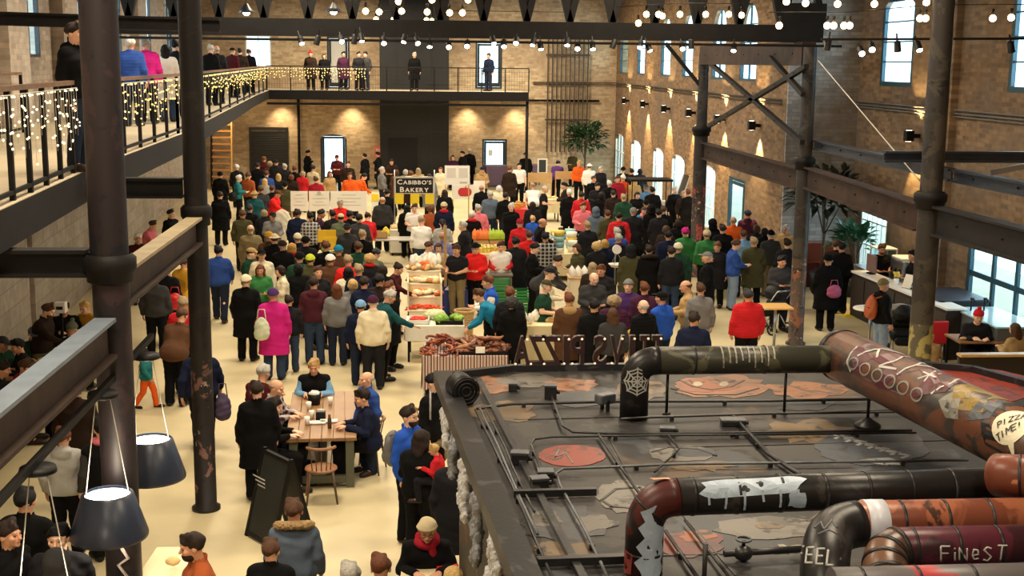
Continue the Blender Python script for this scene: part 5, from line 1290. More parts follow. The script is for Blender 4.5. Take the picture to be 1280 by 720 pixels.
# spotlights on the track
SP = [(377,53),(396,53),(427,51),(443,52),(452,50),(480,53),(505,51),(522,53),(537,57),(561,58),(584,57),(617,53),(630,57),(645,53),(666,55),(676,60),(709,55),(722,60),(741,60),(766,58),(800,58),(812,62),(853,60),(864,58),(917,62),(1034,60),(1077,66),(1090,61),(1122,62),(1149,61),(1264,62)]
for i, (px, py) in enumerate(SP):
    big = px > 1000
    c = atY(px, py, YT-1.3 if not big else 21.0)
    nb = 'left of the back platform' if px < 440 else 'over the black shaft' if px < 560 else 'over the right back wall' if px < 700 else 'near the corner windows' if px < 880 else 'beside the post'
    t = thing('spotlight', None, None, c); t.scale = (.8,.8,.8); on = px not in (396,443,1034,1122,1264,864,766)
    tag(t, f"black track spotlight, {'lit' if on else 'unlit'}, {nb}" if not big else f"black track spotlight, {'lit' if on else 'unlit'}, in front of the near right wall", 'spotlight', f"{'lit' if on else 'unlit'} track spotlights {nb if not big else 'near right wall'}")
    t.rotation_euler = (math.radians(random.uniform(-62,-22) if on else random.uniform(-10,30)), math.radians(random.uniform(-20,20)), 0)
    m = MB(); m.lathe([(.02,.19),(.07,.17),(.075,-.04),(.085,-.05),(.07,-.045)], n=12); m.build('housing', BLACKPL, t)
    m = MB(); m.ball((0,0,-.04), (.066,.066,.02), 12, 5); m.build('lens', BULBW if on else mat('dark_lens', (60,58,54), .2) if 'dark_lens' not in bpy.data.materials else (bpy.data.materials['dark_lens'] if not on else BULBW), t)
    m = MB(); m.bar((0,0,.17),(0,0,.34), .02, .05); m.build('bracket', BLACKPL, t)
a_, b_ = atY(1026,53,21.0), atY(1295,52,21.0); m = MB(); m.bar(a_+Vector((0,0,.05)), b_+Vector((0,0,.05)), .04, .04); tag(m.build('ceiling_track', IRON), 'thin black lighting track in front of the near right wall', 'track')
# festoon bulbs
def festoon(label, pts, Y, cable):
    c0 = atY(*pts[0], Y); t = thing('festoon_lights', label, 'string lights', c0); m = MB()
    ps = sorted([atY(px, py, Y)-c0 for px, py in pts], key=lambda v: v.x); cp = []
    for i, v in enumerate(ps): cp.append(v+Vector((0,0,.16)))
    ext = [atY(px, py, Y)-c0+Vector((0,0,.16)) for px, py in cable]
    m.tube(ext, .008, 5); m.build('cable', WIRE, t)
    for v in ps:
        m = MB(); m.cyl(v+Vector((0,0,.07)), v+Vector((0,0,.15)), .025, .025, 8); so = m.build('socket', BLACKPL, t)
        m = MB(); m.ball(v, .055, 10, 8); m.build('bulb', BULB, so)
festoon('row of bright festoon bulbs above the back platform', [(457,14),(474,15),(502,14),(534,15),(562,16),(578,16),(498,2),(540,0),(585,0)], 23.0, [(430,12),(500,10),(560,10),(640,9)])
festoon('row of smaller festoon bulbs beyond the truss', [(470,24),(492,24),(533,25),(540,26),(711,28)], 30, [(440,23),(560,22),(720,24)])
festoon('warm festoon bulbs before the truss lattice at the right', [(798,29),(808,18),(823,18),(828,20),(850,18),(882,18),(911,18),(927,19)], 23.0, [(770,20),(850,15),(940,16)])
festoon('upper festoon bulbs before the near right wall', [(983,2),(1007,4),(1047,5),(1093,5),(1135,4),(1158,3)], 20.0, [(950,0),(1050,1),(1200,1)])
festoon('lower festoon bulbs before the near right wall', [(974,32),(1034,32),(1042,32),(1055,32),(1062,32),(1150,23),(1157,23),(1178,23),(1241,23),(1264,22)], 20.0, [(960,28),(1060,28),(1160,19),(1290,18)])
# wall washers on the right wall: a lamp box throwing light up and down
def washer(px, py, X, lb, e=16):
    c = atX(px, py, X); t = thing('wall_sconce', lb, 'lamp', (X-.02, c.y, c.z))
    m = MB(); m.rbox((-.26,0,0), (.2,.22,.26), .02); m.build('housing', BLACKPL, t); m = MB(); m.box((-.08,0,0), (.16,.10,.10)); m.build('mount', BLACKPL, t)
    m = MB(); m.lathe([(.0,.133),(.07,.134)], (-.26,0,0), 12); m.lathe([(.07,-.134),(.0,-.133)], (-.26,0,0), 12); m.build('lens', BULBW, t)
    for s in (1,-1):
        L = bpy.data.lights.new('sconce_beam', 'SPOT'); L.energy = e*(1 if s < 0 else .7); L.color = (1,.70,.30); L.spot_size = math.radians(72); L.spot_blend = .5; L.shadow_soft_size = .05
        o = bpy.data.objects.new('sconce_beam', L); COL.objects.link(o); o.location = (X-.24, c.y, c.z+s*.16)
        o.rotation_euler = Vector((.10,0,s)).to_track_quat('-Z','Y').to_euler()
LB = ['farthest wall sconce beside the corner','second wall sconce from the corner','third wall sconce from the corner','wall sconce just left of the column brace','wall sconce right of the red column','wall sconce nearest the grey brick return']
for (px,py), lb in zip(((787,126),(811,130),(838,136),(870,141),(907,149),(951,157)), LB): washer(px, py, XR, lb, 1000)
washer(1150, 170, XRN, 'wall sconce between the posts of the near right wall', 620)
# conduit runs along the walls and the rack of vertical bars
m = MB()
for z in (5.05,4.97,4.9): m.tube([(XR+.05,YJ-.06,z),(XRN-.05,YJ-.06,z),(XRN-.06,YJ-.2,z),(XRN-.06,19,z)], .02, 6)
tag(m.build('wall_conduit', mat('grey_conduit', (110,104,98), .5)), 'grey conduit lines running around the grey brick corner', 'conduit')
m = MB()
for z in (5.05,4.95): m.tube([(XR-.06,YJ+.3,z),(XR-.06,YB-.1,z),(6.2,YB-.08,z)], .025, 6)
tag(m.build('wall_conduit', mat('dark_conduit', (70,60,50), .5)), 'dark conduit lines along the far right wall below the windows', 'conduit')
pL, pR = atY(685,60,YB-.1).x, atY(735,60,YB-.1).x
t = thing('bar_rack', 'rack of tall vertical bars fixed to the back brick wall', 'rack', ((pL+pR)/2, YB-.24, 0))
for i in range(10):
    x = (pL-pR)/2+(pR-pL)*i/9; m = MB(); m.box((x,0,4.7), (.06,.06,6.2)); m.build('bar', mat('bar_brown', (66,56,48), .6) if i == 0 else bpy.data.materials['bar_brown'], t)
for z in (3.2,5.0,6.4): m = MB(); m.box((0,.06,z), (pR-pL+.2,.06,.08)); m.build('crossbar', bpy.data.materials['bar_brown'], t)
# red wall alarm
p = atY(479, 192, 62.0); t = thing('wall_alarm', 'red and white alarm box by the black shaft', 'alarm', p)
t.location = (pl.x-.12, 62.85, p.z); m = MB(); m.rbox((0,0,0), (.3,.12,.5), .02); m.build('box', mat('alarm_red', (206,60,56), .4, emit=(220,50,40), es=.6), t); m = MB(); m.rbox((0,-.07,.12), (.2,.03,.16), .02); m.build('strobe', WHITE, t)

# ---------------------------------------------------------------- pendant lamps at the lower left
SHADE = mat('navy_enamel', (44,52,70), .35, noise=.15, scale=6); SHIN = mat('white_enamel', (240,238,230), .4)
def big_pendant(label, x, y, zt):
    t = thing('pendant_lamp', label, 'lamp', (x, y, zt))
    m = MB(); m.lathe([(.21,0),(.235,-.015),(.355,-.40),(.352,-.43),(.34,-.43),(.342,-.40),(.225,-.03),(.21,-.02)], n=36); m.build('shade', SHADE, t)
    m = MB(); m.lathe([(0,-.06),(.19,-.055),(.205,-.03),(.19,-.028),(0,-.03)], n=30); m.build('diffuser', BULBW, t)
    for s in (-1,1):
        m = MB(); m.tube([(s*.195,0,-.01),(s*.06,0,3.0-zt-.04)], .005, 5); m.build('cord', WIREL, t)
    m = MB(); m.lathe([(0,.02),(.13,.02),(.14,-.02),(.10,-.035),(0,-.035)], (0,0,3.0-zt-.02), 24); m.build('canopy', BLACKPL, t)
    L = bpy.data.lights.new('pendant_light', 'POINT'); L.energy = 26; L.color = (1,.86,.66); L.shadow_soft_size = .12
    o = bpy.data.objects.new('pendant_light', L); COL.objects.link(o); o.location = (x, y, zt+.08)
    L = bpy.data.lights.new('pendant_light', 'POINT'); L.energy = 18; L.color = (1,.86,.66); L.shadow_soft_size = .12
    o = bpy.data.objects.new('pendant_light', L); COL.objects.link(o); o.location = (x, y, zt-.2)
big_pendant('navy pendant lamp glowing at the lower left, in front of the near column', -2.79, 11.35, 2.04)
big_pendant('navy pendant lamp partly hidden behind the near column', -2.70, 12.85, 2.10)
big_pendant('pendant lamp hanging below the picture edge from the round dark canopy', -2.76, 9.2, 2.0)
beam('lamp_track', 'black diagonal track under the girder carrying the pendants', (-2.79, 13.6, 3.03), (-2.78, 6.0, 3.03), .05, .06, IRON, False)
# ---------------------------------------------------------------- the kiosk with the painted roof
ZR = 3.0
ROOFM = paint_mat('painted_roof', (42,41,42), [((56,53,52),.50,.9,1.0),((33,32,33),.55,1.6,4.0),((84,68,54),.63,.8,9.0),((66,68,72),.62,1.4,13.0)], .5)
RIM = paint_mat('black_rim', (34,34,36), [((58,58,62),.58,4,2.0)], .35)
PA = dict(red=mat('paint_red', (176,62,48), .45, noise=.25, scale=5), peach=mat('paint_peach', (196,138,100), .5, noise=.25, scale=3), white=mat('paint_white', (178,178,174), .5, noise=.2, scale=6),
 pale=mat('paint_pale', (140,136,126), .5, noise=.3, scale=4), tan=mat('paint_tan', (160,136,102), .5, noise=.25, scale=3), ochre=mat('paint_ochre', (168,132,44), .5, noise=.3, scale=5), blue=mat('paint_lightblue', (168,186,206), .45, noise=.15, scale=6),
 maroon=mat('paint_maroon', (84,30,42), .45, noise=.25, scale=4), dred=mat('paint_dull_red', (130,56,50), .45, noise=.25, scale=4), slate=mat('paint_slate', (92,96,104), .45, noise=.25, scale=3), cream=mat('paint_cream', (214,206,180), .5), dark=mat('paint_dark', (30,26,26), .45), orange=mat('paint_orange', (178,104,64), .45, noise=.3, scale=4), lime=mat('paint_lime', (120,140,40), .5))
def worn(name, c, base=(46,42,40)):
    return paint_mat(name, tuple(int(a*.62+b*.38) for a, b in zip(c, base)), [(tuple(int(a*.84) for a in c),.47,2.2,3.0),(base,.60,6,7.0),(tuple(int(a*.4+b*.6) for a, b in zip(c, base)),.56,3.5,1.0)], .42)
PR = dict(red=worn('roof_red',(146,58,46)), peach=worn('roof_peach',(168,116,84)), white=worn('roof_white',(170,170,168)), pale=worn('roof_pale',(124,120,112)), tan=worn('roof_tan',(128,106,78)), slate=worn('roof_slate',(76,80,88)), dred=worn('roof_dull_red',(118,52,46)), orange=worn('roof_orange',(160,92,60)), cream=worn('roof_cream',(196,186,160)), dark=PA['dark'])
PA.update(wochre=worn('worn_ochre',(150,124,52),(60,58,52)), wpale=worn('worn_pale',(150,150,140),(70,64,56)), wslate=worn('worn_slate',(84,90,100),(60,58,52)), wdark=worn('worn_dark',(30,30,32),(44,40,38)))
k0 = at(553,474,ZR); k1 = at(640,464,ZR); k2 = at(1130,458,ZR); k3 = at(1215,465,ZR); k4 = at(1292,486,ZR)
near_l = at(655,724,ZR); dirl = (near_l-k0).normalized()
kl = k0+dirl*((k0.y-5.0)/-dirl.y)
kr = Vector((k4.x+.55, 5.0, ZR))
poly = [(k0.x,k0.y),(k1.x,k1.y),(k2.x,k2.y),(k3.x,k3.y),(k4.x,k4.y),(k4.x+.5,k4.y-.9),(kr.x,kr.y),(kl.x,kl.y)]
kio = thing('kiosk', 'food kiosk with a graffiti-painted flat roof filling the lower right', 'kiosk', (2.5, 8.5, 0))
KO = Vector((2.5,8.5,0))
rel = lambda pts: [(x-KO.x, y-KO.y) for x, y in pts]
m = MB(); m.prism(rel(poly), ZR-.10, ZR); roof_ = m.build('roof', ROOFM, kio)
cx_, cy_ = sum(p[0] for p in poly)/len(poly), sum(p[1] for p in poly)/len(poly)
ins = [(cx_+(x-cx_)*.955, cy_+(y-cy_)*.955) for x, y in poly]
m = MB(); m.prism(rel(ins), 0, ZR-.10); m.build('body', paint_mat('kiosk_side', (40,38,38), [((90,50,44),.58,2,1.0),((120,110,96),.62,3,4.0)], .5), kio)
def edgebar(p, q, w, h, z, name):
    m = MB(); m.bar(Vector((p[0],p[1],z))-KO, Vector((q[0],q[1],z))-KO, w, h); return m.build(name, RIM, kio)
edgebar(poly[7], poly[0], .17, .13, ZR+.02, 'rim')
for i in range(5): edgebar(poly[i], poly[i+1], .07, .07, ZR+.03, 'rim')
edgebar(poly[5], poly[6], .1, .1, ZR+.02, 'rim')
# inner lip of the left rim
o2 = Vector((.30,0,0)); a = Vector(poly[0]+(0,)); b = Vector(poly[7]+(0,))
edgebar((a.x+.34,a.y-.12), (b.x+.34,b.y), .05, .05, ZR+.02, 'gutter_lip')
def flat(name, pts, mt, dz=.004):
    """a paint shape lying on the roof, given by its outline in the photo"""
    ps = [at(x,y,ZR) for x,y in pts]; m = MB(); m.prism([(p.x-KO.x,p.y-KO.y) for p in ps], ZR-.001, ZR+dz); return m.build(name, PR[mt], roof_)
def blob(px, py, rx, ry, mt, dz=.004, jag=.12, n=22, seed=1, name='graffiti_patch'):
    r_ = random.Random(seed); pts = []
    for i in range(n):
        a = 2*PI*i/n; j = 1+r_.uniform(-jag, jag); pts.append((px+rx*j*math.cos(a), py+ry*j*math.sin(a)))
    return flat(name, pts, mt, dz)
def stroke(pts, w, mt, dz=.006, name='graffiti_line'):
    ps = [at(x,y,ZR)-KO for x,y in pts]; m = MB()
    for i in range(len(ps)-1):
        d = ps[i+1]-ps[i]; d.normalize(); m.bar(ps[i]-d*w*.3+Vector((0,0,dz/2)), ps[i+1]+d*w*.3+Vector((0,0,dz/2)), w, dz)
    return m.build(name, PR[mt], roof_)
# roof paint, from the photo: far edge to near edge
blob(610,482,34,11,'peach',.004,.2,20,1); blob(660,476,40,8,'pale',.0041,.2,20,2); blob(628,516,44,13,'tan',.0038,.25,22,3); blob(735,497,45,12,'slate',.004,.2,20,4)
blob(716,481,34,8,'peach',.0045,.25,18,41); blob(900,483,58,14,'peach',.004,.15,24,5); blob(884,482,40,9,'orange',.0055,.12,20,6); blob(800,489,36,12,'tan',.0042,.2,20,7)
for pts in (((850,476),(866,484),(890,488),(915,484),(930,476)),((862,476),(868,481),(880,478)),((895,475),(905,480),(918,476)),((840,486),(870,494),(920,494),(948,486))): stroke(pts,.02,'dark',.008)
blob(872,481,6,3,'cream',.009,.05,14,8); blob(905,481,6,3,'cream',.009,.05,14,9)
blob(1010,488,50,10,'peach',.0041,.25,20,10); blob(1210,484,86,24,'red',.0052,.04,30,11); blob(1120,466,40,7,'dred',.004,.15,20,42)
blob(715,570,42,13.5,'red',.005,.03,32,12); stroke(((700,560),(694,572),(706,567)),.016,'pale',.008); stroke(((706,565),(716,580)),.012,'pale',.008)
blob(850,568,40,10,'pale',.004,.15,24,13); blob(868,566,28,5.5,'slate',.0055,.1,20,14); stroke(((815,566),(835,560),(872,562),(895,570)),.018,'dark',.008)
blob(880,583,34,6,'tan',.0042,.3,20,15); blob(780,622,34,20,'pale',.0040,.14,24,16); stroke(((752,626),(770,612),(800,610),(812,622),(790,636),(764,634),(752,626)),.022,'dark',.008)
blob(702,655,52,24,'slate',.0041,.2,24,17); blob(680,650,24,9,'pale',.0055,.3,18,18); blob(742,653,28,10,'pale',.0056,.35,18,19); blob(706,690,40,14,'tan',.0035,.3,20,43)
blob(960,660,66,14,'pale',.004,.1,24,20); blob(860,680,44,16,'dred',.0041,.2,22,21); blob(872,672,20,8,'orange',.0058,.3,16,22); blob(960,658,18,4,'tan',.006,.2,16,23)
blob(1010,540,48,14,'tan',.0035,.3,22,24); blob(1090,560,70,22,'slate',.0039,.08,26,25)
for i in range(7): stroke(((1030+i*13,541+i*4),(1054+i*14,544+i*4.4),(1044+i*14,549+i*4)),.028,'white',.007)
blob(1105,578,26,5,'white',.0055,.3,18,44); blob(985,688,20,6,'cream',.005,.45,24,45); blob(1005,505,34,9,'slate',.004,.2,18,46)
stroke(((1010,622),(1030,640),(1010,652)),.02,'tan',.008)
# roof panel joints
for (p, q) in (((642,525),(1290,508)),((650,700),(1000,690)),((760,545),(800,620)),((850,640),(920,720)),((830,560),(1290,548))):
    a, b = at(*p,ZR), at(*q,ZR); m = MB(); m.bar(a-KO+Vector((0,0,.003)), b-KO+Vector((0,0,.003)), .014, .006); m.build('panel_joint', PA['dark'], roof_)
# conduits, boxes and rails on the roof (each bolted on, each its own run)
COND = mat('black_conduit', (34,34,36), .4, noise=.3, scale=8); CONDG = mat('grey_conduit_paint', (88,92,98), .4, noise=.35, scale=10)
def conduit(label, pts, r=.011, mt=None, z=.035):
    ps = [at(x,y,ZR+z) for x,y in pts]; c = ps[0].copy(); c.z = ZR
    r *= .68; t = thing('roof_conduit', label, 'conduit', c)
    m = MB(); m.tube([p-c for p in ps], r, 8); m.build('pipe', mt or COND, t)
    L = sum((ps[i+1]-ps[i]).length for i in range(len(ps)-1)); n = max(1, int(L/.9)); m = MB()
    for i in range(n):
        s = L*(i+.5)/n
        for j in range(len(ps)-1):
            l = (ps[j+1]-ps[j]).length
            if s <= l: p = ps[j].lerp(ps[j+1], s/l); d = (ps[j+1]-ps[j]).normalized(); m.bar(p-c-d*.015+Vector((0,0,-z/2+.004)), p-c+d*.015+Vector((0,0,-z/2+.004)), r*3.2, z); break
            s -= l
    m.build('clips', COND, t)
    return t
conduit('black conduit running along the far side of the painted roof', [(596,511),(640,505),(765,502),(960,501),(1090,499)], .02)
conduit('thin black rail just below the far conduit', [(776,524),(800,522),(960,517),(1112,515),(1275,508)], .016)
conduit('black conduit from the far spotlight bending right across the roof', [(688,492),(692,502),(703,532),(716,540),(760,542),(835,542),(960,540),(1140,538)], .016)
conduit('thick black conduit looping around the red disc', [(678,590),(664,556),(668,549),(690,546),(835,544),(1145,541)], .014)
conduit('pale-ended conduit that turns down toward the camera', [(1210,575),(945,579),(850,580),(704,586),(695,592),(700,606),(730,660),(760,722)], .016, CONDG)
conduit('straight black conduit slanting past the red disc', [(748,543),(772,578),(800,618)], .016)
conduit('black conduit with a kink below the far pipe support', [(836,545),(849,561),(840,570),(818,590)], .012)
conduit('thick black conduit slanting right to the middle of the roof', [(917,521),(960,567),(1000,594)], .026)
conduit('outermost conduit along the left rim', [(594,512),(618,560),(640,606),(690,722)], .015)
conduit('second conduit along the left rim', [(600,511),(622,556),(650,622),(672,668)], .015, CONDG)
conduit('third conduit along the left rim', [(607,511),(632,560),(642,586),(668,640)], .013)
conduit('conduit toward the near edge beside the near pipe leg', [(832,664),(872,722)], .018)
conduit('black conduit in the shadow between the two near supports', [(856,650),(912,722)], .014)
m = MB(); a, b = at(642,617,ZR+.04), at(745,614,ZR+.04); m.bar(a,b,.045,.05); tag(m.build('roof_curb', COND), 'flat black curb bar beside the twin junction boxes', 'bar')
m = MB(); a, b = at(672,702,ZR+.04), at(782,698,ZR+.04); m.bar(a,b,.055,.05); tag(m.build('roof_curb', COND), 'flat black curb bar by the foot of the near pipe', 'bar')
def jbox(label, px, py, s=(.1,.09,.09), name='junction_box'):
    p = at(px,py,ZR); t = thing(name, label, 'box', p, random.uniform(-.2,.2)); m = MB(); m.rbox((0,0,s[2]/2), s, .008); m.build('body', COND, t)
    m = MB(); m.rbox((0,0,s[2]+.005), (s[0]*1.08,s[1]*1.08,.012), .004); m.build('lid', CONDG, t); m = MB(); m.cyl((s[0]*.5,0,s[2]*.5),(s[0]*.5+.03,0,s[2]*.5), .018, None, 8); m.build('gland', COND, t); return t
jbox('junction box at the far end of the bent conduit', 688, 498, (.11,.1,.12)); jbox('small box by the far rim, left of the spotlight', 641, 489, (.08,.07,.07))
jbox('junction box standing alone left of the red disc', 650, 580, (.13,.09,.09)); jbox('upper of the twin junction boxes', 682, 602, (.11,.1,.08)); jbox('lower of the twin junction boxes', 674, 611, (.12,.09,.08))
jbox('junction box where the conduit kinks', 834, 541, (.12,.08,.04)); jbox('flat black box on the far conduit', 916, 532, (.2,.1,.05))
def floodlight(label, px, py, rz):
    p = at(px,py,ZR); t = thing('flood_light', label, 'lamp', p, rz); m = MB(); m.bar((0,-.04,0),(0,-.04,.1), .02,.03); m.bar((0,.04,0),(0,.04,.1),.02,.03); m.build('bracket', COND, t)
    m = MB(); m.rbox((0,0,.11), (.17,.1,.09), .015); m.build('housing', CONDG, t); m = MB(); m.box((.086,0,.11), (.008,.08,.07)); m.build('glass', mat('lamp_glass', (150,150,146), .1) if 'lamp_glass' not in bpy.data.materials else bpy.data.materials['lamp_glass'], t)
floodlight('small flood light on the far rail left of the spider web pipe', 756, 513, .5)
# round black drum speaker on the far left corner
p = at(578,503,ZR); t = thing('drum_fan', 'round black drum at the far left corner of the kiosk roof', 'fan', p, .25)
m = MB(); m.cyl((0,-.12,.13),(0,.12,.13), .125, None, 28); m.build('drum', BLACKPL, t); m = MB()
for r in (.04,.075,.11): m.tube([(r*math.cos(a),-.125,.13+r*math.sin(a)) for a in [2*PI*i/20 for i in range(21)]], .004, 5)
m.build('guard', COND, t); m = MB(); m.box((0,0,.02), (.16,.16,.04)); m.build('stand', COND, t)
p = at(1084,533,ZR); t = thing('pipe_support', 'small cone-footed support post under the large graffitied pipe', 'support', p)
m = MB(); m.lathe([(.11,0),(.11,.02),(.03,.07),(.02,.08)], n=20, caps=True); m.build('foot', COND, t); m = MB(); m.tube([(0,0,.05),(0,0,.42)], .014, 8); m.build('rod', COND, t)
# ---- the ducts
def ductpath(pts, r, n=28, bend=.0):
    """round the corners of a polyline"""
    out = [Vector(pts[0])]
    for i in range(1, len(pts)-1):
        p, a, b = Vector(pts[i]), Vector(pts[i-1]), Vector(pts[i+1]); da, db = (a-p).normalized(), (b-p).normalized(); q = min(bend, (a-p).length*.48, (b-p).length*.48)
        A, B = p+da*q, p+db*q
        for k in range(9):
            t = k/8; out.append(A.lerp(p,t).lerp(p.lerp(B,t),t))
    out.append(Vector(pts[-1])); return out
def duct(label, pts, r, m_, bend=.2, cap=True, seams=.35, name='ventilation_pipe', elbow=None, seam_m=None):
    ps = ductpath(pts, r, bend=bend); c = ps[0].copy(); t = thing(name, label, 'pipe', c)
    P = [p-c for p in ps]
    if elbow and len(pts) > 2:      # elbow gets its own paint: split at the end of the first bend
        e = 9; m = MB(); m.tube(P[:e+1], r, 32); m.build('elbow', elbow, t); m = MB(); m.tube(P[e:], r*.985, 32); m.build('run', m_, t)
    else:
        m = MB(); m.tube(P, r, 32); m.build('run', m_, t)
    # spiral-seam ribs
    L = 0; nx = seams*.5
    for i in range(len(P)-1):
        l = (P[i+1]-P[i]).length; d = (P[i+1]-P[i]).normalized()
        while nx <= L+l:
            q = P[i]+d*(nx-L); m = MB(); m.tube([q-d*.008, q+d*.008], r*1.022, 32); m.build('seam', seam_m or RIM, t); nx += seams
        L += l
    return t, c
BLKPIPE = paint_mat('black_pipe', (30,29,30), [((54,50,48),.58,3,1.0),((92,84,74),.68,6,4.0)], .35)
GRPIPE = paint_mat('olive_black_pipe', (52,52,44), [((84,82,64),.52,3,1.0),((28,28,28),.56,3,5.0)], .35)
BIGPIPE = paint_mat('graffiti_pipe', (84,62,52), [((104,66,48),.50,2.2,1.0),((60,54,50),.54,2.6,4.0),((120,106,62),.61,2.8,8.0),((40,38,40),.58,2.2,11.0),((128,96,72),.66,5,2.0)], .35)
RUSTPIPE = paint_mat('rust_pipe', (148,88,62), [((112,62,46),.50,2.2,1.0),((66,44,36),.62,3,5.0),((184,128,96),.66,4,8.0)], .35)
MARPIPE = paint_mat('maroon_pipe', (78,32,44), [((52,26,34),.52,2.5,1.0),((24,22,24),.60,1.6,5.0)], .35)
GREYPIPE = paint_mat('grey_red_pipe', (92,88,90), [((160,50,58),.56,3,1.0),((170,168,170),.62,3,4.0)], .4)
BROWNRING = paint_mat('bronze_elbow', (104,76,60), [((74,52,42),.52,4,1.0),((150,146,150),.68,3,4.0)], .3)
# the painted shapes on a pipe: wrap a flat outline (s along the axis, a = angle from the up direction towards 'side')
def wrapper(A, B, r):
    A = Vector(A); B = Vector(B); d = (B-A).normalized(); up = (Vector((0,0,1))-d*d.z).normalized(); side = d.cross(up)     # side points towards the camera for pipes running +X
    def W(s, a, dr=.003): return A+d*s+up*((r+dr)*math.cos(a))+side*((r+dr)*math.sin(a))
    return W
def runof(t):
    return next((c for c in t.children if c.name.startswith('run')), t)
def wrap_poly(parent, c, W, outline, mt, r, name='graffiti_patch', dr=.003):
    """outline in (s, v) with v metres around the pipe; filled as a fine fan of strips"""
    bm = bmesh.new(); vs = [bm.verts.new((s, v, 0)) for s, v in outline]; 
    try: f = bm.faces.new(vs)
    except Exception: bm.free(); return
    bmesh.ops.triangulate(bm, faces=bm.faces[:]); 
    for _ in range(3):
        ed_ = [e for e in bm.edges if e.calc_length() > r*.25]
        if ed_: bmesh.ops.subdivide_edges(bm, edges=ed_, cuts=1)
    bmesh.ops.triangulate(bm, faces=bm.faces[:])
    bm.verts.index_update(); m = MB()
    m.add([W(v.co.x, v.co.y/r, dr)-c for v in bm.verts], [[v.index for v in f.verts] for f in bm.faces], False); bm.free()
    return m.build(name, mt, runof(parent))
def wrap_stroke(parent, c, W, pts, w, mt, r, name='graffiti_line', dr=.005):
    m = MB()
    for (s0,v0),(s1,v1) in zip(pts, pts[1:]):
        L = math.hypot(s1-s0, v1-v0)
        if L < 1e-6: continue
        nx, ny = -(v1-v0)/L*w/2, (s1-s0)/L*w/2; n = max(1, int(L/(r*.3)))
        for k in range(n):
            a, b = k/n, (k+1)/n
            q = [(s0+(s1-s0)*a+nx, v0+(v1-v0)*a+ny),(s0+(s1-s0)*b+nx, v0+(v1-v0)*b+ny),(s0+(s1-s0)*b-nx, v0+(v1-v0)*b-ny),(s0+(s1-s0)*a-nx, v0+(v1-v0)*a-ny)]
            m.add([W(s, v/r, dr)-c for s, v in q], [(0,1,2,3)], False)
    return m.build(name, mt, runof(parent))
GLYPH = {'F':[[(0,0),(0,1)],[(0,1),(.6,1)],[(0,.55),(.5,.55)]],'I':[[(.2,0),(.2,1)]],'i':[[(.2,0),(.2,.65)],[(.2,.85),(.2,.95)]],'N':[[(0,0),(0,1),(.6,0),(.6,1)]],'E':[[(.6,0),(0,0),(0,1),(.6,1)],[(0,.52),(.5,.52)]],'S':[[(.6,.9),(.3,1),(.05,.8),(.3,.55),(.58,.3),(.3,0),(0,.1)]],
 'T':[[(.3,0),(.3,1)],[(0,1),(.6,1)]],'L':[[(0,1),(0,0),(.55,0)]],'Y':[[(0,1),(.3,.5),(.6,1)],[(.3,.5),(.3,0)]],'P':[[(0,0),(0,1),(.5,.95),(.55,.7),(.45,.52),(0,.5)]],'Z':[[(0,1),(.6,1),(0,0),(.6,0)]],'A':[[(0,0),(.3,1),(.6,0)],[(.12,.4),(.48,.4)]],'M':[[(0,0),(.05,1),(.35,.4),(.65,1),(.7,0)]],'!':[[(.2,1),(.2,.3)],[(.2,.1),(.2,.0)]],'*':[[(0,.3),(.5,.8)],[(.5,.3),(0,.8)],[(.25,.2),(.25,.9)]],
 'e':[[(0,.3),(.5,.35),(.45,.6),(.15,.65),(0,.35),(.15,.05),(.5,.1)]]}
def scrawl(parent, c, W, text, s0, v0, size, w, mt, r, adv=.8, flip=1, slant=.0, name='graffiti_lettering'):
    x = s0
    allp = []
    for ch in text:
        for st in GLYPH.get(ch, []): wrap_stroke(parent, c, W, [(x+flip*(px_*size+py_*slant*size), v0-py_*size) for px_, py_ in st], w, mt, r, name)
        x += flip*size*adv
# pipe A: leg, elbow, run along the far edge
A0 = at(792,522,ZR); YA = A0.y; zA = atY(900,450,YA).z; rA = .122
A1 = Vector((A0.x, YA, zA)); A2 = Vector((atY(1044,449,YA).x, YA, zA))
tA, cA = duct('black and olive elbow pipe with a white spider web, along the far roof edge', [A0, A1, A2], rA, GRPIPE, .20, elbow=BLKPIPE, seams=.62)
W = wrapper(A1, A2, rA)
for i in range(9): wrap_stroke(tA, cA, W, [(.74+i*.055+random.uniform(-.01,.01), .02),(.74+i*.055, random.uniform(.12,.24))], .014, PA['pale'], rA, 'paint_drip')
wrap_stroke(tA, cA, W, [(1.25+.03*i, -.06+.05*(i%2)) for i in range(9)], .012, PA['lime'], rA)
# spider web on the elbow's outer face: spokes and rings on a small curved patch
Wl = wrapper(A0, A1, rA)
cs, ca = .42, 0.0
def webp(rad, th): return (cs+rad*math.sin(th), rad*math.cos(th))
def on_leg(s, v, dr=.006):
    a = v/rA; return Vector((A0.x+math.sin(a)*(rA+dr), A0.y-math.cos(a)*(rA+dr), A0.z+s))
m = MB()
def legstroke(pts, w):
    for (s0,v0),(s1,v1) in zip(pts, pts[1:]):
        L = math.hypot(s1-s0, v1-v0); nx, ny = -(v1-v0)/L*w/2, (s1-s0)/L*w/2
        n = 3
        for k in range(n):
            a, b = k/n, (k+1)/n; q = [(s0+(s1-s0)*t_+sg*nx, v0+(v1-v0)*t_+sg*ny) for t_, sg in ((a,1),(b,1),(b,-1),(a,-1))]
            m.add([on_leg(s,v)-cA for s,v in q], [(0,1,2,3)], False)
zc = .35
for i in range(8): legstroke([(zc,0),(zc+.125*math.sin(i*PI/4), .125*math.cos(i*PI/4))], .012)
for rr in (.05,.085,.115):
    legstroke([(zc+rr*(.9 if i%2 else 1)*math.sin(i*PI/8), rr*(.85 if i%2 else 1)*math.cos(i*PI/8)) for i in range(17)], .011)
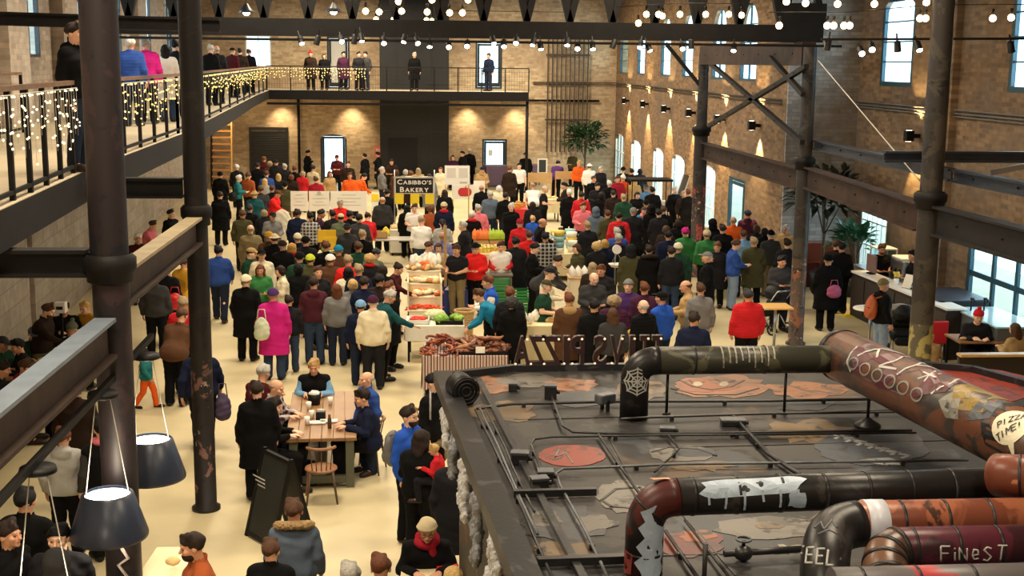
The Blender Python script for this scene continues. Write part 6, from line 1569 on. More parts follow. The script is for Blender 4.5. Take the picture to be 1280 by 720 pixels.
m.build('spider_web_graffiti', PA['white'], tA.children[0])
for (px, py0, py1, lb) in ((833,467,518,'thin post holding the far pipe near its elbow'),(980,466,517,'thin post holding the far pipe near its right end')):
    p = at(px, py1, ZR); t = thing('pipe_support', lb, 'support', p); m = MB(); m.tube([(0,0,0),(0,0,zA-rA-ZR-.005)], .013, 8); m.build('rod', COND, t); m = MB(); m.lathe([(.035,0),(.035,.012),(.013,.02)], n=12, caps=True); m.build('foot', COND, t)
# pipe B: the big diagonal duct
rB = .225; zB_ = 3.50
B0 = at(1058,447,zB_); B1 = at(1262,546,zB_); dB = (B1-B0).normalized(); B2 = B0+dB*4.2
B0 = B0-dB*.10
tB, cB = duct('large graffiti-covered pipe slanting from the far edge toward the camera', [B0, B2], rB, BIGPIPE, seams=99)
m = MB(); m.tube([B0-dB*.015-cB, B0+dB*.04-cB], rB*1.03, 36); m.build('end_collar', RIM, tB)
WBp = wrapper(B0, B2, rB)       # side = d x up
sgn = 1 if (dB.cross(Vector((0,0,1)))).dot(-CX) > 0 else -1
side_left = sgn
def WB(s, a, dr=.003): return WBp(s, a*side_left, dr)   # positive angle = towards the left of the picture
LB_ = 2.4
# maroon field with cream bubble letters, white tag, yellow-green clouds, then the cream badge
wrap_poly(tB, cB, WB, [(.55,-.02),(1.0,-.12),(1.6,-.10),(1.85,-.02),(1.9,.16),(1.6,.30),(1.1,.36),(.7,.33),(.5,.2)], PA['maroon'], rB)
for i in range(6):
    s = .62+i*.2; wrap_stroke(tB, cB, WB, [(s+.075*math.cos(q), .27+.05*math.sin(q)) for q in [2*PI*k/10 for k in range(11)]], .016, PA['pale'], rB)
def tagst(pts, w=.022): wrap_stroke(tB, cB, WB, pts, w, PA['white'], rB)
tagst([(.62,.20),(.75,.02),(.95,-.06)]); tagst([(.74,.05),(.86,.14)]); tagst([(1.0,-.08),(1.08,.10),(.98,.20),(1.2,.16)]); tagst([(1.2,-.10),(1.3,.04),(1.42,-.06)]); tagst([(1.3,.04),(1.26,.20)])
for a_ in range(3): tagst([(1.56+.09*math.cos(a_*PI/3),.08+.09*math.sin(a_*PI/3)),(1.56-.09*math.cos(a_*PI/3),.08-.09*math.sin(a_*PI/3))], .016)
tagst([(.5,.12),(.52,.28),(.62,.34)]); tagst([(1.75,-.05),(1.84,.06),(1.78,.22)])
wrap_poly(tB, cB, WB, [(1.95,-.12),(2.15,-.16),(2.35,-.06),(2.3,.06),(2.4,.18),(2.15,.24),(2.02,.18),(1.9,.08)], PA['wochre'], rB)
wrap_poly(tB, cB, WB, [(1.98,.10),(2.1,.16),(2.2,.30),(2.05,.33),(1.9,.24)], PA['wpale'], rB); wrap_poly(tB, cB, WB, [(2.25,.02),(2.42,.0),(2.5,.2),(2.3,.28)], PA['wslate'], rB)
wrap_poly(tB, cB, WB, [(2.45,-.2),(3.4,-.25),(3.4,.4),(2.55,.38),(2.4,.2),(2.5,.0)], PA['wdark'], rB, dr=.002)
# badge
sc_, vc_ = 2.72, .17
wrap_poly(tB, cB, WB, [(sc_+.17*math.cos(q), vc_+.15*math.sin(q)) for q in [2*PI*k/26 for k in range(26)]], PA['cream'], rB, 'painted_badge', .005)
wrap_poly(tB, cB, WB, [(sc_+.06,vc_+.12),(sc_+.12,vc_+.1),(sc_+.2,vc_+.24)], PA['cream'], rB, 'painted_badge', .005)
def WB2(s, a, dr=.003): return WB(s, a, dr+.004)
scrawl_txt = [('PIZZA', -.055), ('TIME!!', .045)]
d_s, d_v = 1, 1
for txt, dv in scrawl_txt:
    n = len(txt); size = .056 if txt[0] == 'P' else .060; x = -(n*size*.72)/2
    # in the picture the badge reads upright: its 'right' runs along -angle (to the right) and +s (downwards)
    for ch in txt:
        for st in GLYPH.get(ch, []):
            pts = []
            for gx, gy in st:
                X = x+gx*size; Y = dv-(gy-.5)*size                 # picture-like right / down on the surface
                pts.append((sc_+.60*X+.80*Y*.9, vc_-.80*X+.60*Y))
            wrap_stroke(tB, cB, WB2, pts, .010, PA['dark'], rB, 'badge_lettering')
        x += size*.72
# pipe C: near leg with blue-white paint, run to the right
rC = .114; C_ = at(877,700,ZR)
Cy = 7.0; zC = atY(830,622,Cy).z; c0 = Vector((atY(807,622,Cy).x, Cy, ZR)); c1_ = Vector((c0.x, Cy, zC)); c2_ = Vector((atY(1300,612,7.12).x, 7.12, zC))
tC, cC = duct('near elbow pipe splashed with pale blue paint', [c0, c1_, c2_], rC, BLKPIPE, .19, elbow=paint_mat('red_black_leg', (70,30,28), [((24,22,22),.5,3,2.0)], .4), seams=.27)
W = wrapper(c1_, c2_, rC); f_ = 1 if W(0, 1).y < W(0, -1).y else -1
Wc = lambda s, a, dr=.003: W(s, a*f_, dr)
r_ = random.Random(4)
def jag_blob(s0, s1, v0, v1, n=18, j=.25):
    out = []
    for i in range(n):
        a = 2*PI*i/n; k = 1+r_.uniform(-j, j*.3); ca, sa = math.cos(a), math.sin(a)
        out.append(((s0+s1)/2+(s1-s0)/2*k*math.copysign(abs(ca)**.6, ca), (v0+v1)/2+(v1-v0)/2*k*math.copysign(abs(sa)**.6, sa)))
    return out
wrap_poly(tC, cC, Wc, jag_blob(.28,.98,.02,.16), PA['blue'], rC)
for i in range(6): wrap_stroke(tC, cC, Wc, [(.35+i*.11,.12),(.35+i*.11+r_.uniform(-.01,.01),r_.uniform(.18,.25))], .014, PA['blue'], rC, 'paint_drip')
wrap_poly(tC, cC, Wc, jag_blob(.84,.96,.13,.24,14,.4), PA['blue'], rC)
def on_c(s, v, dr=.004): a = v/rC; return Vector((c0.x+math.sin(a)*(rC+dr), c0.y-math.cos(a)*(rC+dr), c0.z+s))
def WL(s, a, dr=.003): return on_c(s, a*rC, dr)
wrap_poly(tC, cC, WL, [(0,-.02),(.0,.08),(.06,.12),(.1,.09),(.16,.13),(.22,.10),(.30,.14),(.36,.11),(.43,.12),(.46,.04),(.42,-.05),(.36,-.02),(.32,-.06),(.26,-.02),(.2,-.07),(.15,-.03),(.1,-.08),(.05,-.04)], PA['blue'], rC)
wrap_poly(tC, cC, WL, [(0,-.19),(.16,-.19),(.15,-.09),(.02,-.1)], PA['dred'], rC)
wrap_poly(tC, cC, Wc, jag_blob(.02,.16,-.06,.02,14,.3), PA['peach'], rC)
p = at(879,752,ZR); t = thing('pipe_support', 'thin post holding the near blue-splashed pipe', 'support', p); m = MB(); m.tube([(0,0,0),(0,0,zC-rC-ZR-.004)], .014, 8); m.build('rod', COND, t); m = MB(); m.lathe([(.04,0),(.04,.012),(.014,.02)], n=12, caps=True); m.build('foot', COND, t)
# pipe E: rust elbow rising at the right edge
E1 = atY(1262,606,6.85); tE, cE = duct('rust orange elbow at the right edge of the view', [E1+Vector((-.02,.12,.02)), E1+Vector((.05,0,.05)), E1+Vector((.9,-.12,.05))], .13, RUSTPIPE, .1, seams=.3)
# pipe D: rust run with black elbow, FEEL
rD = .130; YD = 6.68; zD = atY(1180,652,YD).z; rE = .165
d3 = Vector((atY(1330,650,YD).x, YD, zD)); d2_ = Vector((atY(1052,655,YD).x, YD, zD)); d1_ = d2_+Vector((-.20,-.40,-.10)); d0_ = d1_+Vector((-.03,-.12,-.4))
tD, cD = duct('rust-brown pipe with a black elbow lettered in white', [d0_, d1_+Vector((-.03,.02,.0)), d2_+Vector((-.06,0,.0)), d3], rD, RUSTPIPE, .22, seams=.26)
ch = list(tD.children)
ps = ductpath([d0_, d1_+Vector((-.03,.02,0)), d2_+Vector((-.06,0,0)), d3], rD, bend=.22)
m = MB(); m.tube([q-cD for q in ps[:18]], rD*1.035, 32); m.build('black_elbow', BLKPIPE, tD)
m = MB(); m.tube([ps[18]-cD-Vector((.02,0,0)), ps[18]-cD+Vector((.10,0,0))], rD*1.045, 32); m.build('pale_band', mat('pale_tape', (200,204,216), .35), tD)
def surfpt(px, py, path, r):
    """first point of a tube met by the sight line through a pixel"""
    d = ray(px,py).normalized(); t_ = 3.0
    while t_ < 14:
        q = EYE+d*t_; best = 9
        for a, b in zip(path, path[1:]):
            ab = b-a; u = max(0, min(1, (q-a).dot(ab)/max(ab.length_squared,1e-9))); best = min(best, (q-a-ab*u).length)
        if best <= r: return q
        t_ += max(.004, (best-r)*.8)
    return None
def lettering_on(parent, c, path, r, strokes, w, mt, name='graffiti_lettering'):
    """strokes drawn across a bent pipe: thin tubes lying on its surface"""
    for st in strokes:
        pts = []
        for (a, b) in zip(st, st[1:]):
            for k in range(5): pts.append((a[0]+(b[0]-a[0])*k/5, a[1]+(b[1]-a[1])*k/5))
        pts.append(st[-1]); q = [surfpt(x, y, path, r) for x, y in pts]; q = [v-c for v in q if v is not None]
        if len(q) > 1: m = MB(); m.tube(q, w, 6); m.build(name, mt, runof(parent))
def glyphs(txt, x, y, size, adv, slant=0, wid=1.0, rise=0):
    out = []
    for ch_ in txt:
        for st in GLYPH[ch_]: out.append([(x+gx*size*wid+gy*size*slant, y-gy*size) for gx, gy in st])
        x += adv; y += rise
    return out
lettering_on(tD, cD, ps[:18], rD*1.035, glyphs('FEEL', 994, 702, 19, 13, .12, .8, 1.5), .007, PA['white'])
lettering_on(tD, cD, ps[:18], rD*1.035, [[(1018,660),(1026,652),(1030,662),(1040,650),(1046,660)],[(1022,668),(1036,662),(1048,668)]], .006, PA['slate'])
# pipe F: maroon run with bronze ringed elbow, FINEST
rF = .118; YF2 = 6.37; zF = atY(1200,684,YF2).z
f3 = Vector((atY(1340,680,YF2).x, YF2, zF)); f2 = Vector((atY(1128,686,YF2).x, YF2, zF)); f1 = f2+Vector((-.10,-.28,-.10)); f0 = f1+Vector((-.02,-.1,-.16))
fp = [f0, f1+Vector((-.08,.04,0)), f2+Vector((-.10,0,0)), f3]
tF, cF = duct('maroon and black pipe with FINEST scrawled in white', fp, rF, MARPIPE, .16, seams=.24)
psF = ductpath(fp, rF, bend=.16)
m = MB(); m.tube([q-cF for q in psF[:17]], rF*1.04, 32); m.build('bronze_elbow', BROWNRING, tF)
for i in (3,7,10,13,16):
    d = (psF[i+1]-psF[i-1]).normalized(); m = MB(); m.tube([psF[i]-d*.012-cF, psF[i]+d*.012-cF], rF*1.075, 32); m.build('elbow_ring', BLKPIPE, tF)
lettering_on(tF, cF, psF, rF, glyphs('F', 1176, 702, 19, 12)+glyphs('i', 1190, 701, 17, 12)+glyphs('N', 1199, 701, 16, 12)+glyphs('e', 1215, 700, 20, 12, 0, .8)+glyphs('S', 1229, 701, 17, 12)+glyphs('T', 1244, 702, 20, 12, .15), .0055, PA['white'])
# pipe G at the bottom edge
YG = 6.03; zG = atY(1160,735,YG).z; tG, cG = duct('grey and red pipe cut off by the bottom of the view', [Vector((atY(1040,735,YG).x, YG, zG)), Vector((atY(1340,733,YG).x, YG, zG))], .12, GREYPIPE, seams=.3)
for lbs, P_, rr, px in (('saddle stand under the rust pipe', d3, rD, 1300),('saddle stand under the maroon pipe', f3, rF, 1300),('saddle stand under the grey red pipe', Vector((0,YG,zG)), .12, 1300)):
    x = atY(px, 650, P_.y).x; t = thing('pipe_support', lbs, 'support', (x, P_.y, ZR)); m = MB(); m.box((0,0,(P_.z-rr-ZR)/2), (.05,.12,P_.z-rr-ZR)); m.build('rod', COND, t)
# valve pipe with a hose at the near middle
a, b = at(905,692,ZR+.05), at(1005,686,ZR+.05); t = thing('valve_pipe', 'short black pipe with a valve on the near part of the roof', 'pipe', a)
m = MB(); m.tube([(0,0,0), b-a], .022, 10); m.build('pipe', COND, t); m = MB(); m.ball((.12,0,.0), (.06,.05,.05), 12, 8); m.cyl((.12,0,.03),(.12,0,.09), .012, None, 8); m.build('valve_body', COND, t)
m = MB(); m.tube([(.12+.045*math.cos(q),.045*math.sin(q),.09) for q in [2*PI*i/14 for i in range(15)]], .008, 6); m.build('valve_wheel', CONDG, t)
# marquee letters along the far rim, facing the hall (so seen from behind)
LETM = mat('letter_brown', (52,32,32), .4, noise=.3, scale=8); MB_BULB = mat('marquee_bulb', (255,240,214), .3, emit=(255,226,180), es=.4)
sg = thing('marquee_letter_sign', 'row of brown marquee letters reading PIZZA backwards along the far rim', 'sign', k1+Vector((0,.03,.04)))
seqs = [('A',641,662),('Z',660,682),('Z',676,702),('I',703,711),('P',712,729),('S',740,757),('V',761,779),('I',785,792),('T',798,810),('T',813,826)]
for chs, xa_, xb_ in seqs:
    me = text_mesh(chs, 1.0, .09, 0, .02); xs = [v.co.x for v in me.vertices]; ys = [v.co.y for v in me.vertices]; w0, h0 = max(xs)-min(xs), max(ys)-min(ys); x0_, y0_ = min(xs), min(ys)
    yy = k1.y+.06; Lx, Rx = atY(xa_,465,yy).x, atY(xb_,465,yy).x; Hh = .31
    for v in me.vertices:
        u = (v.co.x-x0_)/w0; q = (v.co.y-y0_)/h0
        v.co = Vector((Rx-u*(Rx-Lx)-sg.location.x, -v.co.z*.35, q*Hh))
    me.materials.append(LETM); o = mobj('letter', me, sg)
    for q in ((.12,.1),(.8,.9)):
        m = MB(); m.ball((Lx+(Rx-Lx)*q[0]-sg.location.x, -.035, q[1]*Hh), .013, 8, 6); m.build('bulb', MB_BULB, o)
a = Vector((atY(638,465,k1.y+.06).x, 0, 0))-Vector((sg.location.x,0,0)); b = Vector((atY(830,465,k1.y+.06).x-sg.location.x,0,0))
m = MB(); m.bar((a.x,0,0),(b.x,0,0), .05,.04); m.build('mounting_rail', LETM, sg)
# crumpled white paper decorations hanging down the left side of the kiosk
PAPER = mat('crumpled_white', (176,176,176), .7, noise=.25, scale=14, bump=.6); PAPER2 = mat('crumpled_grey', (120,122,126), .6, noise=.3, scale=14, bump=.6)
def crumple(label, px, py, w, h, mt, seed):
    f = (py-474)/(724-474); x = k0.lerp(near_l, f); p = at(px, py, ZR-.25-h*.2); 
    p = Vector((x.x-.06, at(px,py,ZR-.2).y, ZR-.06)); r2 = random.Random(seed); P = []
    for i in range(14): 
        P.append(ell((r2.uniform(-.03,.02), r2.uniform(-w/2,w/2), -r2.uniform(.03,h)), (r2.uniform(.025,.04), r2.uniform(.05,.09), r2.uniform(.04,.08)), None, .02))
    for i in range(4): P.append(seg((0,(i-1.5)*w/4,0),(-.01,(i-1.5)*w/4,-h*.7), .022, .03, .03))
    def cut(X,Y,Z,ff): return ff-.010*np.sin(60*Y+7*Z)*np.sin(52*Z+9*X+seed)-.008*np.sin(110*Y+40*Z)*np.sin(95*Z+30*Y)
    me = field_mesh(P, .014, cut=cut, name='crumpled_paper'); me.polygons.foreach_set('use_smooth', np.zeros(len(me.polygons), bool)); me.materials.append(mt)
    o = mobj('paper_garland', me, None, p); return tag(o, label, 'garland')
crumple('crumpled white garland bunch at the far end of the kiosk side', 566, 530, .5, .26, PAPER, 3)
crumple('grey crumpled garland bunch second from the far end', 578, 562, .55, .36, PAPER2, 5)
crumple('pale crumpled garland bunch in the middle of the kiosk side', 590, 600, .5, .44, PAPER, 8)
crumple('grey crumpled garland bunch below the middle of the kiosk side', 600, 640, .45, .46, PAPER2, 11)
crumple('white crumpled garland bunch nearest the camera', 622, 690, .45, .50, PAPER, 14)
p = at(549,500,ZR-.1); t = thing('paper_snowflake', 'round white paper snowflake at the far corner of the kiosk', 'decoration', (k0.x-.12, k0.y-.35, ZR-.16)); m = MB()
for rr in (.05,.09,.13): m.tube([(0,rr*math.cos(q),rr*math.sin(q)) for q in [2*PI*i/16 for i in range(17)]], .009, 5)
m.build('rings', PAPER, t); m = MB()
for i in range(8): m.bar((0,0,0),(0,.14*math.cos(i*PI/4),.14*math.sin(i*PI/4)), .012,.012)
m.build('spokes', PAPER, t)
# ---------------------------------------------------------------- furniture and stalls
OAK = mat('oak_top', (152,112,70), .45, noise=.2, scale=3, bump=.05); OAKD = mat('dark_oak', (92,74,54), .55, noise=.25, scale=4); GREYLEG = mat('grey_green_leg', (92,94,78), .6)
PLY = mat('plywood', (198,160,108), .6, noise=.15, scale=3); CARD = mat('cardboard', (178,142,96), .8, noise=.1, scale=5); CLOTHW = mat('white_cloth', (232,228,214), .85, bump=.1); CLOTHC = mat('cream_cloth', (226,212,170), .85, bump=.1)
GREENP = mat('green_crate', (40,128,66), .45); BLUEP = mat('blue_bin', (38,52,130), .4); GREYP = mat('grey_bin', (116,112,100), .5); REDP = mat('red_plastic', (202,40,44), .4); MAROONP = mat('maroon_cooler', (116,28,38), .4)
def px_table(label, x0, x1, yf, depth, h=.75, top=PLY, leg=IRON, name='market_table', cloth=None, clabel=None, thick=.035, cdrop=.55):
    """table whose front edge spans the pixels x0..x1 at row yf"""
    L, R = at(x0,yf,h), at(x1,yf,h); c = (L+R)/2; w = (R-L).length; rz = math.atan2(R.y-L.y, R.x-L.x)
    t = thing(name, label, 'table', (c.x, c.y, 0), rz); T = lambda x, y, z: (x, y+depth/2, z)
    m = MB(); m.rbox(T(0,0,h-thick/2), (w,depth,thick), .008); m.build('tabletop', top, t)
    for sx in (-1,1):
        for sy in (-1,1): m = MB(); m.rbox(T(sx*(w/2-.06), sy*(depth/2-.06), (h-thick)/2), (.045,.045,h-thick), .006); m.build('leg', leg, t)
    if cloth:
        m = MB(); e = .012; n = 26
        m.rbox(T(0,0,h+.006), (w+2*e,depth+2*e,.012), .004)
        for (ax, L_) in ((0,w),(1,depth)):
            for s in (-1,1):
                vs = []; k_ = n
                for i in range(k_+1):
                    u = -L_/2-e+(L_+2*e)*i/k_; wv = .012*math.sin(i*1.9)
                    for z, fl in ((h+.01,0),(h-cdrop*.5,.6),(h-cdrop,1)):
                        o_ = s*((depth if ax == 0 else w)/2+e+.01+(.012+wv)*fl)
                        vs.append(T(u, o_, z) if ax == 0 else T(o_, u, z))
                m.add(vs, [(i*3+j, (i+1)*3+j, (i+1)*3+j+1, i*3+j+1) for i in range(k_) for j in range(2)], True)
        o = m.build('tablecloth', cloth, None, (c.x,c.y,0)); o.rotation_euler.z = rz; tag(o, clabel, 'tablecloth')
    def P(u, v, z=0): return Vector((c.x,c.y,0))+Matrix.Rotation(rz,3,'Z')@Vector(((u-.5)*w, v*depth, h+.014+z))
    return t, P, w, depth, rz
def stripes_mat():
    k = NT('striped_cloth'); tc = k.n('ShaderNodeTexCoord'); sp = k.n('ShaderNodeSeparateXYZ'); k.l(tc.outputs['Object'], sp.inputs[0])
    m1 = k.n('ShaderNodeMath', _operation='MULTIPLY'); m1.inputs[1].default_value = 9.0; k.l(sp.outputs[0], m1.inputs[0])
    m2 = k.n('ShaderNodeMath', _operation='FRACT'); k.l(m1.outputs[0], m2.inputs[0])
    rp = k.n('ShaderNodeValToRGB'); rp.color_ramp.interpolation = 'CONSTANT'; e = rp.color_ramp.elements
    e[0].position = 0; e[0].color = lin((176,160,150))+(1,); e[1].position = .35; e[1].color = lin((104,62,62))+(1,); q = e.new(.6); q.color = lin((206,196,184))+(1,); q = e.new(.78); q.color = lin((120,76,72))+(1,)
    k.l(m2.outputs[0], rp.inputs['Fac']); k.l(rp.outputs['Color'], k.b.inputs['Base Color']); k.b.inputs['Roughness'].default_value = .85; return k.m
PROD = objcol_mat('produce', .5, .25, 40, .2, 14, spec=.4)
BREADM = objcol_mat('bread_crust', .75, .4, 40, .3, 16, spec=.2)
def heap_mesh(kind):
    if kind == 'root':
        m = MB(); n = 6; pts = [(-.10+.04*i, .012*math.sin(i*1.3), .006*math.cos(i*2)) for i in range(n)]; m.tube(pts, .02, 7, True, [.006,.02,.026,.025,.018,.005]); me = m.mesh('root', PROD)
    elif kind == 'link':
        m = MB(); pts = [(.085*math.cos(q), .055*math.sin(q), 0) for q in [PI*1.3*i/9 for i in range(10)]]; m.tube(pts, .017, 8, True, [.006]+[.017]*8+[.006]); me = m.mesh('link', PROD)
    elif kind == 'round':
        m = MB(); m.ball((0,0,0), (.042,.042,.038), 12, 8, .03); m.cur = 0; me = m.mesh('round', PROD)
    elif kind == 'head':
        me = field_mesh([ell((0,0,0), (.085,.085,.065), None, .02), ell((.03,.02,.02), (.06,.06,.05), None, .02)], .013, cut=lambda X,Y,Z,f: f-.012*np.sin(75*X)*np.sin(70*Y)*np.sin(60*Z+1), name='head'); me.materials.append(PROD)
    elif kind == 'loaf':
        me = field_mesh([ell((0,0,.035), (.13,.07,.055), None, .02)], .014, cut=lambda X,Y,Z,f: np.maximum(f+.006*(np.abs(np.sin(40*X+20*Y)) < .25)*(Z > .05), -Z), name='loaf'); me.materials.append(BREADM)
    elif kind == 'jug':
        m = MB(); m.lathe([(0,0),(.07,0),(.075,.02),(.075,.16),(.05,.21),(.022,.23),(.022,.26),(0,.26)], n=14); me = m.mesh('jug', PROD)
    elif kind == 'tub':
        m = MB(); m.lathe([(0,0),(.10,0),(.12,.15),(0,.15)], n=18); me = m.mesh('tub', PROD)
    elif kind == 'jar':
        m = MB(); m.lathe([(0,0),(.042,0),(.045,.01),(.045,.10),(.036,.115),(.04,.115),(.04,.14),(0,.14)], n=14); me = m.mesh('jar', PROD)
    elif kind == 'bag':
        me = field_mesh([ell((0,0,.09), (.09,.06,.09), None, .03), ell((0,0,.18), (.04,.03,.04), None, .05)], .014, cut=lambda X,Y,Z,f: np.maximum(f-.008*np.sin(60*X+20*Z)*np.sin(50*Z), -Z), name='bag'); me.materials.append(PROD)
    return me
HM = {k: heap_mesh(k) for k in ('root','link','round','head','loaf','jug','tub','jar','bag')}
def spread(kind, name, label, cat, group, P, n, us, vs, zs, cols, scale=(.85,1.15), tilt=.3, peak=0, cols_b=None):
    for i in range(n):
        u, v = random.uniform(*us), random.uniform(*vs)
        uu = (u-us[0])/(us[1]-us[0])*2-1; vv = (v-vs[0])/(vs[1]-vs[0])*2-1
        z = zs+peak*max(0, 1-max(abs(uu),abs(vv))**1.6)*random.uniform(.3,1)
        o = mobj(name, HM[kind], None, P(u,v,z), (random.uniform(-tilt,tilt), random.uniform(-tilt,tilt), random.uniform(0,6.28)), random.uniform(*scale), lin(random.choice(cols))); tag(o, label, cat, group)
def grid(kind, name, label, cat, group, P, nu, nv, us, vs, zs, cols, scale=(.95,1.05), rz=None, step=0):
    for i in range(nu):
        for j in range(nv):
            u = us[0]+(us[1]-us[0])*(i+.5)/nu; v = vs[0]+(vs[1]-vs[0])*(j+.5)/nv
            o = mobj(name, HM[kind], None, P(u,v,zs+step*j), (0,0,random.uniform(-.3,.3) if rz is None else rz), random.uniform(*scale), lin(cols[(i*3+j*5+random.randint(0,1))%len(cols)])); tag(o, label, cat, group)
def openbox(name, label, cat, p, size, mt, rz=0, slats=False, group=None):
    w, d, h = size; t = thing(name, label, cat, p, rz, group); m = MB(); m.box((0,0,.01), (w,d,.02)); m.build('base', mt, t)
    for (c, s) in (((-w/2+.008,0),(.016,d)),((w/2-.008,0),(.016,d)),((0,-d/2+.008),(w,.016)),((0,d/2-.008),(w,.016))):
        m = MB()
        if slats:
            for z in np.arange(.03, h, .07): m.box((c[0],c[1],z+.025), (s[0],s[1],.05))
        else: m.box((c[0],c[1],h/2), (s[0],s[1],h))
        m.build('side_panel', mt, t)
    return t
# ---- striped sausage and root table
st, P, w, d, rz = px_table('market table under the striped cloth', 529, 634, 446, 1.15, cloth=stripes_mat(), clabel='brown and cream striped tablecloth on the near market table', cdrop=.6)
spread('link', 'smoked_sausage', 'curled red-brown sausage in the heap on the striped cloth', 'sausage', 'sausages heaped on the striped cloth', P, 46, (.02,.40), (.05,.8), .03, [(122,56,36),(150,76,48),(104,44,30),(164,88,54)], (1.0,1.5), .5, .28)
spread('root', 'smoked_stick', 'long brown stick piled at the right on the striped cloth', 'sausage', 'brown sticks piled on the striped cloth', P, 90, (.36,.99), (.12,.9), .03, [(108,62,40),(140,84,52),(84,46,32),(168,116,78)], (1.2,1.9), .35, .24)
o = openbox('display_tray', 'black tray edge holding the brown sticks', 'tray', P(.70,.5,0), (w*.62,d*.86,.06), BLACKPL, rz)
p = P(.68,.05,.10); m = MB(); m.rbox((0,0,0), (.17,.01,.12), .003); tag(m.build('price_card', WHITE, None, p), 'white price card on the front edge of the striped table', 'card')
# ---- vegetable table behind it
st, P, w, d, rz = px_table('white-clothed table of tomatoes and greens', 507, 580, 408, 1.0, cloth=CLOTHW, clabel='white cloth on the tomato and greens table', cdrop=.3)
tr_ = openbox('tray', 'white tray of red tomatoes', 'tray', P(.22,.35), (.42,.5,.09), WHITE, rz)
spread('round', 'tomato', 'red tomato in the white tray', 'tomato', 'tomatoes in the white tray', P, 26, (.1,.34), (.2,.5), .06, [(206,52,30),(222,78,38),(196,40,26)], (.9,1.1), .3, .04)
openbox('tray', 'dark tray of green lettuce', 'tray', P(.75,.35), (.55,.55,.08), BLACKPL, rz)
spread('head', 'lettuce', 'bright green lettuce in the dark tray', 'lettuce', 'lettuces in the dark tray', P, 20, (.56,.95), (.12,.58), .07, [(126,172,52),(104,150,44),(154,194,74)], (.8,1.1), .4, .08)
spread('head', 'cabbage', 'pale green cabbage behind the tomatoes', 'cabbage', 'pale cabbages behind the tomatoes', P, 7, (.35,.6), (.6,.9), .07, [(206,212,170),(190,200,150)], (1.0,1.3), .3, .05)
p = at(590,420,.45); m = MB(); t = thing('wicker_basket', 'wicker basket by the turquoise vendor', 'basket', at(580,424,.0)); 
for z in np.arange(0,.62,.05): m.tube([(( .17+.05*z)*math.cos(q),(.17+.05*z)*math.sin(q),z+.02+.008*math.sin(q*9)) for q in [2*PI*i/36 for i in range(37)]], .024, 5)
m.build('weave', mat('wicker', (188,156,104), .7, noise=.2, scale=20), t); m = MB(); m.tube([(.21*math.cos(q),.21*math.sin(q),.64) for q in [2*PI*i/28 for i in range(29)]], .026, 6); m.build('rim', bpy.data.materials['wicker'], t)
# ---- bread stand: three stepped shelves
def steps(label, x0, x1, yf, rows, rise, run, h0, mt, name='display_stand'):
    L, R = at(x0,yf,h0), at(x1,yf,h0); c = (L+R)/2; w = (R-L).length; t = thing(name, label, 'stand', (c.x,c.y,0)); Ps = []
    for i in range(rows):
        z = h0+rise*i; m = MB(); m.rbox((0,run*(i+.5),z-.015), (w,run+.02,.03), .006); m.build('shelf', mt, t); m = MB(); m.box((0,run*i+.01,z-rise/2 if i else z/2), (w-.02,.02,(rise if i else z)-.03)); m.build('riser', mt, t)
        Ps.append((lambda u, v, zz=0, z=z, i=i: Vector((c.x+(u-.5)*w, c.y+run*(i+v), z+.004+zz))))
    for s in (-1,1): m = MB(); m.box((s*(w/2-.02),run*rows/2,(h0+rise*(rows-1))/2-.02), (.03,run*rows,h0+rise*(rows-1)-.05)); m.build('end_panel', mt, t)
    return t, Ps, w
t, Ps, w = steps('cream stepped bread stand in the middle of the market', 509, 553, 388, 4, .22, .42, .70, CREAMM)
CREAMC = [(236,220,180),(226,196,140),(240,228,196),(210,170,110)]
for i, Q in enumerate(Ps):
    lab = ['lowest','second','third','top'][i]
    if i == 0: spread('root', 'carrot', 'orange-red carrot on the lowest shelf of the bread stand', 'carrot', 'carrots on the bread stand', Q, 34, (.05,.95), (.15,.8), .02, [(226,74,34),(236,96,44),(214,60,34)], (.9,1.2), .3, .06)
    else: spread('loaf', 'bread_loaf', f'pale wrapped loaf on the {lab} shelf of the bread stand', 'bread', f'loaves on the {lab} bread shelf', Q, 26, (.04,.96), (.1,.95), .01, CREAMC+[(196,140,84),(214,120,70),(248,240,214)], (.7,1.15), .2, .10); 
p = Ps[3](.5,.9,.0); 
spread('bag', 'bread_bag', 'clear-white bread bag on top of the bread stand', 'bag', 'bread bags on the bread stand', Ps[3], 12, (.05,.95), (.4,1.2), .08, [(244,238,220),(250,246,236)], (.9,1.3), .2)
p = at(554,388,.0); m = MB(); m.rbox((0,0,1.05), (.07,.07,2.1), .01); t = thing('wooden_post', 'slim wooden post beside the bread stand', 'post', (p.x+.05,p.y,0)); m.build('shaft', PLY, t); m = MB(); m.box((0,0,.02), (.25,.25,.04)); m.build('foot', PLY, t)
p = at(569,392,0); t = openbox('storage_bin', 'blue plastic bin with a white bag in it', 'bin', p, (.62,.5,.62), BLUEP); o = mobj('rubbish_bag', HM['bag'], None, p+Vector((0,0,.36)), None, (3.0,3.4,2.0), lin((236,238,240))); tag(o, 'white plastic bag filling the blue bin', 'bag')
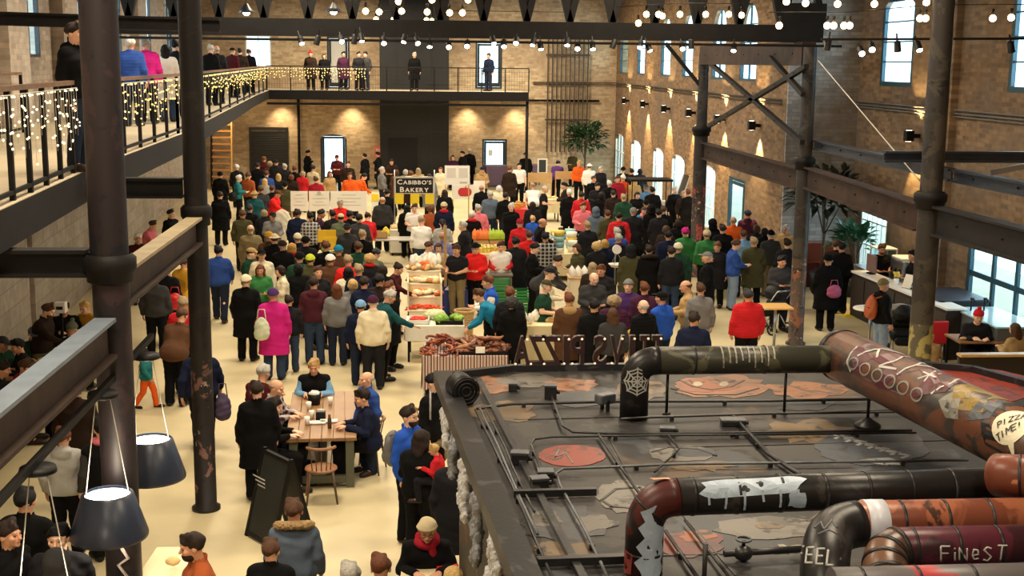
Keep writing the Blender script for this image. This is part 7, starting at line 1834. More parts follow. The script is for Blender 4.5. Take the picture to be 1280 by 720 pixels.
# ---- green crates and grey bin
p = at(632,394,0)
for i, (dx, k_) in enumerate(((-.22,3),(.42,2))):
    for j in range(k_):
        lab = f"green slatted crate in the {'left' if i == 0 else 'right'} stack by the blue apron, {['bottom','middle' if k_ == 3 else 'top','top'][j]} one"
        openbox('plastic_crate', lab, 'crate', p+Vector((dx,.1*i,.32*j)), (.6,.42,.31), GREENP, 0, True, 'green crates by the counter')
p2 = at(626,352,.85); t = thing('waste_bin', 'grey lidded bin standing behind the green crates', 'bin', (p2.x, p2.y+.35, 0)); m = MB(); m.rbox((0,0,.48), (.56,.5,.94), .04); m.build('body', GREYP, t); m = MB(); m.rbox((0,0,.98), (.6,.54,.07), .02); m.build('lid', GREYP, t)
# ---- white counter and apple crates (front of the cream-sweater vendors)
t, P, w, d, rz = px_table('long white-fronted counter between the green crates and the wooden crates', 636, 716, 408, .7, .92, WHITE, WHITE, 'sales_counter', CLOTHC, 'cream cloth over the front of the sales counter', cdrop=.88)
spread('bag', 'produce_bag', 'white bag of goods on the sales counter', 'bag', 'bags on the sales counter', P, 6, (.1,.5), (.2,.8), .01, [(240,236,224),(228,222,206)], (.8,1.2), .1)
spread('loaf', 'pastry_parcel', 'tan wrapped parcel on the right of the sales counter', 'parcel', 'parcels on the sales counter', P, 6, (.6,.95), (.2,.8), .0, [(196,150,96),(220,190,140)], (.8,1.1), .1)
b = at(676,432,.45)
for i in range(4):
    p = at(667+i*21, 434, .42); lab = ['leftmost','second','third','rightmost'][i]
    openbox('wooden_crate', f'{lab} wooden apple crate in the row before the counter', 'crate', (p.x,p.y,.42), (.46,.36,.16), PLY, 0, True, 'apple crates before the counter')
    q = Vector((p.x,p.y,.42))
    spread('round', 'apple', f'yellow-red apple in the {lab} apple crate', 'apple', f'apples in the {lab} crate', (lambda u,v,z=0,q=q: q+Vector(((u-.5)*.42,(v-.5)*.3,z))), 14, (.08,.92), (.1,.9), .10, [(226,186,76),(214,110,60),(232,204,120)], (.85,1.05), .3, .06)
t = thing('crate_bench', 'low bench under the apple crates', 'bench', (at(698,434,.4).x, at(698,434,.4).y, 0)); m = MB(); m.rbox((0,0,.40), (1.75,.42,.035), .006); m.build('seat', PLY, t)
for sx in (-1,1): m = MB(); m.box((sx*.75,0,.19), (.05,.36,.38)); m.build('leg', PLY, t)
# pillar-like display counter with jugs
p = at(722,402,0); t = thing('display_plinth', 'cream square plinth topped with white bottles', 'plinth', p); m = MB(); m.rbox((0,0,.53), (.46,.5,1.06), .01); m.build('body', CREAMM, t); m = MB(); m.rbox((0,0,1.08), (.52,.56,.04), .01); m.build('top', PLY, t)
for i in range(6):
    o = mobj('milk_bottle', HM['jug'], None, p+Vector((-.15+.15*(i%3), -.1+.2*(i//3), 1.1)), None, .85, lin((238,234,224))); tag(o, 'white milk bottle on the cream plinth', 'bottle', 'milk bottles on the plinth')
# scale with white pan
p = at(768,392,0); t = thing('weighing_scale', 'hanging weighing scale with a white bowl', 'scale', p); m = MB(); m.tube([(0,.1,0),(0,.1,1.75),(0,-.12,1.78)], .018, 8); m.lathe([(.2,0),(.2,.02),(.03,.04)], (0,.1,0), 16, caps=True); m.build('stand', CHROME, t)
m = MB(); m.lathe([(0,0),(.12,.02),(.19,.09),(.2,.10),(.185,.10),(.11,.035),(0,.015)], (0,-.12,1.15), 24); m.build('bowl', WHITE, t); m = MB(); m.cyl((0,-.15,1.6),(0,-.09,1.6), .11, None, 20); m.build('dial', WHITE, t); m = MB()
for q in range(3): m.tube([(.18*math.cos(q*2.1),-.12+.18*math.sin(q*2.1),1.25),(0,-.12,1.52)], .005, 5)
m.build('chain', CHROME, t)
# ---- juice and produce table near the red jackets
t, P, w, d, rz = px_table('table of orange and yellow produce boxes behind the man in grey', 594, 634, 318, 1.5, cloth=CLOTHC, clabel='cream cloth under the orange and yellow produce', cdrop=.5)
for i, (lab, cs, u) in enumerate((('orange',[(232,112,48),(240,136,66)],.22),('lime green',[(178,204,60),(150,186,50)],.72))):
    grid('jug', 'juice_bottle', f'{lab} juice bottle at the back of the produce table', 'bottle', f'{lab} juice bottles', P, 5, 2, (u-.22,u+.24), (.62,.98), .25, cs, (.9,1.1)); openbox('crate', f'{lab} bottle crate on the produce table', 'crate', P(u+.02,.8,0), (w*.46,.5,.24), PLY, rz)
grid('jar', 'yellow_jar', 'yellow jar on the produce table', 'jar', 'yellow jars on the produce table', P, 8, 4, (.02,.98), (.05,.58), 0, [(232,206,96),(226,186,70),(240,226,170)], (1.0,1.3))
# ---- tall tub stacks by the plaid shirt
t, P, w, d, rz = px_table('table carrying stacked white, yellow and blue tubs', 694, 762, 318, 2.0, cloth=CLOTHC, clabel='cream cloth under the stacked tubs', cdrop=.6)
TUBC = [(226,226,214),(228,196,84),(120,170,190),(236,232,220),(150,196,196)]
for i, (u, v, k_) in enumerate(((.08,.1,4),(.10,.42,3),(.10,.74,3),(.36,.2,2),(.38,.55,3),(.40,.86,3),(.62,.25,2),(.66,.6,2),(.66,.88,2),(.86,.45,1),(.88,.8,1))):
    for j in range(k_):
        o = mobj('lidded_tub', HM['tub'], None, P(u,v,.16*j), None, (1.35,1.35,1.0), lin(TUBC[(i+j*2)%5])); tag(o, 'coloured round tub in the tub stacks', 'tub', 'round tubs stacked on the cream cloth')
# ---- maroon cooler with white lid
p = at(811,316,0); t = thing('cooler', 'maroon cooler box with a white lid', 'cooler', p); m = MB(); m.rbox((0,0,.42), (.7,.45,.36), .03); m.build('body', MAROONP, t); m = MB(); m.rbox((0,0,.63), (.74,.49,.07), .02); m.build('lid', WHITE, t); m = MB(); m.box((0,0,.12), (.6,.4,.24)); m.build('stand', PLY, t); m = MB(); m.tube([(-.35,-.12,.5),(-.40,-.12,.5),(-.40,.12,.5),(-.35,.12,.5)], .014, 6); m.build('handle', WHITE, t)
# ---- bakery stand: frame, sign, papers, counter
SY = at(519,268,1.2); ys = SY.y
def atS(px, py): return atY(px, py, ys)
t = thing('bakery_sign', 'black hanging sign with white lettering CABIBBO\'S BAKERY', 'sign', atS(518,232)); c = t.location.copy()
wS = atS(542,232).x-atS(494.5,232).x; hS = atS(518,223).z-atS(518,242.5).z
m = MB(); m.rbox((0,0,0), (wS,.03,hS), .005); sbd = m.build('board', mat('sign_black', (16,15,15), .5), t)
m = MB()
for s in (-1,1): m.box((s*wS/2,0,0), (.02,.04,hS)); m.box((0,0,s*hS/2), (wS,.04,.02))
m.build('border', CREAMM, t)
LETW = mat('sign_white', (240,236,224), .5)
def smallcaps(txt, cx_, cz_, W_, Hh):
    xs = 0; pieces = []
    for i, ch in enumerate(txt):
        sc = 1.0 if i == 0 else .80; me = text_mesh(ch, sc, .01, 0, .022); a = [v.co.x for v in me.vertices]; w_ = max(a)-min(a)
        for v in me.vertices: v.co.x += xs-min(a)
        if ch == "'":
            pass
        pieces.append(me); xs += w_+.09
    k_ = W_/(xs-.09); cap = max(v.co.y for v in pieces[0].vertices); kz = Hh/cap
    for me in pieces:
        for v in me.vertices: v.co = Vector((cx_-W_/2+v.co.x*k_, -.018-v.co.z*.5, cz_-Hh/2+v.co.y*kz))
        me.materials.append(LETW); mobj('letter', me, sbd)
smallcaps("CABIBBO'S", 0, hS*.24, wS*.90, hS*.30); smallcaps("BAKERY", 0, -hS*.24, wS*.76, hS*.32)
t = thing('stand_frame', 'pale pole frame holding up the bakery sign', 'frame', (c.x, ys+.03, 0))
for s in (-1,1): m = MB(); m.tube([(s*(wS/2+.03),0,0),(s*(wS/2+.03),0,c.z+hS/2+.25)], .02, 8); m.build('pole', CHROME, t)
m = MB(); m.tube([(-wS/2-.03,0,c.z+hS/2+.03),(wS/2+.03,0,c.z+hS/2+.03)], .015, 8); m.build('crossbar', CHROME, t)
YEL = mat('yellow_paper', (240,214,40), .7)
for px, lab in ((499,'left'),(518.5,'middle'),(537,'right')):
    p = atS(px, 248); m = MB(); m.box((0,0,0), (.28,.008,.36)); tag(m.build('price_sheet', YEL, None, p), f'{lab} yellow price sheet hanging under the bakery sign', 'paper'); p = p
t, P, w, d, rz = px_table('bakery counter below the black sign', 488, 560, 288, 1.3, .8, cloth=CLOTHW, clabel='white cloth on the bakery counter', cdrop=.7)
grid('loaf', 'bread_loaf', 'crusty loaf on the bakery counter', 'bread', 'loaves on the bakery counter', P, 9, 3, (.02,.98), (.05,.95), 0, [(206,160,96),(226,190,130),(236,214,168)], (.9,1.15))
# grey folding table with boxes, yellow bag, before it
t, P, w, d, rz = px_table('grey trestle table with black cloth bags under it', 467, 516, 300, .8, .78, mat('grey_laminate', (176,172,162), .4))
openbox('cardboard_box', 'open cardboard box on the grey trestle table', 'box', P(.12,.5), (.5,.35,.2), CARD, rz); o = mobj('yellow_sack', HM['bag'], None, P(.3,.5), None, 1.5, lin((230,210,70))); tag(o, 'yellow sack on the grey trestle table', 'bag')
p = P(.3,.3,0); t = thing('fleece_pile', 'cream coat draped on a black chair by the grey table', 'coat', (at(528,318,0).x, at(528,318,0).y, 0)); 
me = field_mesh([ell((0,0,.75),(.28,.2,.2),None,.05), seg((-.2,0,.7),(-.25,-.1,.3),.10,.12,.05), seg((.2,0,.7),(.22,-.1,.35),.10,.10,.05)], .02, name='coat', fold=.015); me.materials.append(CLOTHC); mobj('drape', me, t); m = MB(); m.rbox((0,.1,.42), (.5,.5,.06), .02); [m.tube([(sx*.2,.1+sy*.2,0),(sx*.2,.1+sy*.2,.4)], .014, 6) for sx in (-1,1) for sy in (-1,1)]; m.build('chair_frame', BLACKPL, t)
b_ = at(437,312,.0); t, P, w, d, rz = px_table('table with a cardboard box and yellow placards', 396, 462, 320, 1.0, .8, cloth=CLOTHC, clabel='cream cloth on the placard table', cdrop=.5)
openbox('cardboard_box', 'long cardboard box on the placard table', 'box', P(.68,.55), (.9,.45,.28), CARD, rz)
for i, (px, py) in enumerate(((404,306),(409,313))):
    p = at(px, py+6, 1.1); m = MB(); m.box((0,0,0), (.5,.02,.34)); o = tag(m.build('placard', mat('placard_yellow', (232,190,40), .6) if i == 0 else bpy.data.materials['placard_yellow'], None, p), ['rear yellow placard behind the lime beanie','front yellow placard behind the lime beanie'][i], 'sign')
    o.location.z = .96+.17*(1-i)+.12; o.location.y = P(.2,.5+.2*(1-i)).y
spread('head', 'greens_bunch', 'bunch of greens behind the yellow placards', 'greens', 'greens on the placard table', P, 10, (.1,.5), (.4,.95), .08, [(96,128,52),(128,150,70)], (.8,1.1), .4, .05)
# long white notice board left of the bakery
def board(label, x0, x1, y0, y1, zb, mt=WHITE, name='notice_board'):
    yb_ = at((x0+x1)/2, y1, zb).y; a, b = atY(x0,y0,yb_), atY(x1,y1,yb_); t = thing(name, label, 'sign', ((a.x+b.x)/2, yb_, b.z)); W_, H_ = b.x-a.x, a.z-b.z
    m = MB(); m.rbox((0,0,H_/2), (W_,.03,H_), .004); m.build('panel', mt, t); m = MB()
    for s in (-1,1): m.box((s*(W_/2-.03),.03,(H_-b.z)/2), (.04,.04,H_+b.z))
    m.build('post', PLY, t); return t, W_, H_
INK = mat('printed_ink', (186,182,174), .7); INKR = mat('printed_red', (190,48,50), .7)
for (x0,x1,lab) in ((363,385,'left white notice panel with faint print'),(386,412,'middle white notice panel with a small emblem'),(413,459,'wide right white notice panel with faint print')):
    t, W_, H_ = board(lab, x0, x1, 239, 264, .95)
    for i in range(4):
        m = MB(); m.box((0,-.018,H_*(.82-.17*i)), (W_*(.4+.25*(i%2)),.004,.018)); m.build('print_line', INK, t)
    if x0 == 386: m = MB(); m.cyl((0,-.022,H_*.9),(0,-.016,H_*.9), .07, None, 14); m.build('emblem', INK, t)
t, W_, H_ = board('white notice sheet with a yellow top on a red-brown post', 464, 474, 242, 264, .9); m = MB(); m.box((0,-.02,H_*.78), (W_*.9,.006,H_*.4)); m.build('yellow_panel', YEL, t)
t, W_, H_ = board('large white poster board with two faint pictures', 556, 587, 207, 231, 1.7)
for s in (-1,1): m = MB(); m.box((s*W_*.24,-.018,H_*.62), (W_*.36,.004,H_*.5)); m.build('picture', mat('faint_picture', (206,200,190), .7) if s < 0 else bpy.data.materials['faint_picture'], t)
m = MB(); m.box((W_*.25,-.018,H_*.12), (W_*.3,.004,.07)); m.build('print_line', INK, t)
t, W_, H_ = board('white banner with a red apple drawing', 565, 597, 231, 249, 1.1, name='banner'); me = field_mesh([ell((-.07,0,0),(.10,.012,.13),None,.04), ell((.07,0,0),(.10,.012,.13),None,.04), seg((0,0,.1),(.04,0,.19),.012,.01,.01)], .012, name='apple'); me.materials.append(INKR); mobj('apple_drawing', me, t, (0,-.02,H_*.5), None, (1.5,1,1.25))
t, W_, H_ = board('low white sign beside the apple banner', 592, 606, 226, 249, 1.0)
# purple counter booths, chalkboard and wooden boards at the back
PURP = mat('mauve_panel', (112,90,112), .7)
t, P, w, d, rz = px_table('mauve-fronted counter under the back glass door', 608, 634, 208, 1.0, 1.0, WHITE, WHITE, 'sales_counter', PURP, 'mauve cloth over the counter by the glass door', cdrop=.95)
t, P, w, d, rz = px_table('mauve-fronted counter below the black hat man', 652, 674, 207, 1.0, 1.0, WHITE, WHITE, 'sales_counter', PURP, 'mauve cloth over the counter below the black hat man', cdrop=.95)
t, W_, H_ = board('framed black chalkboard standing on the mauve counter', 672, 684, 198, 217, .8, WHITE, 'chalkboard'); m = MB(); m.box((0,-.02,H_/2), (W_*.72,.01,H_*.82)); m.build('slate', mat('slate_black', (40,50,48), .6), t)
board('left bare wooden board in front of the stalls', 660, 690, 216, 228, .9, PLY, 'wooden_sign'); board('right bare wooden board in front of the stalls', 694, 723, 214, 224, .9, PLY, 'wooden_sign')
t, P, w, d, rz = px_table('table draped in red behind the slate blue shirt', 640, 660, 262, 1.3, .85, PLY, IRON, 'market_table', REDP, 'red cloth hanging from the table behind the slate blue shirt', cdrop=.8)
spread('jar', 'honey_jar', 'amber jar on the red-draped table', 'jar', 'amber jars on the red table', P, 14, (.05,.95), (.1,.9), 0, [(206,140,50),(226,176,90)], (1,1.3), 0)
t, P, w, d, rz = px_table('white table where the bald vendor works', 676, 700, 250, 1.0, .85, WHITE, IRON, 'market_table', CLOTHC, 'cream cloth on the bald vendor\'s table', cdrop=.5)
spread('loaf', 'cheese_block', 'pale block on the bald vendor\'s table', 'cheese', 'blocks on the bald vendor table', P, 8, (.1,.9), (.2,.8), 0, [(236,216,160),(226,190,120)], (.7,1), 0)
# leaning white-edged sign by the windows, window tables
p = at(841,290,0); t = thing('leaning_sign', 'tall white-edged board tilted among the crowd by the windows', 'sign', (p.x, p.y, .0), .3); m = MB(); R_ = Matrix.Rotation(.35,3,'Y'); m.box((.30,0,1.55), (.26,.03,1.1), R_); m.build('board', mat('brown_board', (96,80,64), .6), t); m = MB()
for s in (-1,1): m.box(Vector((.30,-.01,1.55))+R_@Vector((s*.14,0,0)), (.04,.04,1.14), R_)
m.build('edge', WHITE, t); m = MB(); m.tube([(.1,0,1.0),(0,0,0)], .02, 8); m.build('pole', PLY, t)
t, P, w, d, rz = px_table('table of white boxes by the lower windows', 806, 842, 262, 1.0, .8, cloth=CLOTHW, clabel='white cloth on the table by the lower windows', cdrop=.5)
openbox('white_box', 'white box on the table by the lower windows', 'box', P(.5,.5), (.7,.4,.25), WHITE, rz); m = MB(); m.rbox((0,0,1.4), (1.5,.9,.06), .01); 
t = thing('canopy_stall', 'small dark canopy near the corner windows', 'stall', (at(812,226,1.9).x, at(812,226,1.9).y, 0)); m = MB(); m.rbox((0,0,1.95), (1.5,1.0,.08), .01); m.build('canopy', IRON, t)
for sx in (-1,1):
    for sy in (-1,1): m = MB(); m.tube([(sx*.7,sy*.45,0),(sx*.7,sy*.45,1.92)], .02, 6); m.build('pole', IRON, t)
# snack tables right of the red column
t, P, w, d, rz = px_table('pale snack table beside the man in blue', 895, 918, 330, 1.2, .9, PLY, CHROME, cloth=CLOTHC, clabel='cream cloth on the snack table', cdrop=.2)
spread('loaf', 'snack_parcel', 'yellowish snack on the snack table', 'snack', 'snacks on the snack table', P, 7, (.1,.9), (.1,.9), 0, [(232,206,120),(222,180,90)], (.6,.8), 0)
t = thing('cafe_table', 'small oak table beside the graffitied post', 'table', at(967,436,0)); m = MB(); m.rbox((0,0,.93), (.62,.6,.04), .01); m.build('tabletop', mat('light_oak', (222,176,104), .4), t); m = MB(); m.tube([(0,0,0),(0,0,.91)], .03, 10); m.build('pedestal', CHROME, t); m = MB(); m.lathe([(.24,0),(.24,.015),(.04,.03)], n=20, caps=True); m.build('foot', CHROME, t)
p = at(1085,440,0); t = thing('cafe_table', 'round white cafe table behind the big pipe', 'table', p); m = MB(); m.lathe([(0,.93),(.36,.93),(.37,.945),(.36,.96),(0,.96)], n=32); m.build('tabletop', WHITE, t); m = MB(); m.tube([(0,0,0),(0,0,.93)], .03, 10); m.build('pedestal', CHROME, t); m = MB(); m.lathe([(.25,0),(.25,.015),(.04,.03)], n=20, caps=True); m.build('foot', CHROME, t)
# ---- left stall greens and wall tables
t, P, w, d, rz = px_table('left stall table heaped with salad greens', 170, 212, 322, 1.4, .8, cloth=CLOTHC, clabel='cream cloth on the salad greens stall', cdrop=.5)
spread('head', 'salad_greens', 'bright salad greens on the left stall', 'greens', 'salad greens on the left stall', P, 22, (.1,.9), (.15,.9), .05, [(140,168,60),(112,146,50),(170,190,90)], (.8,1.2), .4, .12)
for i, (x0, x1, yf, lab) in enumerate(((2,66,474,'wall table nearest the camera, with cups and plates'),(66,112,436,'wall table in front of the black crossbeam'))):
    t, P, w, d, rz = px_table(lab, x0, x1, yf, .9, .75, OAK, IRON, 'dining_table')
    for k_ in range(5):
        q = P(random.uniform(.12,.88), random.uniform(.2,.8)); m = MB(); m.lathe([(0,0),(.028,0),(.04,.11),(.036,.11),(.026,.008),(0,.008)], n=14); tag(m.build('paper_cup', WHITE, None, q), f'white paper cup on the {lab.split(",")[0]}' if ',' in lab else 'white paper cup on the second wall table', 'cup', f'cups on wall table {"nearest" if i == 0 else "second"}')
    for k_ in range(3):
        q = P(.2+.3*k_, .5); m = MB(); m.lathe([(0,0),(.08,0),(.12,.015),(.118,.02),(.08,.008),(0,.008)], n=20); tag(m.build('plate', WHITE, None, q), f'white plate on the {"nearest" if i == 0 else "second"} wall table', 'plate', f'plates on the {"nearest" if i == 0 else "second"} wall table')
p = at(76,384,.0); t = thing('napkin_box', 'white napkin dispenser at the stone wall', 'dispenser', (at(76,384,1.35).x, at(76,384,1.35).y, 1.25)); m = MB(); m.rbox((0,0,.1), (.2,.2,.2), .01); m.build('box', WHITE, t); m = MB(); m.box((0,-.1,.1), (.12,.01,.06)); m.build('slot', BLACKPL, t); m = MB(); m.box((0,0,-.62), (.05,.05,1.24)); m.build('pole', IRON, t)
# ---- the big wooden table, chairs, things on it
T0 = at(357,549,.76); T1 = at(446,547,.76); T2 = at(437,489,.76); T3 = at(372,490,.76)
tw = (T1-T0).length; tl = ((T2+T3)/2-(T0+T1)/2).length; tc_ = (T0+T1+T2+T3)/4; ang = math.atan2(((T2+T3)/2-(T0+T1)/2).y, ((T2+T3)/2-(T0+T1)/2).x)-PI/2
t = thing('dining_table', 'long oak table with heavy grey-green legs in the open floor', 'table', (tc_.x,tc_.y,0), ang)
m = MB()
for i in range(6): m.rbox((-tw/2+tw*(i+.5)/6,0,.735), (tw/6-.004,tl,.05), .006)
m.build('tabletop', OAK, t)
for sx in (-1,1):
    for sy in (-1,1): m = MB(); m.rbox((sx*(tw/2-.1),sy*(tl/2-.12),.355), (.12,.12,.71), .01); m.build('leg', GREYLEG, t)
m = MB(); m.box((0,0,.12), (.1,tl-.35,.1)); m.build('stretcher', GREYLEG, t); m = MB(); m.box((0,-tl/2+.12,.12), (tw-.3,.08,.1)); m.build('crossbar', GREYLEG, t); m = MB(); m.box((0,tl/2-.12,.12), (tw-.3,.08,.1)); m.build('crossbar', GREYLEG, t)
TP = lambda px, py: at(px, py, .765)
def cup(label, px, py, P0=None):
    m = MB(); m.lathe([(0,0),(.03,0),(.042,.12),(.038,.12),(.028,.008),(0,.008)], n=16); return tag(m.build('paper_cup', WHITE, None, P0 or TP(px,py)), label, 'cup')
cup('paper cup by the bucket on the oak table', 386, 512); cup('paper cup in the middle of the oak table', 390, 523); cup('paper cup at the left of the oak table', 384, 531); cup('paper cup near the hands of the navy jacket', 413, 506)
p = TP(393,505); t = thing('condiment_bucket', 'dark bucket of white paper on the oak table', 'bucket', p); m = MB(); m.lathe([(0,0),(.085,0),(.11,.17),(.103,.17),(.08,.01),(0,.01)], n=20); m.build('pail', BLACKPL, t); m = MB(); m.ball((0,0,.16), (.09,.09,.06), 10, 6, .2); m.build('paper', WHITE, t)
p = TP(401,524); t = thing('condiment_caddy', 'dark caddy box on the oak table', 'caddy', p); m = MB(); m.rbox((0,0,.06), (.14,.12,.12), .008); m.build('box', BLACKPL, t); m = MB(); m.rbox((0,0,.13), (.10,.03,.05), .005); m.build('napkins', WHITE, t)
for i, (px, py) in enumerate(((396,529),(411,527))):
    m = MB(); m.rbox((0,0,.012), (.26,.14,.022), .006); tag(m.build('paper_tray', WHITE, None, TP(px,py)), ['white paper tray at the left of the caddy','white paper tray at the right of the caddy'][i], 'tray')
p = TP(412,535); m = MB(); m.lathe([(0,0),(.03,0),(.03,.13),(.018,.16),(.018,.2),(0,.2)], n=14); tag(m.build('glass_bottle', mat('brown_glass', (86,64,44), .2), None, p), 'brown bottle near the front of the oak table', 'bottle')
SEATM = mat('chair_oak', (150,104,66), .45, noise=.2, scale=5)
def make_chair(label, p, rz):
    t = thing('dining_chair', label, 'chair', p, rz, 'wooden chairs around the oak table')
    m = MB(); m.lathe([(0,.44),(.20,.44),(.225,.455),(.22,.475),(.12,.462),(0,.46)], n=24); m.build('seat', SEATM, t)
    for sx in (-1,1):
        for sy in (-1,1): m = MB(); m.tube([(sx*.15,sy*.15,.445),(sx*.21,sy*.21,0)], .016, 8, True, [.02,.013]); m.build('leg', SEATM if sy < 0 else OAKD, t)
    m = MB(); m.tube([(.21*math.sin(q),.19*math.cos(q)+.05,.80-.0*q) for q in [(-1.15+2.3*i/12) for i in range(13)]], .022, 8); m.build('top_rail', SEATM, t)
    for i in range(5): q = -.8+1.6*i/4; m = MB(); m.tube([(.17*math.sin(q),.16*math.cos(q),.46),(.21*math.sin(q),.19*math.cos(q)+.05,.80)], .008, 6); m.build('spindle', OAKD, t)
    return t
make_chair('wooden chair with empty seat at the near end of the oak table', at(402,625,0), .1+PI)
make_chair('wooden chair of the person in navy jacket', at(461,588,0), -PI/2-.25)
make_chair('wooden chair behind the black jacket with a brown bag on it', at(331,590,0), PI/2)
make_chair('wooden chair of the plaid shirt at the far left of the oak table', at(349,545,0), PI/2)
make_chair('wooden chair by the kiosk corner', at(536,570,0), 2.6)
p = at(325,560,.47); t = thing('shoulder_bag', 'brown leather bag slung at the chair left of the oak table', 'bag', (p.x, p.y-.1, .5)); me = field_mesh([ell((0,0,.13),(.17,.08,.14),None,.03), ell((0,-.06,.08),(.13,.04,.08),None,.03)], .014, name='bag', fold=.006); me.materials.append(mat('brown_leather', (92,58,38), .5, noise=.2)); mobj('body', me, t); m = MB(); m.tube([(-.14,0,.18),(-.1,.02,.42),(.1,.02,.42),(.14,0,.18)], .012, 6); m.build('strap', bpy.data.materials['brown_leather'], t)
# A-frame chalkboard
a0 = at(318,681,0); a1 = at(355,655,0); p = at(357,690,0); t = thing('sandwich_board', 'black A-frame chalkboard standing on the floor', 'sign', (at(350,672,0).x, at(350,672,0).y, 0), -.95)
SL = mat('chalk_black', (32,36,36), .6, noise=.3, scale=3)
for s in (-1,1):
    R_ = Matrix.Rotation(s*.26,3,'X'); c_ = Vector((0,s*.15,.56)); m = MB(); m.box(c_, (.62,.02,1.02), R_); m.build('slate', SL, t); m = MB()
    for q in (-1,1): m.box(c_+R_@Vector((q*.33,0,0)), (.05,.035,1.16), R_); m.box(c_+R_@Vector((0,0,q*.53)), (.66,.035,.05), R_)
    m.build('frame', BLACKPL, t)
m = MB()
for i in range(3): m.box(Vector((0,-.28+.0,.86-.06*i))+Vector((0,.065*i*.25,0)), (.30-.06*i,.006,.014))
m.build('chalk_writing', PA['white'], t)
# bottom tables: white table by the rust jacket, table of the woman with the beanie
t, P, w, d, rz = px_table('pale table in front of the man in the rust jacket', 170, 232, 722, .8, .95, CLOTHC if False else mat('pale_laminate', (226,210,170), .4), IRON, 'high_table')
m = MB(); m.ball((0,0,.04), (.075,.06,.045), 14, 8, .08); tag(m.build('sandwich', BREADM, None, at(216,706,1.02)), 'sandwich in the hands of the rust jacket man', 'sandwich').color = lin((222,190,130))+(1,)
t, P, w, d, rz = px_table('pale table of the woman in the beige beanie', 500, 606, 722, .5, .75, bpy.data.materials['pale_laminate'], IRON, 'dining_table')
m = MB(); m.rbox((0,0,.01), (.22,.16,.02), .004); tag(m.build('menu_card', REDP, None, P(.55,.4)), 'red and white card in front of the woman in the beanie', 'card')
# ---- people stand clear of one another
for lab in ('small child in red jacket held by the woman',):
    PERSON[lab]['pin'] = 1
for r, H, pose in people:
    if pose == 'sit': r['pin'] = 1
settle(40, .42)
for r, H, pose in people:
    if 'pin' in r.keys(): del r['pin']
# ---- bags people carry
def bag(label, px, py, z, size, mt, name='tote_bag', strap=True, Y=None):
    p = at(px,py,z) if Y is None else atY(px,py,Y); t = thing(name, label, 'bag', p); a, b, c_ = size; me = field_mesh([ell((0,0,0), (a,b,c_), None, .03), ell((0,0,-c_*.4), (a*1.05,b*1.1,c_*.6), None, .03)], .016, name='bag', fold=.01); me.materials.append(mt); mobj('body', me, t)
    if strap: m = MB(); m.tube([(-a*.6,0,c_*.7),(-a*.4,0,c_*1.7),(a*.4,0,c_*1.7),(a*.6,0,c_*.7)], .01, 6); m.build('strap', mt, t)
    return t
def cbag(label, owner, dx, z, size, mt, name='tote_bag', strap=True):
    o = PERSON[owner].location; L = math.hypot(o.x, o.y); t = bag(label, 0, 0, 0, size, mt, name, strap, Y=10.0)
    d = .30 if abs(dx) < .3 else .1
    t.location = (o.x-d*o.x/L+dx*o.y/L, o.y-d*o.y/L-dx*o.x/L, z); return t
mk = lambda n, c: mat(n, c, .7, noise=.15, scale=8)
cbag('white and green plastic shopping bag at the magenta coat', 'person in purple beanie and knee-length magenta coat', -.22, 1.05, (.14,.10,.22), mk('white_green_bag', (206,214,186)), 'shopping_bag')
bag('tall white paper sack in the left of the crowd', 353, 282, 1.0, (.3,.12,.5), mk('white_sack', (232,226,204)), 'paper_sack', False)
cbag('pink shoulder bag on the long black coat', 'person in long black coat with pink shoulder bag', .16, .98, (.16,.09,.15), mk('pink_bag', (178,84,124)), 'shoulder_bag')
cbag('black shoulder bag beside the teal jacket', 'white-haired shopper in a teal jacket carrying a dark shoulder bag', -.2, .98, (.16,.1,.18), BLACKPL, 'shoulder_bag')
cbag('red bag carried below the wooden beam', 'person in black with red bag under the wooden beam', .16, 1.0, (.17,.1,.18), REDP, 'shoulder_bag')
cbag('yellow tote hanging below the mustard apron', 'person in mustard apron left of the painted column', .1, .85, (.16,.08,.24), mk('yellow_tote', (228,170,50)), 'tote_bag')
cbag('dark violet shopper at the right of the painted column', 'person in navy hooded jacket behind the painted column', .31, .70, (.12,.09,.22), mk('dark_shopper', (74,60,92)), 'shopping_bag')
def backpack(label, owner, mt, sc=1.0):
    o = PERSON[owner]; s = o.scale.x; p = o.matrix_basis @ Vector((0, .215, 1.16)); t = thing('backpack', label, 'backpack', p, o.rotation_euler.z); t.scale = (sc,)*3
    me = field_mesh([ell((0,0,.0),(.16,.10,.24),None,.03), ell((0,.07,-.08),(.12,.06,.12),None,.03)], .014, name='pack', fold=.006); me.materials.append(mt); mobj('body', me, t); m = MB()
    for q in (-1,1): m.tube([(q*.10,-.02,.2),(q*.13,-.12,.24),(q*.14,-.2,.18)], .014, 6)
    m.build('straps', mt, t); m = MB(); m.tube([(-.1,.105,.02),(.1,.105,.02)], .006, 6); m.build('zip', IRON, t); return t
SC.view_layers[0].update()
backpack('black backpack on the red puffer jacket', 'black-haired person in red puffer jacket wearing black backpack', BLACKPL)
backpack('orange leather backpack of the bar customer', 'customer in khaki hat wearing an orange backpack', mk('orange_leather', (170,84,44)), 1.05)
backpack('grey backpack on the royal blue jacket', 'man in royal blue jacket, glasses and beard with grey backpack', mk('grey_canvas', (112,112,112)))
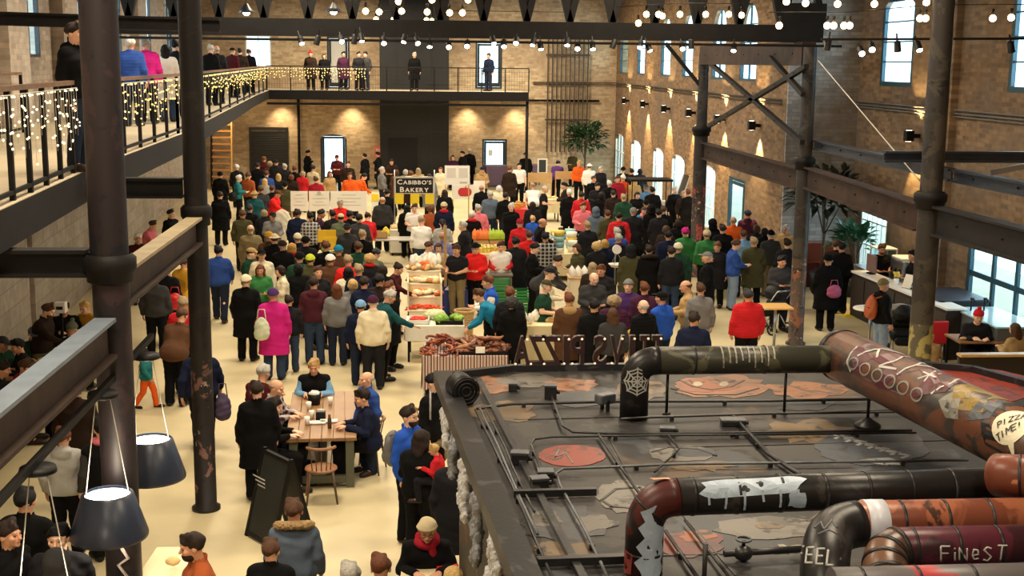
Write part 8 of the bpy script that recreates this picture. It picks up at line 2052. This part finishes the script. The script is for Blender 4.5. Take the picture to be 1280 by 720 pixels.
# ---- the bar on the right
BARW = mat('bar_white_top', (232,228,220), .3); BARD = mat('bar_dark_front', (44,38,34), .5, noise=.25, scale=4)
bA, bB = at(1064,338,1.1), at(1184,386,1.1); db = (bB-bA); L = db.length; ra = math.atan2(db.y, db.x)
t = thing('bar_counter', 'long bar counter with white top and dark front', 'bar', (bA.x,bA.y,0), ra)
m = MB(); m.rbox((L/2,.22,1.08), (L,.46,.05), .01); m.build('top', BARW, t); m = MB(); m.box((L/2,.2,.53), (L-.06,.36,1.05)); m.build('body', BARD, t)
m = MB()
for i in range(6): m.box((L*(i+.5)/6,.012,.55), (L/6-.08,.02,.85))
m.build('front_panels', mat('bar_brown', (58,48,42), .5), t)
def onbar(s, y=.25, z=1.105): return Vector((bA.x,bA.y,0))+Matrix.Rotation(ra,3,'Z')@Vector((s*L,y,z))
t = thing('tablet_stand', 'white tablet register on the bar top', 'tablet', onbar(.52), ra+.4); R_ = Matrix.Rotation(-.4,3,'X'); m = MB(); m.rbox((0,0,.16), (.24,.02,.32), .008, R_); m.build('screen', mat('tablet_screen', (220,214,196), .2), t); m = MB(); m.rbox((0,.05,.02), (.16,.16,.03), .01); m.build('foot', WHITE, t)
t = thing('flower_pot', 'small pot of yellow flowers on the bar top', 'plant', onbar(.40)); m = MB(); m.lathe([(0,0),(.05,0),(.06,.12),(0,.12)], n=14); m.build('pot', WHITE, t); m = MB(); [m.ball((random.uniform(-.07,.07),random.uniform(-.07,.07),.16+random.uniform(0,.1)), .03, 8, 5) for i in range(12)]; m.build('flowers', mat('flower_yellow', (220,190,80), .6), t)
p = onbar(.85); m = MB(); m.lathe([(0,0),(.08,0),(.09,.02),(.08,.025),(0,.012)], n=18); tag(m.build('tip_dish', BLACKPL, None, p), 'small black dish near the end of the bar top', 'dish')
t = thing('menu_monitor', 'brown backed register monitor on the far end of the bar', 'monitor', onbar(.12), ra); m = MB(); m.rbox((0,0,.26), (.5,.05,.42), .01); m.build('casing', mat('monitor_brown', (120,92,84), .5), t); m = MB(); m.rbox((0,0,.02), (.2,.16,.04), .01); m.build('foot', BLACKPL, t)
t = thing('back_counter', 'grey service counter behind the bartenders', 'counter', (XRN-.55, 29.7, 0)); m = MB(); m.rbox((0,0,.46), (.7,3.1,.9), .01); m.build('body', mat('grey_cabinet', (112,112,108), .5), t); m = MB(); m.rbox((0,0,.93), (.76,3.2,.05), .01); m.build('top', CHROME, t)
t = thing('espresso_machine', 'white and steel machine on the service counter', 'machine', (XRN-.5, 28.8, .96)); m = MB(); m.rbox((0,0,.25), (.5,.8,.5), .03); m.build('body', CHROME, t); m = MB(); m.rbox((-.02,0,.53), (.46,.7,.06), .02); m.build('cup_rack', WHITE, t); m = MB(); [m.cyl((-.27,y,.2),(-.27,y,.3), .03, None, 8) for y in (-.25,0,.25)]; m.build('group_heads', BLACKPL, t)
t = thing('glass_case', 'glass cube case on the service counter', 'case', (XRN-.5, 30.3, .96)); m = MB(); [m.bar((sx*.22,sy*.3,0),(sx*.22,sy*.3,.55), .03,.03) for sx in (-1,1) for sy in (-1,1)]; [m.box((0,0,z), (.48,.64,.03)) for z in (.015,.56)]; m.build('frame', WHITE, t); m = MB(); m.box((0,0,.28), (.42,.58,.52)); m.build('glass', GLASS, t)
p = at(1160,378,.0); t = thing('keg_fridge', 'steel ice well behind the bar', 'fridge', (11.8, 27.4, 0)); m = MB(); m.rbox((0,0,.46), (.6,.7,.9), .02); m.build('body', mat('steel_side', (136,134,128), .4), t); m = MB(); m.rbox((0,0,.93), (.62,.72,.04), .01); m.build('lid', CHROME, t); m = MB(); m.box((-.31,0,.7), (.02,.3,.04)); m.build('handle', BLACKPL, t)
t = thing('booth_divider', 'dark blue-topped booth block behind the red bobble hat', 'booth', (11.75, 26.0, 0)); m = MB(); m.rbox((0,0,.55), (1.1,1.5,1.1), .02); m.build('body', BLACKP, t); m = MB(); m.rbox((0,0,1.12), (1.14,1.55,.05), .01); m.build('top', BLUESTEEL, t)
t = thing('steel_counter', 'glass-topped steel counter at the right edge', 'counter', (11.85, 24.0, 0)); m = MB(); m.rbox((0,0,.5), (.9,2.0,1.0), .02); m.build('body', mat('steel_counter_grey', (92,96,98), .4), t); m = MB(); m.rbox((0,0,1.02), (.96,2.06,.04), .01); m.build('top', mat('pale_glass_top', (170,200,206), .15), t)
for i, px in enumerate((1255,1270)):
    c_ = at(px, 366, 1.3); t = thing('bar_tap', ['black tap by the large right window','second black tap by the large right window'][i], 'tap', (11.6+.28*i, 24.6, 1.04)); m = MB(); m.tube([(0,0,0),(0,0,.2),(0,-.08,.28),(0,-.16,.22)], .018, 8); m.build('spout', BLACKPL, t); m = MB(); m.ball((0,0,.25), .03, 8, 6); m.build('handle', BLACKPL, t)
# bench with pale edge, seated pair's table and paper
t, P, w, d, rz = px_table('table of the pair by the weathered column', 1200, 1262, 428, .8, .75, OAK, IRON, 'dining_table')
m = MB(); m.rbox((0,0,.004), (.3,.22,.006), .002); tag(m.build('paper_sheet', WHITE, None, P(.72,.7), ), 'white sheet of paper on the table of the red bobble hat', 'paper')
for i in range(5):
    o = mobj('food_parcel', HM['loaf'], None, P(.15+.13*i,.25+.1*(i%2)), (0,0,i), .6, lin((220,186,140))); tag(o, 'food parcel on the table of the red bobble hat', 'food', 'food parcels by the red bobble hat')
a, b = at(1203,446,.9), at(1300,442,.9); t = thing('booth_bench', 'dark booth back with a pale wooden top edge', 'bench', ((a.x+b.x)/2,(a.y+b.y)/2,0)); m = MB(); m.rbox((0,.06,.43), ((b-a).length,.1,.86), .01); m.build('back', mat('dark_bench', (48,38,32), .5), t); m = MB(); m.rbox((0,.04,.90), ((b-a).length,.2,.05), .01); m.build('top_edge', mat('pale_oak_edge', (222,180,110), .4), t)
# red chair, stroller, floor mat, piano, plants
p = at(1162,452,0); t = thing('toddler_chair', 'bright red high-backed plastic chair', 'chair', p, .1); m = MB(); m.rbox((0,-.18,.66), (.52,.06,.46), .03); m.build('backrest', REDP, t); m = MB(); m.rbox((0,.08,.42), (.5,.5,.05), .02); m.build('seat', REDP, t)
for sx in (-1,1):
    for sy in (-1,1): m = MB(); m.tube([(sx*.2,.08+sy*.2,0),(sx*.2,.08+sy*.2,.4)], .016, 8); m.build('leg', CHROME, t)
def stroller(label, p, rz, blanket=True):
    t = thing('stroller', label, 'stroller', p, rz); BLK = BLACKPL
    m = MB(); 
    for s in (-1,1): m.tube([(s*.24,.40,.12),(s*.24,-.05,.55),(s*.24,-.42,1.02)], .014, 8); m.tube([(s*.24,-.30,.12),(s*.24,.12,.60)], .014, 8)
    m.tube([(-.24,-.42,1.02),(.24,-.42,1.02)], .018, 8); m.build('frame', CHROME, t)
    me = field_mesh([seg((-.16,.05,.5),(.16,.05,.5),.14,None,.03), seg((-.15,-.18,.72),(.15,-.18,.72),.13,None,.04), seg((-.14,.3,.42),(.14,.3,.42),.09,None,.05)], .016, name='seat'); me.materials.append(BLK); mobj('seat', me, t)
    me = field_mesh([ell((0,-.12,.92),(.24,.26,.2),None,.03)], .016, cut=lambda X,Y,Z,f: np.maximum(np.maximum(f, -(np.sqrt((X/.22)**2+((Y+.12)/.24)**2+((Z-.92)/.18)**2)-1)*.2), .80-Z), name='canopy'); me.materials.append(BLK); mobj('canopy', me, t)
    for s in (-1,1):
        for (y, r) in ((.42,.10),(-.30,.13)): m = MB(); m.tube([(s*.26,y+(r-.02)*math.cos(q),r+(r-.02)*math.sin(q)) for q in [2*PI*i/20 for i in range(21)]], .02, 8); m.cyl((s*.245,y,r),(s*.275,y,r), .03, None, 10); m.build('wheel', BLK, t)
    if blanket: me = field_mesh([ell((.05,-.25,1.02),(.26,.2,.09),None,.04), seg((.24,-.3,1.0),(.30,-.25,.6),.08,.06,.05)], .016, name='blanket', fold=.012); me.materials.append(mat('grey_blanket', (150,146,132), .9)); mobj('blanket', me, t)
    return t
stroller('black stroller with a grey blanket beside the bar', at(1128,448,0), 2.9); stroller('black stroller in front of the man in the dark grey sweater', at(962,415,0), .5, False)
m = MB(); m.rbox((0,0,.006), (.5,.35,.012), .004); tag(m.build('floor_sign', YEL, None, at(1064,395,0)), 'yellow marker lying on the floor by the bar', 'sign')
p = at(1018,330,0); t = thing('piano', 'glossy red-brown cabinet behind the tall post', 'cabinet', (at(1018,318,1.0).x, 33.4, 0)); m = MB(); m.rbox((0,0,.62), (1.5,.6,1.22), .03); m.build('body', mat('glossy_redwood', (110,52,36), .15), t); m = MB(); m.rbox((0,-.36,.72), (1.4,.25,.06), .02); m.build('lid', bpy.data.materials['glossy_redwood'], t)
LEAF = mat('leaf_green', (46,82,50), .5, noise=.3, scale=9); LEAF2 = mat('leaf_bluegreen', (52,120,88), .5, noise=.3, scale=9); LEAFD = mat('leaf_dark', (36,48,34), .5, noise=.3, scale=9)
def leafplant(name, label, p, H, spread_, n, mt, ls, pot=.28, hang=False, trunk=True):
    t = thing(name, label, 'plant', p); rr = random.Random(int(p[0]*10)); m = MB()
    for i in range(n):
        a = rr.uniform(0,2*PI); el_ = rr.uniform(-.3,1.2); R = spread_*rr.uniform(.3,1); c_ = Vector((R*math.cos(a)*math.cos(el_*.7), R*math.sin(a)*math.cos(el_*.7), H+R*math.sin(el_)*(1 if not hang else -.9)))
        d = (c_-Vector((0,0,H-.2))).normalized(); d = (d+Vector((rr.uniform(-.5,.5),rr.uniform(-.5,.5),rr.uniform(-.6,.2)))).normalized(); s = d.cross(Vector((0,0,1))).normalized(); l = ls*rr.uniform(.7,1.3); w_ = l*.22; nrm = s.cross(d)
        m.add([c_, c_+d*l*.5+s*w_+nrm*.02, c_+d*l-Vector((0,0,l*.2)), c_+d*l*.5-s*w_+nrm*.02, c_+d*l*.5-nrm*.02], [(0,1,4),(1,2,4),(2,3,4),(3,0,4)], True)
    m.build('foliage', mt, t)
    if trunk:
        m = MB(); m.tube([(0,0,pot),(0.03,0,H*.6),(0,0,H)], .045, 8); rs = [(rr.uniform(-.6,.6)*spread_, rr.uniform(-.6,.6)*spread_) for i in range(5)]; [m.tube([(0.02,0,H*.6),(x,y,H+spread_*.3)], .02, 6) for x, y in rs]; m.build('trunk', OAKD, t)
        m = MB(); m.lathe([(0,0),(pot*.75,0),(pot,pot*1.5),(pot*.92,pot*1.5),(0,pot*1.3)], n=20); m.build('pot', BLACKP, t)
    return t
p = atY(754,180,60.2); leafplant('potted_tree', 'large leafy potted tree in the far corner', (p.x-.75, 61.2, 0), 2.2, 1.0, 420, LEAF, .42, .4)
p = atY(1046,280,33.0); leafplant('potted_tree', 'dark leafy tree against the grey brick return', (11.1, 32.6, 0), 2.5, .8, 360, LEAFD, .42, .35)
p = atY(1068,306,31.8); leafplant('fern', 'bright green fern in a pot at the far end of the bar', (p.x, 31.8, 0), 1.45, .5, 160, LEAF2, .34, .3)
# handbag-sized bits: child's cargo on the floor left of the sandwich board
PERSON['small child in red jacket held by the woman'].location += Vector((-.08,-.34,.0))
# ---------------------------------------------------------------- people stand clear of one another
def stool(px_owner, group='stools under the seated diners'):
    o = PERSON[px_owner]; s = o.scale.x; t = thing('stool', f'stool under the {px_owner.split(" at ")[0]}', 'stool', (o.location.x, o.location.y, 0)); h = .425*s
    m = MB(); m.lathe([(0,h-.035),(.16,h-.035),(.17,h-.02),(.16,h),(0,h)], n=20); m.build('seat', SEATM, t)
    for q in range(4): m = MB(); m.tube([(.11*math.cos(q*PI/2+.8),.11*math.sin(q*PI/2+.8),h-.03),(.16*math.cos(q*PI/2+.8),.16*math.sin(q*PI/2+.8),0)], .014, 6); m.build('leg', IRON, t)
CHAIRED = ('person in black jacket nearest on the left of the wooden table','dark-haired person in navy at the wooden table','balding person in plaid shirt at the long wooden table','blond child seated on the red chair','ash-haired person seated beside the kiosk\'s corner')
for lab, o in PERSON.items():
    if 'sit' in [q[2] for q in people if q[0] is o][0] and lab not in CHAIRED and 'child in red' not in lab: stool(lab)
# ---------------------------------------------------------------- light
W = bpy.data.worlds.new('daylight'); SC.world = W; W.use_nodes = True; nt = W.node_tree; bg = nt.nodes['Background']
bg.inputs['Color'].default_value = (.80,.93,1,1); bg.inputs['Strength'].default_value = 5
def area(x, y, z, sx, sy, e, col, rot=(0,0,0)):
    L = bpy.data.lights.new('added_area_light', 'AREA'); L.shape = 'RECTANGLE'; L.size = sx; L.size_y = sy; L.energy = e; L.color = col; L.spread = math.radians(170)
    o = bpy.data.objects.new('added_area_light', L); COL.objects.link(o); o.location = (x,y,z); o.rotation_euler = rot; return o
WARM = (1,.83,.60)
for y in (2, 9, 17, 25, 33, 41, 49, 57):
    for x in (-2.5, 5.0): area(x, y, 9.4, 2.4, 2.4, 620*(1.5 if y > 50 else 1)*(.78 if x > 0 and y < 40 else 1)*(.7 if y < 5 else 1), WARM)  # added fill panels under the ceiling, standing in for the hall's many lamps
# daylight through the windows (added light panels outside the glass, facing in)
def daylight(x, y, z, w, h, e): area(x, y, z, w, h, e, (.78,.90,1), (0, math.radians(90), 0))
daylight(XRN+.9, 27.5, 5.2, 6, 12, 1800); daylight(XR+.9, 48, 5, 6, 24, 2600)
area(-11.5, 32, 7.2, 4, 36, 7000, (.8,.9,1), (0, math.radians(-90), 0))
# warm washes on the back wall, from the fittings under the platform
for px in (352, 440, 585, 645):
    p = atY(px, 150, YB-.5); L = bpy.data.lights.new('wall_wash', 'SPOT'); L.energy = 380; L.color = (1,.76,.46); L.spot_size = math.radians(85); L.spot_blend = 1; L.shadow_soft_size = .1
    o = bpy.data.objects.new('wall_wash', L); COL.objects.link(o); o.location = (p.x, YB-.7, 4.1); o.rotation_euler = Vector((0,.35,-1)).to_track_quat('-Z','Y').to_euler()
L = bpy.data.lights.new('stair_light', 'POINT'); L.energy = 120; L.color = (1,.75,.45); L.shadow_soft_size = .1
o = bpy.data.objects.new('stair_light', L); COL.objects.link(o); p = atY(284,165,59.0); o.location = (p.x, 59.0, 3.6)
vs = SC.view_settings; vs.view_transform = 'Standard'; vs.look = 'None'; vs.gamma = 1; vs.use_curve_mapping = False; vs.exposure = -.12
SC.cycles.use_denoising = True; SC.cycles.max_bounces = 6; SC.cycles.diffuse_bounces = 3; SC.cycles.glossy_bounces = 3; SC.cycles.sample_clamp_indirect = 4; SC.cycles.transparent_max_bounces = 8
